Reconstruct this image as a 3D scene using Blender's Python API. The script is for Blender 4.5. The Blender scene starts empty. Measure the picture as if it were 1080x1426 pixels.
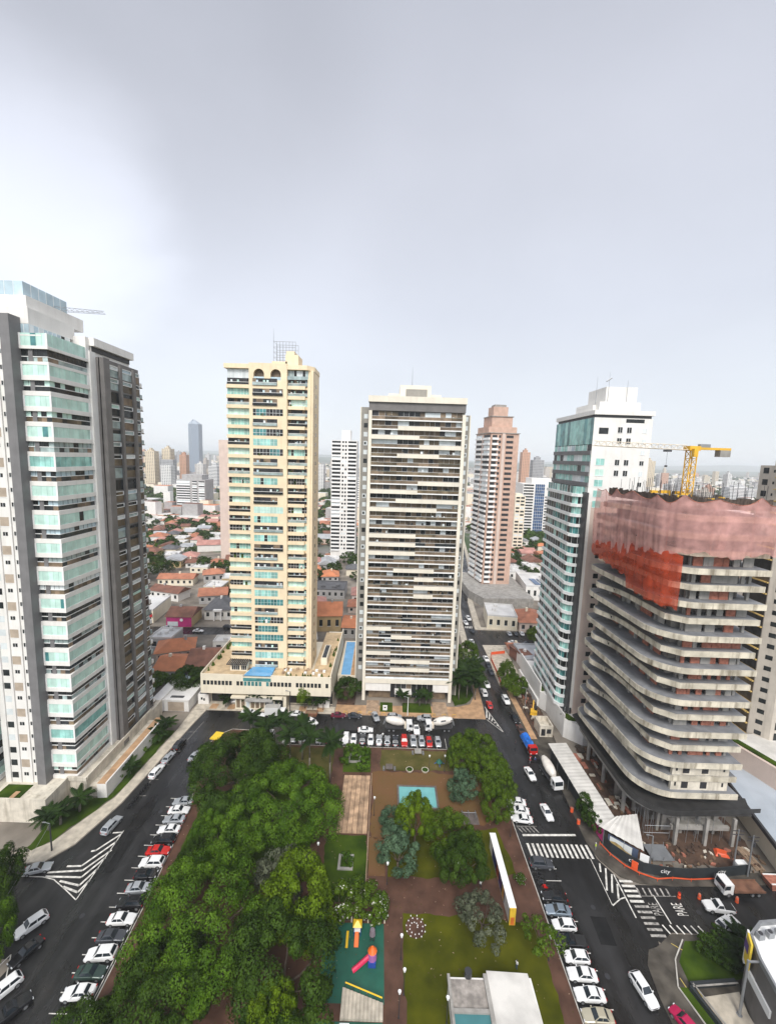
import bpy, math, random
import numpy as np
from mathutils import Vector, Matrix

# ------------------------------------------------------------------ camera, sky, sun, exposure
scene = bpy.context.scene
COL = scene.collection
CAM_H = 80.0
pitch = math.radians(7.415)
roll = math.radians(1.787)
fwd = Vector((0, math.cos(pitch), -math.sin(pitch)))
r0 = Vector((1, 0, 0))
u0 = r0.cross(fwd)
rgt = r0 * math.cos(roll) + u0 * math.sin(roll)
upv = -r0 * math.sin(roll) + u0 * math.cos(roll)
cam_data = bpy.data.cameras.new("camera")
cam_data.sensor_fit = 'HORIZONTAL'
cam_data.sensor_width = 36.0
cam_data.lens = 36.0 * 584.0 / 1080.0
cam_data.clip_start = 0.5
cam_data.clip_end = 40000.0
cam = bpy.data.objects.new("camera", cam_data)
cam.matrix_world = Matrix(((rgt.x, upv.x, -fwd.x, 0), (rgt.y, upv.y, -fwd.y, 0), (rgt.z, upv.z, -fwd.z, CAM_H), (0, 0, 0, 1)))
COL.objects.link(cam)
scene.camera = cam

scene.view_settings.view_transform = 'Standard'
scene.view_settings.look = 'None'
scene.view_settings.gamma = 1.0
scene.view_settings.exposure = 0.60
cy = scene.cycles
cy.use_denoising = True
cy.max_bounces = 6
cy.diffuse_bounces = 3
cy.glossy_bounces = 3
cy.transmission_bounces = 4
cy.transparent_max_bounces = 8
cy.volume_bounces = 1
cy.caustics_reflective = False
cy.caustics_refractive = False
cy.sample_clamp_indirect = 6.0

SUN_EL, SUN_AZ = math.radians(48), math.radians(184)     # azimuth clockwise from +Y
sun_dir = Vector((math.sin(SUN_AZ) * math.cos(SUN_EL), math.cos(SUN_AZ) * math.cos(SUN_EL), math.sin(SUN_EL)))
sd = bpy.data.lights.new("sun", 'SUN')
sd.energy = 2.4
sd.angle = math.radians(26)
sd.color = (1.0, 0.965, 0.91)
sun = bpy.data.objects.new("sun", sd)
sun.rotation_euler = sun_dir.to_track_quat('Z', 'Y').to_euler()
sun.location = (0, -50, 200)
COL.objects.link(sun)

world = bpy.data.worlds.new("World")
scene.world = world
world.use_nodes = True
def build_world():
    nt = world.node_tree
    nt.nodes.clear()
    N, L = nt.nodes.new, nt.links.new
    out = N('ShaderNodeOutputWorld')
    bg = N('ShaderNodeBackground')
    bg.inputs['Strength'].default_value = 0.10
    L(bg.outputs[0], out.inputs['Surface'])
    sky = N('ShaderNodeTexSky')
    sky.sky_type = 'NISHITA'
    sky.sun_disc = False
    sky.sun_elevation = SUN_EL
    sky.sun_rotation = SUN_AZ
    tc = N('ShaderNodeTexCoord')
    sep = N('ShaderNodeSeparateXYZ')
    L(tc.outputs['Generated'], sep.inputs[0])
    def math_n(op, a, b=None, clamp=False):
        n = N('ShaderNodeMath')
        n.operation = op
        n.use_clamp = clamp
        for i, v in enumerate((a, b)):
            if v is None:
                continue
            if isinstance(v, (int, float)):
                n.inputs[i].default_value = v
            else:
                L(v, n.inputs[i])
        return n.outputs[0]
    # base overcast gradient by elevation (values in the sky texture's own units)
    ramp = N('ShaderNodeValToRGB')
    cr = ramp.color_ramp
    cr.elements[0].position = 0.0
    cr.elements[0].color = (0.74, 0.775, 0.805, 1)
    cr.elements[1].position = 1.0
    cr.elements[1].color = (0.40, 0.42, 0.485, 1)
    for p, c in ((0.10, (0.70, 0.738, 0.79, 1)), (0.30, (0.60, 0.63, 0.705, 1)), (0.55, (0.545, 0.565, 0.635, 1)), (0.75, (0.45, 0.467, 0.53, 1))):
        e = cr.elements.new(p)
        e.color = c
    L(sep.outputs['Z'], ramp.inputs[0])
    # soft cloud billows
    mp = N('ShaderNodeMapping')
    mp.inputs['Scale'].default_value = (1.0, 1.0, 1.7)
    L(tc.outputs['Generated'], mp.inputs['Vector'])
    nz = N('ShaderNodeTexNoise')
    nz.inputs['Scale'].default_value = 1.7
    nz.inputs['Detail'].default_value = 5.0
    nz.inputs['Roughness'].default_value = 0.5
    nz.inputs['Distortion'].default_value = 0.25
    L(mp.outputs[0], nz.inputs['Vector'])
    mr = N('ShaderNodeMapRange')
    mr.inputs['From Min'].default_value = 0.3
    mr.inputs['From Max'].default_value = 0.7
    mr.inputs['To Min'].default_value = 0.945
    mr.inputs['To Max'].default_value = 1.055
    L(nz.outputs['Fac'], mr.inputs['Value'])
    # bright break in the cloud cover, its border broken by noise
    def blob(d, lo, hi, amp):
        d = Vector(d).normalized()
        dp = N('ShaderNodeVectorMath')
        dp.operation = 'DOT_PRODUCT'
        dp.inputs[1].default_value = d
        L(tc.outputs['Generated'], dp.inputs[0])
        w = math_n('MULTIPLY', math_n('SUBTRACT', nz.outputs['Fac'], 0.5), 0.06)
        s = math_n('ADD', dp.outputs['Value'], w)
        m = N('ShaderNodeMapRange')
        m.interpolation_type = 'SMOOTHERSTEP'
        m.inputs['From Min'].default_value = lo
        m.inputs['From Max'].default_value = hi
        m.inputs['To Max'].default_value = amp
        L(s, m.inputs['Value'])
        return m.outputs[0]
    b1 = blob((-0.58, 0.715, 0.385), 0.964, 1.006, 0.31)
    b2 = blob((-0.40, 0.87, 0.28), 0.90, 1.02, 0.10)
    b4 = blob((-0.36, 0.70, 0.62), 0.92, 1.0, -0.13)
    b3 = blob((0.0, -0.75, 0.66), 0.2, 1.0, 0.9)      # extra brightness added to the unseen sky behind the viewer, filling the facades
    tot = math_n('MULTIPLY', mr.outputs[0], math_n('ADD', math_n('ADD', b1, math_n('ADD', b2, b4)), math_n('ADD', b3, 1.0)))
    vm = N('ShaderNodeVectorMath')
    vm.operation = 'SCALE'
    L(ramp.outputs[0], vm.inputs[0])
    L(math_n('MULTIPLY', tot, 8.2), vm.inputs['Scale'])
    mx = N('ShaderNodeMix')
    mx.data_type = 'RGBA'
    mx.inputs['Factor'].default_value = 0.93
    L(sky.outputs[0], mx.inputs['A'])
    L(vm.outputs[0], mx.inputs['B'])
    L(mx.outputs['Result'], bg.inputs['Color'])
build_world()

# ------------------------------------------------------------------ helpers
rnd = random.Random(7)

def tag(o, label=None, cat=None, group=None, kind=None):
    if label: o['label'] = label
    if cat: o['category'] = cat
    if group: o['group'] = group
    if kind: o['kind'] = kind
    return o

def thing(name, label, cat, loc=(0, 0, 0), rotz=0.0, group=None):
    o = bpy.data.objects.new(name, None)
    o.empty_display_size = 1.0
    o.location = loc
    o.rotation_euler = (0, 0, rotz)
    COL.objects.link(o)
    return tag(o, label, cat, group)

class MB:
    """collects polygons in world (or local) metres and links them as one mesh object"""
    def __init__(self):
        self.v, self.f, self.m = [], [], []
    def poly(self, pts, m=0):
        n = len(self.v)
        self.v.extend([tuple(p) for p in pts])
        self.f.append(tuple(range(n, n + len(pts))))
        self.m.append(m)
        return self
    def box(self, x0, x1, y0, y1, z0, z1, m=0, top=None):
        return self.prism([(x0, y0), (x1, y0), (x1, y1), (x0, y1)], z0, z1, m, top)
    def prism(self, pts, z0, z1, m=0, top=None, pts2=None):
        n, k = len(self.v), len(pts)
        a = sum(pts[i][0] * pts[(i + 1) % k][1] - pts[(i + 1) % k][0] * pts[i][1] for i in range(k))
        if a < 0:
            pts = pts[::-1]
            pts2 = pts2[::-1] if pts2 else None
        self.v.extend([(p[0], p[1], z0) for p in pts] + [(p[0], p[1], z1) for p in (pts2 or pts)])
        self.f.append(tuple(range(n + k - 1, n - 1, -1))); self.m.append(m)
        self.f.append(tuple(range(n + k, n + 2 * k))); self.m.append(m if top is None else top)
        for i in range(k):
            j = (i + 1) % k
            self.f.append((n + i, n + j, n + k + j, n + k + i)); self.m.append(m)
        return self
    def sheet(self, pts, z, m=0):
        k = len(pts)
        a = sum(pts[i][0] * pts[(i + 1) % k][1] - pts[(i + 1) % k][0] * pts[i][1] for i in range(k))
        if a < 0: pts = pts[::-1]
        return self.poly([(p[0], p[1], z) for p in pts], m)
    def cyl(self, x, y, z0, z1, ra, rb=None, n=8, m=0):
        rb = ra if rb is None else rb
        c = [(math.cos(2 * math.pi * i / n), math.sin(2 * math.pi * i / n)) for i in range(n)]
        return self.prism([(x + ra * a, y + ra * b) for a, b in c], z0, z1, m, None, [(x + rb * a, y + rb * b) for a, b in c])
    def tube(self, p, q, ra, rb=None, n=6, m=0):
        rb = ra if rb is None else rb
        p, q = Vector(p), Vector(q)
        d = (q - p)
        if d.length < 1e-6: return self
        d.normalize()
        a = d.cross(Vector((0, 0, 1)) if abs(d.z) < 0.95 else Vector((1, 0, 0))).normalized()
        b = d.cross(a)
        s = len(self.v)
        for c, r in ((p, ra), (q, rb)):
            for i in range(n):
                t = 2 * math.pi * i / n
                self.v.append(tuple(c + a * (r * math.cos(t)) + b * (r * math.sin(t))))
        for i in range(n):
            j = (i + 1) % n
            self.f.append((s + j, s + i, s + n + i, s + n + j)); self.m.append(m)
        self.f.append(tuple(range(s, s + n))); self.m.append(m)
        self.f.append(tuple(range(s + 2 * n - 1, s + n - 1, -1))); self.m.append(m)
        return self
    def wbox(self, p0, p1, z0, z1, off, th, m=0):
        """box hugging the wall p0->p1 (outward is to the right of p0->p1), from off to off+th"""
        dx, dy = p1[0] - p0[0], p1[1] - p0[1]
        l = math.hypot(dx, dy)
        nx, ny = dy / l, -dx / l
        a, b = off, off + th
        return self.prism([(p0[0] + nx * b, p0[1] + ny * b), (p1[0] + nx * b, p1[1] + ny * b), (p1[0] + nx * a, p1[1] + ny * a), (p0[0] + nx * a, p0[1] + ny * a)], z0, z1, m)
    def wquad(self, p0, p1, z0, z1, off=0.0, m=0):
        dx, dy = p1[0] - p0[0], p1[1] - p0[1]
        l = math.hypot(dx, dy)
        nx, ny = dy / l * off, -dx / l * off
        return self.poly([(p0[0] + nx, p0[1] + ny, z0), (p1[0] + nx, p1[1] + ny, z0), (p1[0] + nx, p1[1] + ny, z1), (p0[0] + nx, p0[1] + ny, z1)], m)
    def mesh(self, name, mats, org=(0, 0, 0), smooth=False):
        me = bpy.data.meshes.new(name)
        ox, oy, oz = org
        me.from_pydata([(x - ox, y - oy, z - oz) for x, y, z in self.v], [], self.f)
        for mt in (mats if isinstance(mats, (list, tuple)) else [mats]):
            me.materials.append(mt)
        if any(self.m): me.polygons.foreach_set('material_index', self.m)
        if smooth: me.polygons.foreach_set('use_smooth', [True] * len(self.f))
        me.update()
        return me
    def build(self, name, mats, parent=None, local=False, smooth=False, org=None):
        """world coordinates in; with a parent they become the parent's local ones"""
        o3 = (0, 0, 0)
        if parent is not None and not local:
            o3 = tuple(parent.location) if parent.parent is None else tuple(parent.parent.location)
        if org is not None: o3 = org
        o = bpy.data.objects.new(name, self.mesh(name, mats, o3, smooth))
        if org is not None and parent is None: o.location = org
        if parent is not None: o.parent = parent
        COL.objects.link(o)
        return o

def build_each(b, name, mats, parent, local=False):
    """every closed piece of the collector becomes a part of its own"""
    par = list(range(len(b.v)))
    def find(i):
        while par[i] != i:
            par[i] = par[par[i]]
            i = par[i]
        return i
    for f in b.f:
        for i in f[1:]: par[find(i)] = find(f[0])
    groups = {}
    for f, m in zip(b.f, b.m): groups.setdefault(find(f[0]), []).append((f, m))
    for fs in groups.values():
        p, idx = MB(), {}
        for f, m in fs:
            for i in f:
                if i not in idx:
                    idx[i] = len(p.v)
                    p.v.append(b.v[i])
            p.f.append(tuple(idx[i] for i in f)); p.m.append(m)
        p.build(name, mats, parent, local)

def lerp2(p, q, t):
    return (p[0] + (q[0] - p[0]) * t, p[1] + (q[1] - p[1]) * t)

def capped(name, items, mats, parent, eye=(0, 0, 80), limit=100):
    """items: list of (centre, MB); the nearest hundred are parts, the rest one part"""
    items = sorted(items, key=lambda it: sum((a - b) ** 2 for a, b in zip(it[0], eye)))
    for c, b in items[:limit]:
        b.build(name, mats, parent)
    rest = items[limit:]
    if rest:
        r = MB()
        for c, b in rest:
            n = len(r.v)
            r.v += b.v; r.m += b.m
            r.f += [tuple(i + n for i in f) for f in b.f]
        tag(r.build(name, mats, parent), kind='stuff')

# ------------------------------------------------------------------ materials
def mat(name, col, rough=0.8, var=0.12, scale=0.6, metal=0.0, spec=0.5, streak=0.0, streak_col=None, bump=0.0, island=0.0, detail=4.0, col2=None, lo=0.35, hi=0.65, streak_scale=0.9):
    m = bpy.data.materials.new(name)
    m.use_nodes = True
    nt = m.node_tree
    N, L = nt.nodes.new, nt.links.new
    b = nt.nodes['Principled BSDF']
    b.inputs['Roughness'].default_value = rough
    b.inputs['Metallic'].default_value = metal
    b.inputs['Specular IOR Level'].default_value = spec
    geo = N('ShaderNodeNewGeometry')
    nz = N('ShaderNodeTexNoise')
    nz.inputs['Scale'].default_value = scale
    nz.inputs['Detail'].default_value = detail
    L(geo.outputs['Position'], nz.inputs['Vector'])
    mr = N('ShaderNodeMapRange')
    mr.inputs['From Min'].default_value = lo
    mr.inputs['From Max'].default_value = hi
    L(nz.outputs['Fac'], mr.inputs['Value'])
    mx = N('ShaderNodeMix')
    mx.data_type = 'RGBA'
    a = tuple(max(0.0, c * (1 - var)) for c in col)
    c2 = col2 if col2 else tuple(min(1.0, c * (1 + var)) for c in col)
    mx.inputs['A'].default_value = (*a, 1)
    mx.inputs['B'].default_value = (*c2, 1)
    L(mr.outputs[0], mx.inputs['Factor'])
    src = mx.outputs['Result']
    if streak > 0:
        mp = N('ShaderNodeMapping')
        mp.inputs['Scale'].default_value = (streak_scale, streak_scale, streak_scale * 0.09)
        L(geo.outputs['Position'], mp.inputs['Vector'])
        n2 = N('ShaderNodeTexNoise')
        n2.inputs['Scale'].default_value = 1.0
        n2.inputs['Detail'].default_value = 5.0
        n2.inputs['Roughness'].default_value = 0.65
        L(mp.outputs[0], n2.inputs['Vector'])
        m2 = N('ShaderNodeMapRange')
        m2.inputs['From Min'].default_value = 0.50
        m2.inputs['From Max'].default_value = 0.70
        m2.inputs['To Max'].default_value = streak
        L(n2.outputs['Fac'], m2.inputs['Value'])
        x2 = N('ShaderNodeMix')
        x2.data_type = 'RGBA'
        sc = streak_col or tuple(c * 0.4 for c in col)
        x2.inputs['B'].default_value = (*sc, 1)
        L(m2.outputs[0], x2.inputs['Factor'])
        L(src, x2.inputs['A'])
        src = x2.outputs['Result']
    if island > 0:
        hs = N('ShaderNodeHueSaturation')
        m3 = N('ShaderNodeMapRange')
        m3.inputs['To Min'].default_value = 1 - island
        m3.inputs['To Max'].default_value = 1 + island
        L(geo.outputs['Random Per Island'], m3.inputs['Value'])
        L(m3.outputs[0], hs.inputs['Value'])
        L(src, hs.inputs['Color'])
        src = hs.outputs['Color']
    L(src, b.inputs['Base Color'])
    if bump > 0:
        bp = N('ShaderNodeBump')
        bp.inputs['Strength'].default_value = bump
        bp.inputs['Distance'].default_value = 0.05
        L(nz.outputs['Fac'], bp.inputs['Height'])
        L(bp.outputs[0], b.inputs['Normal'])
    return m

M = {}
M['white_wall'] = mat('white_wall', (0.74, 0.72, 0.68), 0.7, 0.05, 0.3, streak=0.28, streak_col=(0.50, 0.47, 0.42))
M['cream_wall'] = mat('cream_wall', (0.77, 0.63, 0.43), 0.75, 0.06, 0.25, streak=0.30, streak_col=(0.55, 0.42, 0.25))
M['cream_pale'] = mat('cream_pale', (0.72, 0.65, 0.51), 0.75, 0.06, 0.25, streak=0.30, streak_col=(0.50, 0.44, 0.33))
M['ivory'] = mat('ivory', (0.71, 0.655, 0.545), 0.75, 0.06, 0.25, streak=0.3, streak_col=(0.52, 0.48, 0.40))
M['pinkish_wall'] = mat('pinkish_wall', (0.60, 0.48, 0.41), 0.75, 0.06, 0.25, streak=0.25, streak_col=(0.48, 0.37, 0.32))
M['grey_wall'] = mat('grey_wall', (0.17, 0.165, 0.165), 0.7, 0.10, 0.4, streak=0.30, streak_col=(0.12, 0.115, 0.115))
M['dark_wall'] = mat('dark_wall', (0.145, 0.135, 0.128), 0.6, 0.14, 0.4)
M['taupe_wall'] = mat('taupe_wall', (0.27, 0.255, 0.225), 0.75, 0.10, 0.4, streak=0.25)
M['concrete'] = mat('concrete', (0.30, 0.285, 0.26), 0.85, 0.18, 0.5, streak=0.5, streak_col=(0.14, 0.13, 0.11), bump=0.1)
M['concrete_pale'] = mat('concrete_pale', (0.58, 0.53, 0.44), 0.85, 0.16, 0.5, streak=0.6, streak_col=(0.24, 0.20, 0.14), bump=0.1)
M['concrete_stained'] = mat('concrete_stained', (0.54, 0.49, 0.39), 0.85, 0.25, 0.35, streak=0.95, streak_col=(0.15, 0.12, 0.08), bump=0.1, detail=7, streak_scale=0.7)
M['concrete_dark'] = mat('concrete_dark', (0.15, 0.15, 0.15), 0.75, 0.18, 0.5)
M['slab_grey'] = mat('slab_grey', (0.19, 0.195, 0.205), 0.6, 0.20, 0.4)
M['beam_grey'] = mat('beam_grey', (0.20, 0.205, 0.215), 0.8, 0.12, 0.8)
M['brick_infill'] = mat('brick_infill', (0.34, 0.13, 0.085), 0.9, 0.25, 1.5)
M['brick_pink'] = mat('brick_pink', (0.52, 0.35, 0.27), 0.9, 0.10, 0.4, streak=0.3, streak_col=(0.42, 0.27, 0.21))
M['black_interior'] = mat('black_interior', (0.022, 0.022, 0.024), 0.5, 0.3, 0.8)
M['frame_white'] = mat('frame_white', (0.78, 0.78, 0.76), 0.5, 0.04, 0.5)
M['frame_dark'] = mat('frame_dark', (0.05, 0.05, 0.052), 0.5, 0.1, 0.5)
M['glass_teal'] = mat('glass_teal', (0.27, 0.51, 0.46), 0.12, 0.22, 0.5, island=0.22)
M['glass_mint'] = mat('glass_mint', (0.50, 0.70, 0.62), 0.15, 0.12, 0.4, island=0.14)
M['glass_deep'] = mat('glass_deep', (0.06, 0.20, 0.20), 0.08, 0.3, 0.5, island=0.3)
M['glass_dark'] = mat('glass_dark', (0.024, 0.027, 0.028), 0.12, 0.35, 0.6, island=0.4, spec=0.22)
M['glass_bronze'] = mat('glass_bronze', (0.13, 0.10, 0.064), 0.25, 0.40, 0.30, island=0.35, spec=0.22)
M['glass_sky'] = mat('glass_sky', (0.42, 0.53, 0.58), 0.08, 0.15, 0.3, island=0.15)
M['glass_blue'] = mat('glass_blue', (0.04, 0.09, 0.19), 0.07, 0.2, 0.3, island=0.25)
M['glass_curtain'] = mat('glass_curtain', (0.62, 0.66, 0.66), 0.2, 0.08, 0.6, island=0.12)
M['rail_glass'] = mat('rail_glass', (0.30, 0.37, 0.36), 0.1, 0.25, 0.6, island=0.2)
M['brown_panel'] = mat('brown_panel', (0.17, 0.122, 0.078), 0.6, 0.30, 0.5, island=0.3)
M['shutter_beige'] = mat('shutter_beige', (0.38, 0.31, 0.24), 0.7, 0.12, 0.7, island=0.15)
M['metal_grey'] = mat('metal_grey', (0.30, 0.31, 0.32), 0.45, 0.1, 0.6, metal=0.5)
M['metal_dark'] = mat('metal_dark', (0.05, 0.05, 0.055), 0.45, 0.1, 0.6, metal=0.3)
M['roof_grey'] = mat('roof_grey', (0.33, 0.32, 0.30), 0.85, 0.2, 0.3)
M['rooftop_pale'] = mat('rooftop_pale', (0.55, 0.53, 0.49), 0.85, 0.15, 0.3)
M['sidewalk_warm'] = mat('sidewalk_warm', (0.50, 0.37, 0.22), 0.8, 0.18, 0.5)
# ------------------------------------------------------------------ ground, roads, park
def wet_asphalt():
    m = mat('asphalt', (0.014, 0.0137, 0.0137), 0.5, 0.25, 0.25, bump=0.04, detail=6, spec=0.5)
    nt = m.node_tree
    N, L = nt.nodes.new, nt.links.new
    b = nt.nodes['Principled BSDF']
    geo = N('ShaderNodeNewGeometry')
    mp = N('ShaderNodeMapping')
    mp.inputs['Scale'].default_value = (0.22, 0.05, 1)
    L(geo.outputs['Position'], mp.inputs['Vector'])
    nz = N('ShaderNodeTexNoise')
    nz.inputs['Scale'].default_value = 1.0
    nz.inputs['Detail'].default_value = 6.0
    nz.inputs['Roughness'].default_value = 0.6
    L(mp.outputs[0], nz.inputs['Vector'])
    mr = N('ShaderNodeMapRange')
    mr.inputs['From Min'].default_value = 0.34
    mr.inputs['From Max'].default_value = 0.62
    mr.inputs['To Min'].default_value = 0.10
    mr.inputs['To Max'].default_value = 0.58
    L(nz.outputs['Fac'], mr.inputs['Value'])
    L(mr.outputs[0], b.inputs['Roughness'])
    # old patches and wheel tracks in the base colour
    src = b.inputs['Base Color'].links[0].from_socket
    vo = N('ShaderNodeTexVoronoi')
    vo.inputs['Scale'].default_value = 0.13
    L(geo.outputs['Position'], vo.inputs['Vector'])
    sp = N('ShaderNodeSeparateXYZ')
    L(vo.outputs['Color'], sp.inputs[0])
    m2 = N('ShaderNodeMapRange')
    m2.inputs['From Min'].default_value = 0.0
    m2.inputs['From Max'].default_value = 1.0
    m2.inputs['To Min'].default_value = 0.72
    m2.inputs['To Max'].default_value = 1.35
    L(sp.outputs[0], m2.inputs['Value'])
    mp2 = N('ShaderNodeMapping')
    mp2.inputs['Scale'].default_value = (0.62, 0.03, 1)
    L(geo.outputs['Position'], mp2.inputs['Vector'])
    n3 = N('ShaderNodeTexNoise')
    n3.inputs['Scale'].default_value = 1.0
    n3.inputs['Detail'].default_value = 3.0
    L(mp2.outputs[0], n3.inputs['Vector'])
    m3 = N('ShaderNodeMapRange')
    m3.inputs['From Min'].default_value = 0.35
    m3.inputs['From Max'].default_value = 0.65
    m3.inputs['To Min'].default_value = 0.7
    m3.inputs['To Max'].default_value = 1.3
    L(n3.outputs['Fac'], m3.inputs['Value'])
    mu = N('ShaderNodeMath')
    mu.operation = 'MULTIPLY'
    L(m2.outputs[0], mu.inputs[0]); L(m3.outputs[0], mu.inputs[1])
    vs = N('ShaderNodeVectorMath')
    vs.operation = 'SCALE'
    L(src, vs.inputs[0]); L(mu.outputs[0], vs.inputs['Scale'])
    L(vs.outputs[0], b.inputs['Base Color'])
    return m
M['asphalt'] = wet_asphalt()
M['paint_white'] = mat('paint_white', (0.60, 0.58, 0.53), 0.6, 0.3, 1.3, detail=8)
M['paint_worn'] = mat('paint_worn', (0.30, 0.285, 0.26), 0.6, 0.55, 1.6, detail=8)
M['paint_yellow'] = mat('paint_yellow', (0.55, 0.42, 0.10), 0.6, 0.25, 1.3)
M['sidewalk'] = mat('sidewalk', (0.46, 0.41, 0.33), 0.8, 0.2, 0.7, streak=0.0, bump=0.05)
M['sidewalk_orange'] = mat('sidewalk_orange', (0.42, 0.26, 0.145), 0.7, 0.22, 0.5, bump=0.05)
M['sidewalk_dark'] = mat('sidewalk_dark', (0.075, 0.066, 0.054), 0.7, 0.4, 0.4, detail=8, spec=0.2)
M['kerb'] = mat('kerb', (0.42, 0.40, 0.36), 0.8, 0.2, 1.0)
M['path_brown'] = mat('path_brown', (0.088, 0.045, 0.030), 0.6, 0.28, 0.35, spec=0.2, bump=0.08, detail=7)
M['sand_court'] = mat('sand_court', (0.175, 0.105, 0.040), 0.8, spec=0.15, var=0.25, scale=0.22, detail=6, col2=(0.15, 0.078, 0.035))
M['soil'] = mat('soil', (0.075, 0.042, 0.026), 0.95, 0.35, 0.5)
M['soil_pale'] = mat('soil_pale', (0.17, 0.11, 0.065), 0.95, 0.3, 0.4)
M['lawn'] = mat('lawn', (0.050, 0.058, 0.004), 0.95, 0.25, 0.18, col2=(0.085, 0.088, 0.005), bump=0.2, detail=8, spec=0.06)
M['lawn_deep'] = mat('lawn_deep', (0.030, 0.060, 0.006), 0.95, 0.25, 0.25, col2=(0.055, 0.092, 0.008), bump=0.2, detail=8, spec=0.06)
M['lawn_olive'] = mat('lawn_olive', (0.085, 0.085, 0.022), 0.95, 0.25, 0.25, col2=(0.12, 0.098, 0.035), bump=0.2, detail=8, spec=0.06)
M['deck_wood'] = mat('deck_wood', (0.34, 0.24, 0.16), 0.7, 0.25, 0.8)
M['play_green'] = mat('play_green', (0.010, 0.088, 0.056), 0.6, 0.15, 0.4)
M['water'] = mat('water', (0.16, 0.42, 0.42), 0.06, 0.06, 0.4)
M['pool_water'] = mat('pool_water', (0.12, 0.34, 0.60), 0.06, 0.10, 0.3)
M['tile_dark'] = mat('tile_dark', (0.12, 0.10, 0.09), 0.6, 0.2, 1.0)

def far_land():
    m = bpy.data.materials.new('far_land')
    m.use_nodes = True
    nt = m.node_tree
    N, L = nt.nodes.new, nt.links.new
    b = nt.nodes['Principled BSDF']
    b.inputs['Roughness'].default_value = 0.9
    geo = N('ShaderNodeNewGeometry')
    v = N('ShaderNodeTexVoronoi')
    v.inputs['Scale'].default_value = 0.055
    L(geo.outputs['Position'], v.inputs['Vector'])
    sp = N('ShaderNodeSeparateXYZ')
    L(v.outputs['Color'], sp.inputs[0])
    ramp = N('ShaderNodeValToRGB')
    cr = ramp.color_ramp
    cr.interpolation = 'CONSTANT'
    cr.elements[0].position = 0
    cr.elements[0].color = (0.20, 0.19, 0.175, 1)
    cr.elements[1].position = 0.9
    cr.elements[1].color = (0.32, 0.13, 0.07, 1)
    for p, c in ((0.16, (0.05, 0.08, 0.025, 1)), (0.42, (0.15, 0.135, 0.12, 1)), (0.55, (0.06, 0.085, 0.03, 1)), (0.68, (0.30, 0.28, 0.26, 1)), (0.78, (0.17, 0.10, 0.065, 1))):
        e = cr.elements.new(p)
        e.color = c
    L(sp.outputs[0], ramp.inputs[0])
    nz = N('ShaderNodeTexNoise')
    nz.inputs['Scale'].default_value = 0.0035
    nz.inputs['Detail'].default_value = 7
    L(geo.outputs['Position'], nz.inputs['Vector'])
    mr = N('ShaderNodeMapRange')
    mr.inputs['From Min'].default_value = 0.46
    mr.inputs['From Max'].default_value = 0.56
    L(nz.outputs['Fac'], mr.inputs['Value'])
    mx = N('ShaderNodeMix')
    mx.data_type = 'RGBA'
    mx.inputs['B'].default_value = (0.04, 0.07, 0.022, 1)
    L(mr.outputs[0], mx.inputs['Factor'])
    L(ramp.outputs[0], mx.inputs['A'])
    L(mx.outputs['Result'], b.inputs['Base Color'])
    return m
M['far_land'] = far_land()
M['lot_ground'] = mat('lot_ground', (0.19, 0.165, 0.135), 0.9, 0.35, 0.12, detail=8)

def struct(name, mb, mats, kind='structure'):
    return tag(mb.build(name, mats), kind=kind)

g = MB()
g.sheet([(-14000, -1500), (14000, -1500), (14000, 24000), (-14000, 24000)], -0.10)
struct('ground', g, M['far_land'])
g = MB()
g.sheet([(-260, 20), (260, 20), (260, 330), (-260, 330)], -0.05)
struct('ground_near', g, M['lot_ground'])

# ---- roads (each its own level, a few mm apart)
def road(name, pts, z):
    b = MB()
    b.sheet(pts, z)
    struct(name, b, M['asphalt'])
road('road_left', [(-39.0, 20), (-39.0, 64), (-41.0, 84), (-43.5, 94.0), (-46.5, 106.5), (-46.5, 110.5), (-43, 113.2), (-43.0, 121.6), (-54.6, 121.6), (-55.4, 115.5), (-58.4, 86), (-61.3, 75.5), (-64.5, 71.5), (-120, 67), (-120, 56), (-56, 56), (-58, 47), (-60, 20)], 0.006)
road('road_top', [(-43.0, 107.2), (32.5, 107.2), (32.5, 121.2), (-43.0, 121.5)], 0.012)
road('road_right', [(29.0, 20), (29.0, 103), (32.5, 107.2), (32.5, 121.2), (33.3, 129), (34.0, 141), (36.5, 166), (38.5, 196), (42.3, 228), (50, 300), (64, 420), (76, 420), (60, 300), (46.4, 229), (43.0, 196), (42.8, 165), (41.8, 149), (41.8, 139), (42.2, 128), (42.4, 113), (43.8, 104), (44.9, 96), (44.8, 76), (47.8, 70.6), (49.3, 66.3), (47.6, 59.5), (44.0, 51), (43.5, 20)], 0.018)
road('road_side', [(48.0, 70.8), (67, 71.0), (120, 74), (120, 66), (60, 62.7), (51.2, 62.7), (48.4, 61), (46.5, 63), (46.5, 69)], 0.024)
road('road_cross', [(42.0, 174.5), (120, 179), (120, 190), (42.0, 190)], 0.012)
road('avenue_far', [(-170, 172), (-40, 178), (-40, 186), (-170, 180)], 0.006)

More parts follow.
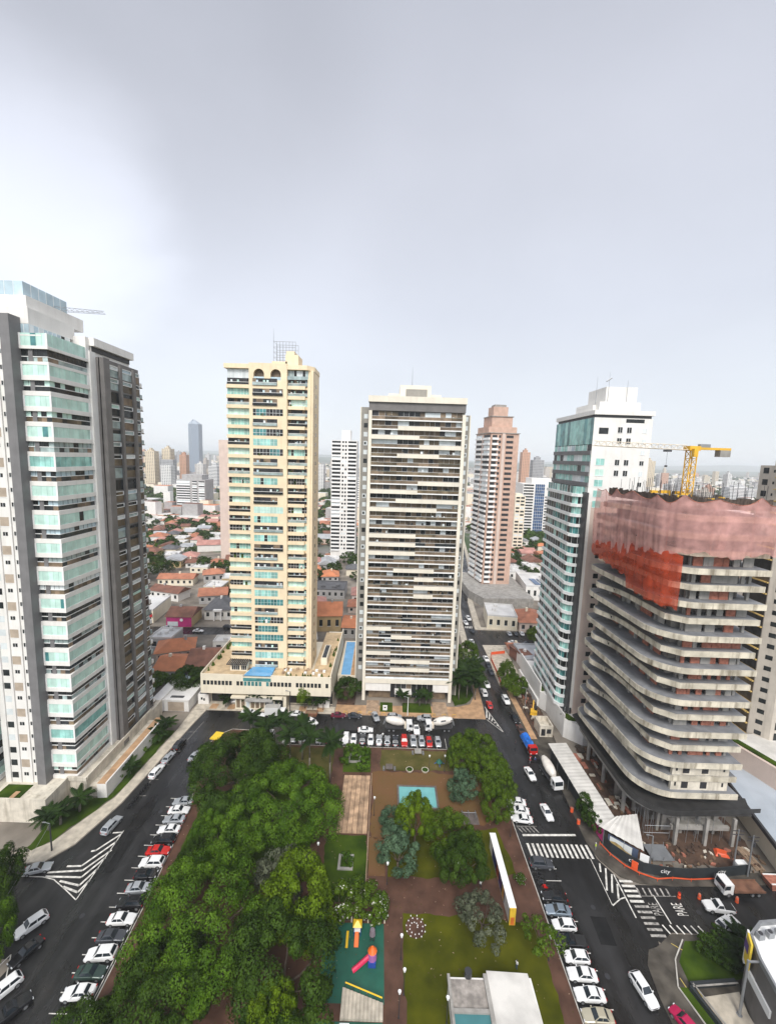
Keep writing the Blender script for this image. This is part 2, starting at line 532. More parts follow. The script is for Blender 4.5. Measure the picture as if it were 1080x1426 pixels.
# ---- pavements
def slab(name, pts, z1, m, z0=-0.2, kerb=None):
    b = MB()
    b.prism(pts, z0, z1, 0, None)
    return struct(name, b, m)
slab('park_ground', [(-40.0, 20), (30.6, 20), (30.2, 60), (29.9, 85), (29.9, 103), (26.5, 106.9), (-36.5, 107.0), (-37.4, 112.6), (-43.2, 112.8), (-46.2, 110.2), (-47.2, 106.6), (-44.6, 93), (-42.9, 86), (-41.6, 75), (-40.8, 64), (-40.3, 50)], 0.10, M['path_brown'])
kb = MB()
kp = [(30.6, 20), (30.2, 60), (29.9, 85), (29.9, 103), (26.5, 106.9), (-36.5, 107.0), (-37.4, 112.6), (-43.2, 112.8), (-46.2, 110.2), (-47.2, 106.6), (-44.6, 93), (-42.9, 86), (-41.6, 75), (-40.8, 64), (-40.3, 50), (-40.0, 20)]
for a, c in zip(kp, kp[1:]):
    kb.wbox(a, c, -0.2, 0.125, -0.02, 0.17)
struct('park_kerb', kb, M['kerb'])
slab('pavement_left', [(-54.75, 121.6), (-55.6, 115.5), (-58.6, 86), (-61.5, 75.7), (-64.7, 71.7), (-120, 67.2), (-120, 69.4), (-69.5, 73.6), (-66.3, 76), (-61.0, 87.5), (-58.9, 112), (-58.9, 121.6)], 0.12, M['sidewalk'])
slab('pavement_top', [(-58.8, 121.9), (-14.9, 121.7), (-14.9, 125.2), (-58.8, 126.9)], 0.13, M['sidewalk'])
slab('plaza_orange', [(-14.7, 121.7), (20.5, 121.5), (32.4, 121.5), (33.1, 129), (33.8, 141), (32.2, 141), (31.4, 134), (29, 129), (24.6, 127.3), (-5, 126.6), (-14.7, 126.6)], 0.14, M['sidewalk_orange'])
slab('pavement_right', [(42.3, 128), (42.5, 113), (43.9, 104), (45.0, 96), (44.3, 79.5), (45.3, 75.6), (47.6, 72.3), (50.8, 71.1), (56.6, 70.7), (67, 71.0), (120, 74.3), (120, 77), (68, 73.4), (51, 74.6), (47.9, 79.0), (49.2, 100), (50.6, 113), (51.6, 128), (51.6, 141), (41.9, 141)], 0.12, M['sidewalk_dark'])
slab('pavement_site', [(41.9, 141.3), (42.9, 165), (42.9, 174), (120, 178.4), (120, 176), (52, 172), (51.2, 141.3)], 0.12, M['sidewalk'])
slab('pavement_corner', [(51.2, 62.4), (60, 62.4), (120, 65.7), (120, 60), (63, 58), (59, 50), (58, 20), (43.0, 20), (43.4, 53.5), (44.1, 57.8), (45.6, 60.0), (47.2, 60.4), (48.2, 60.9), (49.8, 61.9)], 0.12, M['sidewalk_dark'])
slab('pavement_far_right', [(43.2, 191), (120, 191), (120, 194), (46.5, 194), (49.5, 228), (63.5, 300), (78, 420), (76.2, 420), (60.3, 300), (46.7, 229)], 0.12, M['sidewalk'])
slab('pavement_far_left', [(33.8, 141.2), (36.2, 166), (38.2, 196), (42.0, 228), (49.7, 300), (47.5, 300), (39.8, 228), (35.6, 196), (33.6, 166), (31.5, 141.2)], 0.12, M['sidewalk'])

# ---- park sheets, their borders uneven where grass meets soil
def ragged(pts, amp, seed):
    R = random.Random(seed)
    out = []
    for p, q in zip(pts, pts[1:] + pts[:1]):
        l = math.dist(p, q)
        n = max(1, int(l / 0.8))
        nx, ny = -(q[1] - p[1]) / l, (q[0] - p[0]) / l
        w = 0.0
        for i in range(n):
            w = 0.6 * w + R.uniform(-amp, amp)
            a = lerp2(p, q, i / n)
            out.append((a[0] + nx * w, a[1] + ny * w))
    return out
def sheet(name, pts, z, m):
    b = MB()
    if name.startswith(('lawn', 'court_floor', 'lot_soil')): pts = ragged(pts, 0.22 if 'lawn' in name else 0.4, len(name))
    b.sheet(pts, z)
    return struct(name, b, m)
sheet('lawn_south', [(4.8, 64.4), (22, 64.0), (28.0, 62.4), (27.6, 20), (4.6, 20)], 0.125, M['lawn'])
sheet('lawn_middle', [(2.2, 79), (25.8, 82.5), (27.2, 72.0), (19.5, 70.8), (2.0, 70.8)], 0.125, M['lawn'])
sheet('lawn_north', [(0.2, 106.0), (18.9, 106.1), (19.4, 99.0), (0.0, 98.4)], 0.125, M['lawn_olive'])
sheet('lawn_square', [(-10.8, 79.4), (-2.2, 79.5), (-1.8, 66), (-10.2, 66)], 0.125, M['lawn_deep'])
sheet('lawn_west', [(-40.6, 90), (-12.8, 92), (-13.6, 74), (-34, 70), (-39.0, 62)], 0.125, M['lawn_deep'])
sheet('lawn_palms', [(-36.0, 106.0), (-12.5, 106.0), (-12.0, 93.0), (-38.5, 92.5)], 0.127, M['lawn_olive'])
sheet('flower_bed', [(-10.3, 106.2), (-2.7, 106.4), (-2.4, 97.6), (-9.4, 97.4)], 0.125, M['lawn_deep'])
sheet('court_floor', [(-1.9, 97.9), (20.0, 98.2), (26.5, 95.5), (27.2, 84.0), (2.3, 79.3), (-1.6, 79.2)], 0.122, M['sand_court'])
sheet('court_walk', [(-1.9, 79.1), (1.4, 79.1), (1.6, 70.9), (-1.6, 70.9)], 0.122, M['sand_court'])
sheet('play_floor', [(-8.5, 62.6), (1.5, 62.6), (1.7, 51.8), (-8.2, 51.8)], 0.128, M['play_green'])
sheet('court_green', [(-8.2, 49.8), (1.5, 49.8), (1.6, 20), (-8.2, 20)], 0.128, M['play_green'])
sheet('lawn_tower_left', [(-70.4, 74.2), (-69.0, 74.0), (-66.4, 76.2), (-61.2, 87.6), (-60.2, 98), (-59.4, 111.5), (-62.5, 111.5), (-62.6, 87.2), (-66.6, 87.0), (-70.6, 82)], 0.13, M['lawn_deep'])
sheet('lawn_plaza_corner', [(23.6, 127.6), (28.0, 129.4), (31.0, 134.4), (31.6, 142), (32.6, 160), (24.5, 160)], 0.16, M['lawn_deep'])
sheet('lot_soil', [(55.2, 110), (50.5, 84), (52, 76.5), (70, 75), (79.0, 78), (79.6, 108)], 0.0, M['soil'])
sheet('lot_soil_north', [(45.4, 140), (45.6, 113.5), (50.6, 114), (51.4, 128), (51.4, 140)], 0.135, M['soil'])
sheet('site_walk', [(43.4, 138), (43.6, 112.5), (45.4, 112.5), (45.3, 138)], 0.14, M['sidewalk_orange'])
st = MB()
for k in range(6):
    x0 = -8.85 + k * 1.09
    st.box(x0, x0 + 1.0, 79.9, 96.3, 0.10, 0.22 + 0.035 * (k % 2))
tag(st.build('timber_deck', mat('timber_strips', (0.36, 0.24, 0.15), 0.7, 0.35, 0.6, streak=0, island=0.28), org=None), 'striped timber deck of long pale and brown strips beside the lawn square', 'deck')

# fountain pool
t = thing('fountain_pool', 'square turquoise pool with a dark rim on the brown court', 'pool', (9.0, 90, 0.1))
b = MB()
for (x0, x1, y0, y1) in ((4.3, 13.9, 93.0, 93.45), (4.3, 13.9, 86.5, 86.95), (4.3, 4.75, 86.95, 93.0), (13.45, 13.9, 86.95, 93.0)):
    b.box(x0, x1, y0, y1, 0.05, 0.42)
b.build('rim', M['tile_dark'], t)
b = MB(); b.sheet([(4.76, 86.96), (13.44, 86.96), (13.44, 92.99), (4.76, 92.99)], 0.32)
b.build('water', M['water'], t)

# ---- painted markings: each kind of marking one sheet set
def marks(name, quads, m='paint_white', z=0.034):
    b = MB()
    for q in quads: b.sheet(q, z)
    return struct(name, b, M[m])
def stripe(p, q, w):
    dx, dy = q[0] - p[0], q[1] - p[1]
    l = math.hypot(dx, dy)
    nx, ny = -dy / l * w / 2, dx / l * w / 2
    return [(p[0] - nx, p[1] - ny), (q[0] - nx, q[1] - ny), (q[0] + nx, q[1] + ny), (p[0] + nx, p[1] + ny)]
marks('crosswalk_marking', [stripe((31.7 + 1.03 * k, 75.9), (31.7 + 1.03 * k - 0.1, 79.0), 0.5) for k in range(13)])
marks('stop_line_marking', [stripe((31.2, 80.9), (42.8, 81.3), 0.5)])
marks('bay_hatching', [stripe((31.4 + 0.9 * k, 81.6), (30.6 + 0.9 * k, 83.0), 0.2) for k in range(5)] + [stripe((30.6, 83.1), (35, 83.2), 0.12)], 'paint_worn')
marks('parking_bay_lines', [stripe((32.0, y), (35.6, y + 0.05), 0.13) for y in np.arange(47.3, 74.0, 2.38)] + [stripe((33.2, y), (35.0, y), 0.13) for y in (85.3, 87.9, 90.5)])
marks('parking_bay_lines', [stripe((-43.0 - (y - 50) * .06, y), (-46.0 - (y - 50) * .06, y), 0.13) for y in np.arange(47.4, 88, 2.37)] + [stripe((-40.7, 48), (-41.3, 64), 0.12), stripe((-41.3, 64), (-42.1, 75), 0.12), stripe((-42.1, 75), (-43.4, 86), 0.12)])
marks('parking_bay_lines', [stripe((x, 107.3), (x, 111.6), 0.12) for x in np.arange(-36.0, 27, 2.72)])
# chevron island, left street
ch = []
for a, v, e in (((-59.6, 71.0), (-56.94, 71.16), (-53.65, 76.4)), ((-62.3, 69.7), (-56.1, 70.28), (-53.35, 74.6)), ((-62.1, 68.95), (-55.4, 69.0), (-53.5, 73.0)), ((-58.8, 68.2), (-54.7, 67.5), (-53.48, 70.8)), ((-57.4, 67.2), (-54.1, 66.3), (-53.46, 68.5)), ((-57.2, 74.2), (-56.4, 74.4), (-53.7, 78.2))):
    ch += [stripe(a, v, 0.36), stripe(v, e, 0.36)]
for a, c in zip([(-53.7, 79.0), (-53.43, 65.0), (-56.47, 66.63), (-60.1, 68.44), (-62.5, 68.85)], [(-53.43, 65.0), (-56.47, 66.63), (-60.1, 68.44), (-62.5, 68.85), (-66.7, 68.85)]):
    ch.append(stripe(a, c, 0.16))
ch.append(stripe((-55.6, 78.4), (-53.7, 78.6), 0.3))
marks('chevron_marking', ch)
marks('kerb_line_left', [stripe((-59.2, 51), (-57.5, 56.6), 0.14), stripe((-57.5, 56.6), (-55.3, 53.2), 0.14), stripe((-55.3, 53.2), (-57, 50.6), 0.14)])
marks('bay_line_street', [stripe((-56.6 - 0.042 * (86 - y), y), (-54.4 - 0.042 * (86 - y), y + 0.2), 0.12) for y in (88, 93, 98, 103, 107, 111)] + [stripe((-56.3, 87.6), (-53.0, 116), 0.10)], 'paint_worn')
# hatched corner at the orange plaza
marks('hatching_plaza', [stripe((33.6, 128), (36.3, 115.4), 0.2), stripe((32.7, 121.2), (36.3, 115.4), 0.16)] + [stripe((32.9 + .55 * k, 121.3 - .85 * k + .8), (33.9 + .48 * k, 126.6 - 2.2 * k), 0.4) for k in range(5)])
marks('far_zebra_marking', [stripe((38.9 + .75 * k, 192.2), (39.2 + .75 * k, 194.6), .4) for k in range(5)])
# junction with the side street
jm = [stripe(a, c, w) for a, c, w in (((43.5, 76.0), (43.25, 67.0), .12), ((44.9, 75.0), (44.2, 73.2), .3), ((45.6, 74.0), (43.6, 69.6), .3), ((46.2, 72.8), (44.4, 69.2), .3), ((46.25, 70.9), (45.0, 68.1), .3), ((46.55, 72.8), (46.4, 64.9), .22), ((43.3, 66.9), (45.3, 68.1), .2), ((45.3, 68.1), (46.3, 68.4), .2))]
marks('junction_marking', jm)
marks('side_crosswalk_marking', [stripe((46.95, 71.5 - 0.93 * k), (49.5, 71.5 - 0.93 * k), 0.45) for k in range(5)])
marks('side_crosswalk_worn', [stripe((47.3, 66.9 - 0.95 * k), (49.9, 66.9 - 0.95 * k), 0.42) for k in range(6)], 'paint_worn')
marks('side_stop_line', [stripe((52.0, 69.0), (52.1, 64.1), 0.22)])
marks('side_bay_marking', [stripe((49.6 + 1.12 * k, 70.3), (49.5 + 1.12 * k, 68.9), 0.30) for k in range(6)] + [stripe((49.3, 68.75), (56.2, 68.9), 0.1)], 'paint_worn')
marks('side_hatching', [stripe((50.4 + 1.25 * k, 63.9), (50.9 + 1.25 * k, 62.5), 0.26) for k in range(6)])
marks('yellow_pavement_line', [stripe((50.0, 61.0), (51.6, 59.8), 0.12), stripe((51.6, 59.8), (52.3, 60.9), 0.12), stripe((52.3, 60.9), (58.0, 61.0), 0.1), stripe((48.2, 56.2), (49.2, 49), 0.12), stripe((49.6, 57.5), (50.8, 48), 0.12)], 'paint_yellow', 0.128)

def letters(name, text, loc, rot, size, m, z=0.0, ext=0.0, parent=None, label=None, cat=None, kind=None):
    cu = bpy.data.curves.new(name, 'FONT')
    cu.body = text
    cu.size = size
    cu.extrude = ext
    cu.align_x = 'CENTER'
    cu.align_y = 'CENTER'
    tmp = bpy.data.objects.new(name, cu)
    COL.objects.link(tmp)
    bpy.context.view_layer.update()
    me = bpy.data.meshes.new_from_object(tmp.evaluated_get(bpy.context.evaluated_depsgraph_get()))
    bpy.data.objects.remove(tmp)
    me.materials.clear()
    me.materials.append(m)
    o = bpy.data.objects.new(name, me)
    o.location = loc
    o.rotation_euler = rot
    COL.objects.link(o)
    if parent is not None:
        o.parent = parent
        o.location = Vector(loc) - parent.location
    return tag(o, label, cat, None, kind)
w1 = letters('pare_marking', 'PARE', (55.4, 66.6, 0.036), (0, 0, math.pi / 2), 1.0, M['paint_white'], kind='structure')
w1.scale = (0.98, 2.8, 1)
w2 = letters('pare_marking_worn', 'PARE', (51.0, 66.5, 0.036), (0, 0, math.pi / 2), 1.0, M['paint_worn'], kind='structure')
w2.scale = (0.98, 2.4, 1)

def street_details():
    R = random.Random(8)
    b = MB()
    for i in range(1500):
        x, y = R.uniform(-41, 30), R.uniform(48, 106)
        s_ = R.uniform(.06, .16)
        a = R.uniform(0, 6.28)
        c, d = math.cos(a) * s_, math.sin(a) * s_
        b.poly([(x - c, y - d, .14), (x + d * .5, y - c * .5, .145), (x + c, y + d, .14), (x - d * .5, y + c * .5, .15)], R.randrange(3))
    struct('fallen_leaves', b, [M['path_brown'], M['deck_wood'], M['lawn']], 'stuff')
    for x, y in ((39.5, 66.5), (37.2, 92.0), (-50.5, 62.5), (-48.6, 84.0), (41.8, 112.5), (-20.2, 113.8), (9.5, 117.4), (58.5, 66.2), (36.8, 56.2)):
        b = MB(); b.cyl(x, y, 0.0, 0.036, .42, n=16)
        struct('manhole_cover', b, M['metal_dark'])
    for q in ([(38.0, 60.6), (40.6, 60.4), (40.9, 64.8), (38.2, 65.0)], [(-52.2, 70), (-50.4, 70.1), (-50.6, 79), (-52.4, 79)], [(40, 103), (44.6, 102.4), (44.8, 104.0), (40.2, 104.8)], [(-12, 112.6), (-3, 112.6), (-3, 114), (-12, 114.1)]):
        b = MB(); b.sheet(ragged(q, .06, 3), 0.029)
        struct('asphalt_patch', b, M['asphalt_patch'])
M['asphalt_patch'] = mat('asphalt_patch', (0.011, 0.011, 0.011), 0.75, 0.3, 0.8, spec=0.2)
street_details()
# ------------------------------------------------------------------ towers
GL = [M['frame_white'], M['glass_teal'], M['glass_mint'], M['glass_deep'], M['glass_dark'], M['rail_glass'], M['glass_sky'], M['glass_curtain'], M['glass_bronze'], M['frame_dark'], M['brown_panel'], M['black_interior']]
FW, TEAL, MINT, DEEP, DARK, RAIL, SKYG, CURT, BRZ, FD, BRN, BLK = range(12)

def strip(b, p0, p1, z0, z1, n, pick, off=0.0, mull=0.07, frame=FW, rail=None, railm=FW):
    """glazing strip of n panes along p0->p1; pick(i) gives the pane's material"""
    for i in range(n):
        a, c = lerp2(p0, p1, i / n), lerp2(p0, p1, (i + 1) / n)
        b.wquad(a, c, z0, z1, off, pick(i))
        if mull and i:
            b.wbox(lerp2(p0, p1, i / n - mull * 0.5 / max(0.1, math.dist(p0, p1))), lerp2(p0, p1, i / n + mull * 0.5 / max(0.1, math.dist(p0, p1))), z0, z1, off, 0.05, frame)
    if rail:
        b.wbox(p0, p1, z0 + rail, z0 + rail + 0.09, off, 0.09, railm)

# ---- left tower: white, grey pillar, green balconies, dark wing
def tower_left():
    R = random.Random(3)
    t = thing('apartment_tower', 'white tower with grey pillar, green glazed balconies and dark slatted wing by the left street', 'tower', (-76, 95, 0))
    z0, fh, nf = 5.0, 3.06, 32
    zt = z0 + fh * nf
    b = MB()
    b.box(-83.6, -76.2, 86.0, 100, 3.0, zt + 1.5)
    b.box(-100, -70.3, 88.6, 99.6, 3.0, zt - 1.0)
    b.box(-84, -76.2, 88, 100, zt, zt + 2)
    for x0, x1 in ((-84.2, -83.0), (-81.2, -80.7), (-78.5, -78.1)):
        b.box(x0, x1, 85.72, 86.0, 4.0, zt + 1.5)
    b.build('wall', M['white_wall'], t)
    b = MB(); b.box(-76.75, -74.85, 85.3, 89, 3.0, zt + 2.6)
    b.build('grey_pillar', M['grey_wall'], t)
    b = MB()
    b.box(-73.4, -72.5, 87.55, 88.6, 4.0, zt - 3)
    b.build('balcony_pier', M['grey_wall'], t)
    b = MB(); b.box(-69.9, -68.75, 98.7, 100.6, 3.0, zt - 1.0)
    b.build('white_fin', M['white_wall'], t)
    sw, se, ne = (-74.84, 87.2), (-69.1, 87.2), (-69.1, 98.7)
    wins = []
    for k in range(nf):
        z = z0 + fh * k
        pb = MB()
        boxed = k % 2 == 1
        top = k >= nf - 2
        ph = 0.95 if not top else 0.6
        fwd_ = 0.0 if boxed else -0.05
        lo = z - 0.45
        pb.box(-74.84, -69.1 + fwd_, 87.2 - fwd_, 88.6, lo, lo + ph)
        pb.box(-70.35, -69.1 + fwd_, 88.6, 98.7, lo, lo + ph)
        pb.build('balcony_parapet', M['white_wall'], t)
        gb = MB()
        za, zb = lo + ph, lo + fh
        if boxed:
            style = R.choice([MINT, MINT, MINT, TEAL, MINT, CURT])
            alt = R.choice([DARK, style, style, style, DEEP])
            strip(gb, sw, se, za, zb, 5, lambda i: style if R.random() < 0.92 else alt, -0.12, 0.05, style)
            strip(gb, se, ne, za, zb, 8, lambda i: style if R.random() < 0.95 else alt, -0.12, 0.05, style)
            gb.wbox(sw, lerp2(sw, se, 0.06), za, zb, -0.12, 0.12, FW)
            gb.wbox(lerp2(sw, se, 0.94), se, za, zb, -0.12, 0.12, FW)
            gb.wbox(lerp2(se, ne, 0.94), ne, za, zb, -0.12, 0.12, FW)
        else:
            light = R.choice([SKYG, MINT, DARK, MINT, RAIL, CURT])
            low = R.choice([BRZ, BRN, RAIL, DARK])
            i_ = -0.5
            swi, sei, nei = (sw[0], sw[1]), (se[0] - 0.5, se[1]), (ne[0], ne[1])
            mid = za + 1.0
            strip(gb, sw, (se[0] - 0.5, se[1]), za, mid, 5, lambda i: R.choice([low, low, DARK, BRN]), i_, 0)
            strip(gb, (se[0], se[1] + 0.5), ne, za, mid, 8, lambda i: R.choice([low, low, low, DARK, BRN]), i_, 0)
            strip(gb, sw, (se[0] - 0.5, se[1]), mid, zb, 5, lambda i: R.choice([light, light, DARK]), i_, 0.05, FD)
            strip(gb, (se[0], se[1] + 0.5), ne, mid, zb, 8, lambda i: R.choice([light, light, light, DARK]), i_, 0.05, FD)
            gb.wbox(sw, (se[0] - 0.42, se[1]), mid - 0.06, mid + 0.08, -0.5, 0.12, FW)
            gb.wbox((se[0], se[1] + 0.42), ne, mid - 0.06, mid + 0.08, -0.5, 0.12, FW)
        gb.build('balcony_glazing', GL, t)
        # small windows of the plain front
        wb = MB()
        wb.wquad((-77.85, 86), (-77.0, 86), z + 1.3, z + 2.15, 0.02, DARK)
        wb.wbox((-77.9, 86), (-76.95, 86), z + 1.22, z + 1.3, 0.0, 0.07, FW)
        wb.wbox((-77.46, 86), (-77.4, 86), z + 1.3, z + 2.15, 0.02, 0.03, FW)
        wins.append(((-77.4, 86, z), wb))
        wb = MB()
        if k % 2:
            wb.wquad((-80.6, 86), (-78.7, 86), z + 0.2, z + 2.1, 0.02, BRN if R.random() < 0.3 else CURT + 5 if False else CURT)
            wb.m[0] = 12
            wb.wbox((-80.65, 86), (-78.65, 86), z + 0.1, z + 0.2, 0.0, 0.08, FW)
        else:
            wb.wquad((-80.2, 86), (-79.2, 86), z + 1.2, z + 2.0, 0.02, DARK)
            wb.wbox((-79.73, 86), (-79.67, 86), z + 1.2, z + 2.0, 0.02, 0.03, FW)
        wins.append(((-79.7, 86, z), wb))
        if k < 22:
            wb = MB()
            wb.wquad((-82.9, 86), (-81.5, 86), z + 0.6, z + 2.0, 0.02, CURT if R.random() < .4 else DARK)
            wins.append(((-82.2, 86, z), wb))
    capped('window', wins, GL + [M['shutter_beige']], t)
    # dark wing
    zw = 101.0
    b = MB()
    b.box(-86, -67.95, 100.62, 115.8, 3.0, zw)
    b.box(-86, -67.9, 115.8, 116.1, 3.0, zw - 1.5)
    for ya, yb in ((100.62, 102.7), (107.1, 107.9), (112.6, 113.4)):
        b.box(-68.2, -66.95 if ya < 101 else -67.25, ya, yb, 3.0, zw - (0 if ya < 101 else 0.5))
    b.build('dark_wing_wall', M['dark_wall'], t)
    wins = []
    for k in range(31):
        z = z0 + fh * k + 0.5
        for (ya, yb) in ((102.75, 107.05), (107.95, 112.55), (113.45, 115.8)):
            wb = MB()
            p0, p1 = (-67.95, ya), (-67.95, yb)
            c = R.choice([BRZ, BRZ, BRZ, RAIL, BRN, DARK])
            c2 = R.choice([BRZ, DARK, DARK, SKYG, RAIL, CURT, MINT])
            wb.wquad(p0, p1, z, z + 1.75, 0.05, c)
            wb.wquad(p0, p1, z + 1.75, z + 2.6, 0.05, c2)
            if R.random() < 0.9:
                for q0, q1 in ((z + 1.68, z + 1.82), (z + 2.56, z + 2.7)):
                    wb.wbox(p0, p1, q0, q1, 0.05, 0.14, FW)
                wb.wbox(lerp2(p0, p1, .94), p1, z + 1.75, z + 2.6, 0.05, 0.14, FW)
            else:
                wb.wbox(p0, p1, z + 2.5, z + 2.7, 0.05, 0.08, FD)
            wins.append(((-67.9, (ya + yb) / 2, z), wb))
    capped('wing_window', wins, GL, t)
    nb = MB()
    for k in range(31):
        z = z0 + fh * k
        nb.box(-80, -68.4, 116.1, 118.0, z, z + 1.1, RAIL if k % 2 else FW)
        nb.box(-80, -68.3, 116.1, 118.1, z - 0.25, z, BRN)
    build_each(nb, 'rear_balcony', GL, t)
    # crown
    b = MB()
    b.box(-100, -73.2, 88.0, 100.5, zt + 1.5, zt + 4.6)
    b.box(-100, -74.6, 89.5, 105.5, zt + 4.6, zt + 7.4)
    b.box(-76.2, -70.4, 99.9, 101.0, zt - 1, zt + 2.4)
    b.box(-84, -69.2, 101.0, 116.2, zt + 0.6, zt + 2.4)
    b.box(-76.3, -70.3, 87.3, 98.8, zt - 1.05, zt - 0.75)
    b.box(-84, -70.2, 101.4, 115.6, zw, zt + 0.6)
    crn = b.build('crown', M['white_wall'], t)
    gb = MB()
    strip(gb, (-73.2, 89.2), (-73.2, 98.6), zt - 0.5, zt + 1.4, 8, lambda i: R.choice([SKYG, SKYG, CURT, DARK]), 0.02)
    strip(gb, (-76.2, 88.0), (-73.2, 88.0), zt - 0.5, zt + 1.4, 3, lambda i: SKYG, 0.02)
    gb.box(-76.2, -73.2, 88.05, 99, zt - 0.75, zt + 1.5, CURT)
    gb.wquad((-69.0, 101.3), (-69.0, 115.6), zt - 0.6, zt + 0.6, -1.0, BLK)
    gb.build('penthouse_glazing', GL, crn)
    gb = MB()
    strip(gb, (-100, 92), (-77.2, 92), zt + 7.4, zt + 11.0, 12, lambda i: SKYG, 0)
    strip(gb, (-77.2, 92), (-77.2, 104), zt + 7.4, zt + 11.0, 6, lambda i: SKYG, 0)
    gb.box(-99.9, -77.3, 92.1, 103.9, zt + 7.4, zt + 10.5, CURT)
    gb.build('rooftop_screen', GL, crn)
    b = MB()
    for dz, dy in ((0, -.5), (0, .5), (1.0, 0)):
        b.tube((-80, 100 + dy, 110.8 + dz), (-65.8, 100 + dy, 110.4 + dz * .5), .05, n=4)
    for i in range(12):
        x = -80 + 1.17 * i
        b.tube((x, 99.5, 110.8 - .03 * i), (x + .6, 100, 111.7 - .07 * i), .03, n=4)
        b.tube((x + .6, 100, 111.7 - .07 * i), (x + 1.17, 100.5, 110.8 - .03 * i), .03, n=4)
    b.tube((-80, 100, zt + 7.4), (-80, 100, 112.4), .12, n=6)
    b.build('maintenance_jib', M['metal_grey'], t)
    # podium
    b = MB()
    b.box(-110, -70.9, 80.2, 87.0, 0, 4.6)
    b.box(-110, -67.0, 87.0, 119, 0, 4.6)
    b.box(-110, -70.9, 80.2, 80.5, 4.6, 5.5)
    b.box(-71.2, -70.9, 80.5, 86.6, 4.6, 5.5)
    b.box(-71.2, -66.8, 86.6, 87.0, 4.6, 5.5)
    b.box(-67.05, -66.7, 87.0, 113, 4.6, 5.6)
    b.box(-67.0, -64.9, 87.6, 112.2, 0, 2.6)
    b.build('podium', M['concrete_pale'], t)
    b = MB()
    b.box(-64.9, -62.7, 87.2, 112, 0, 3.6, 0, 1)
    b.box(-62.9, -62.6, 87.2, 112, 3.6, 3.9)
    b.build('terrace_ledge', [M['white_wall'], M['sidewalk_orange']], t)
    gb = MB()
    for k in range(28):
        z = z0 + fh * k
        gb.box(-110, -86.0, 80, 118, z + 1.0, z + 2.9, (DARK if k % 3 else MINT))
        gb.box(-110, -85.7, 79.7, 118, z - 0.16, z + 1.0, RAIL if k % 2 else FW)
    build_each(gb, 'wing_balcony', GL, t)
    b = MB()
    b.box(-83, -77.5, 81.4, 85.0, 4.6, 4.75)
    b.build('terrace_planter', M['lawn_deep'], t)
    b = MB()
    b.box(-79.6, -78.6, 81.0, 83.0, 4.76, 4.86)
    b.build('terrace_floor', M['sidewalk_orange'], t)
tower_left()

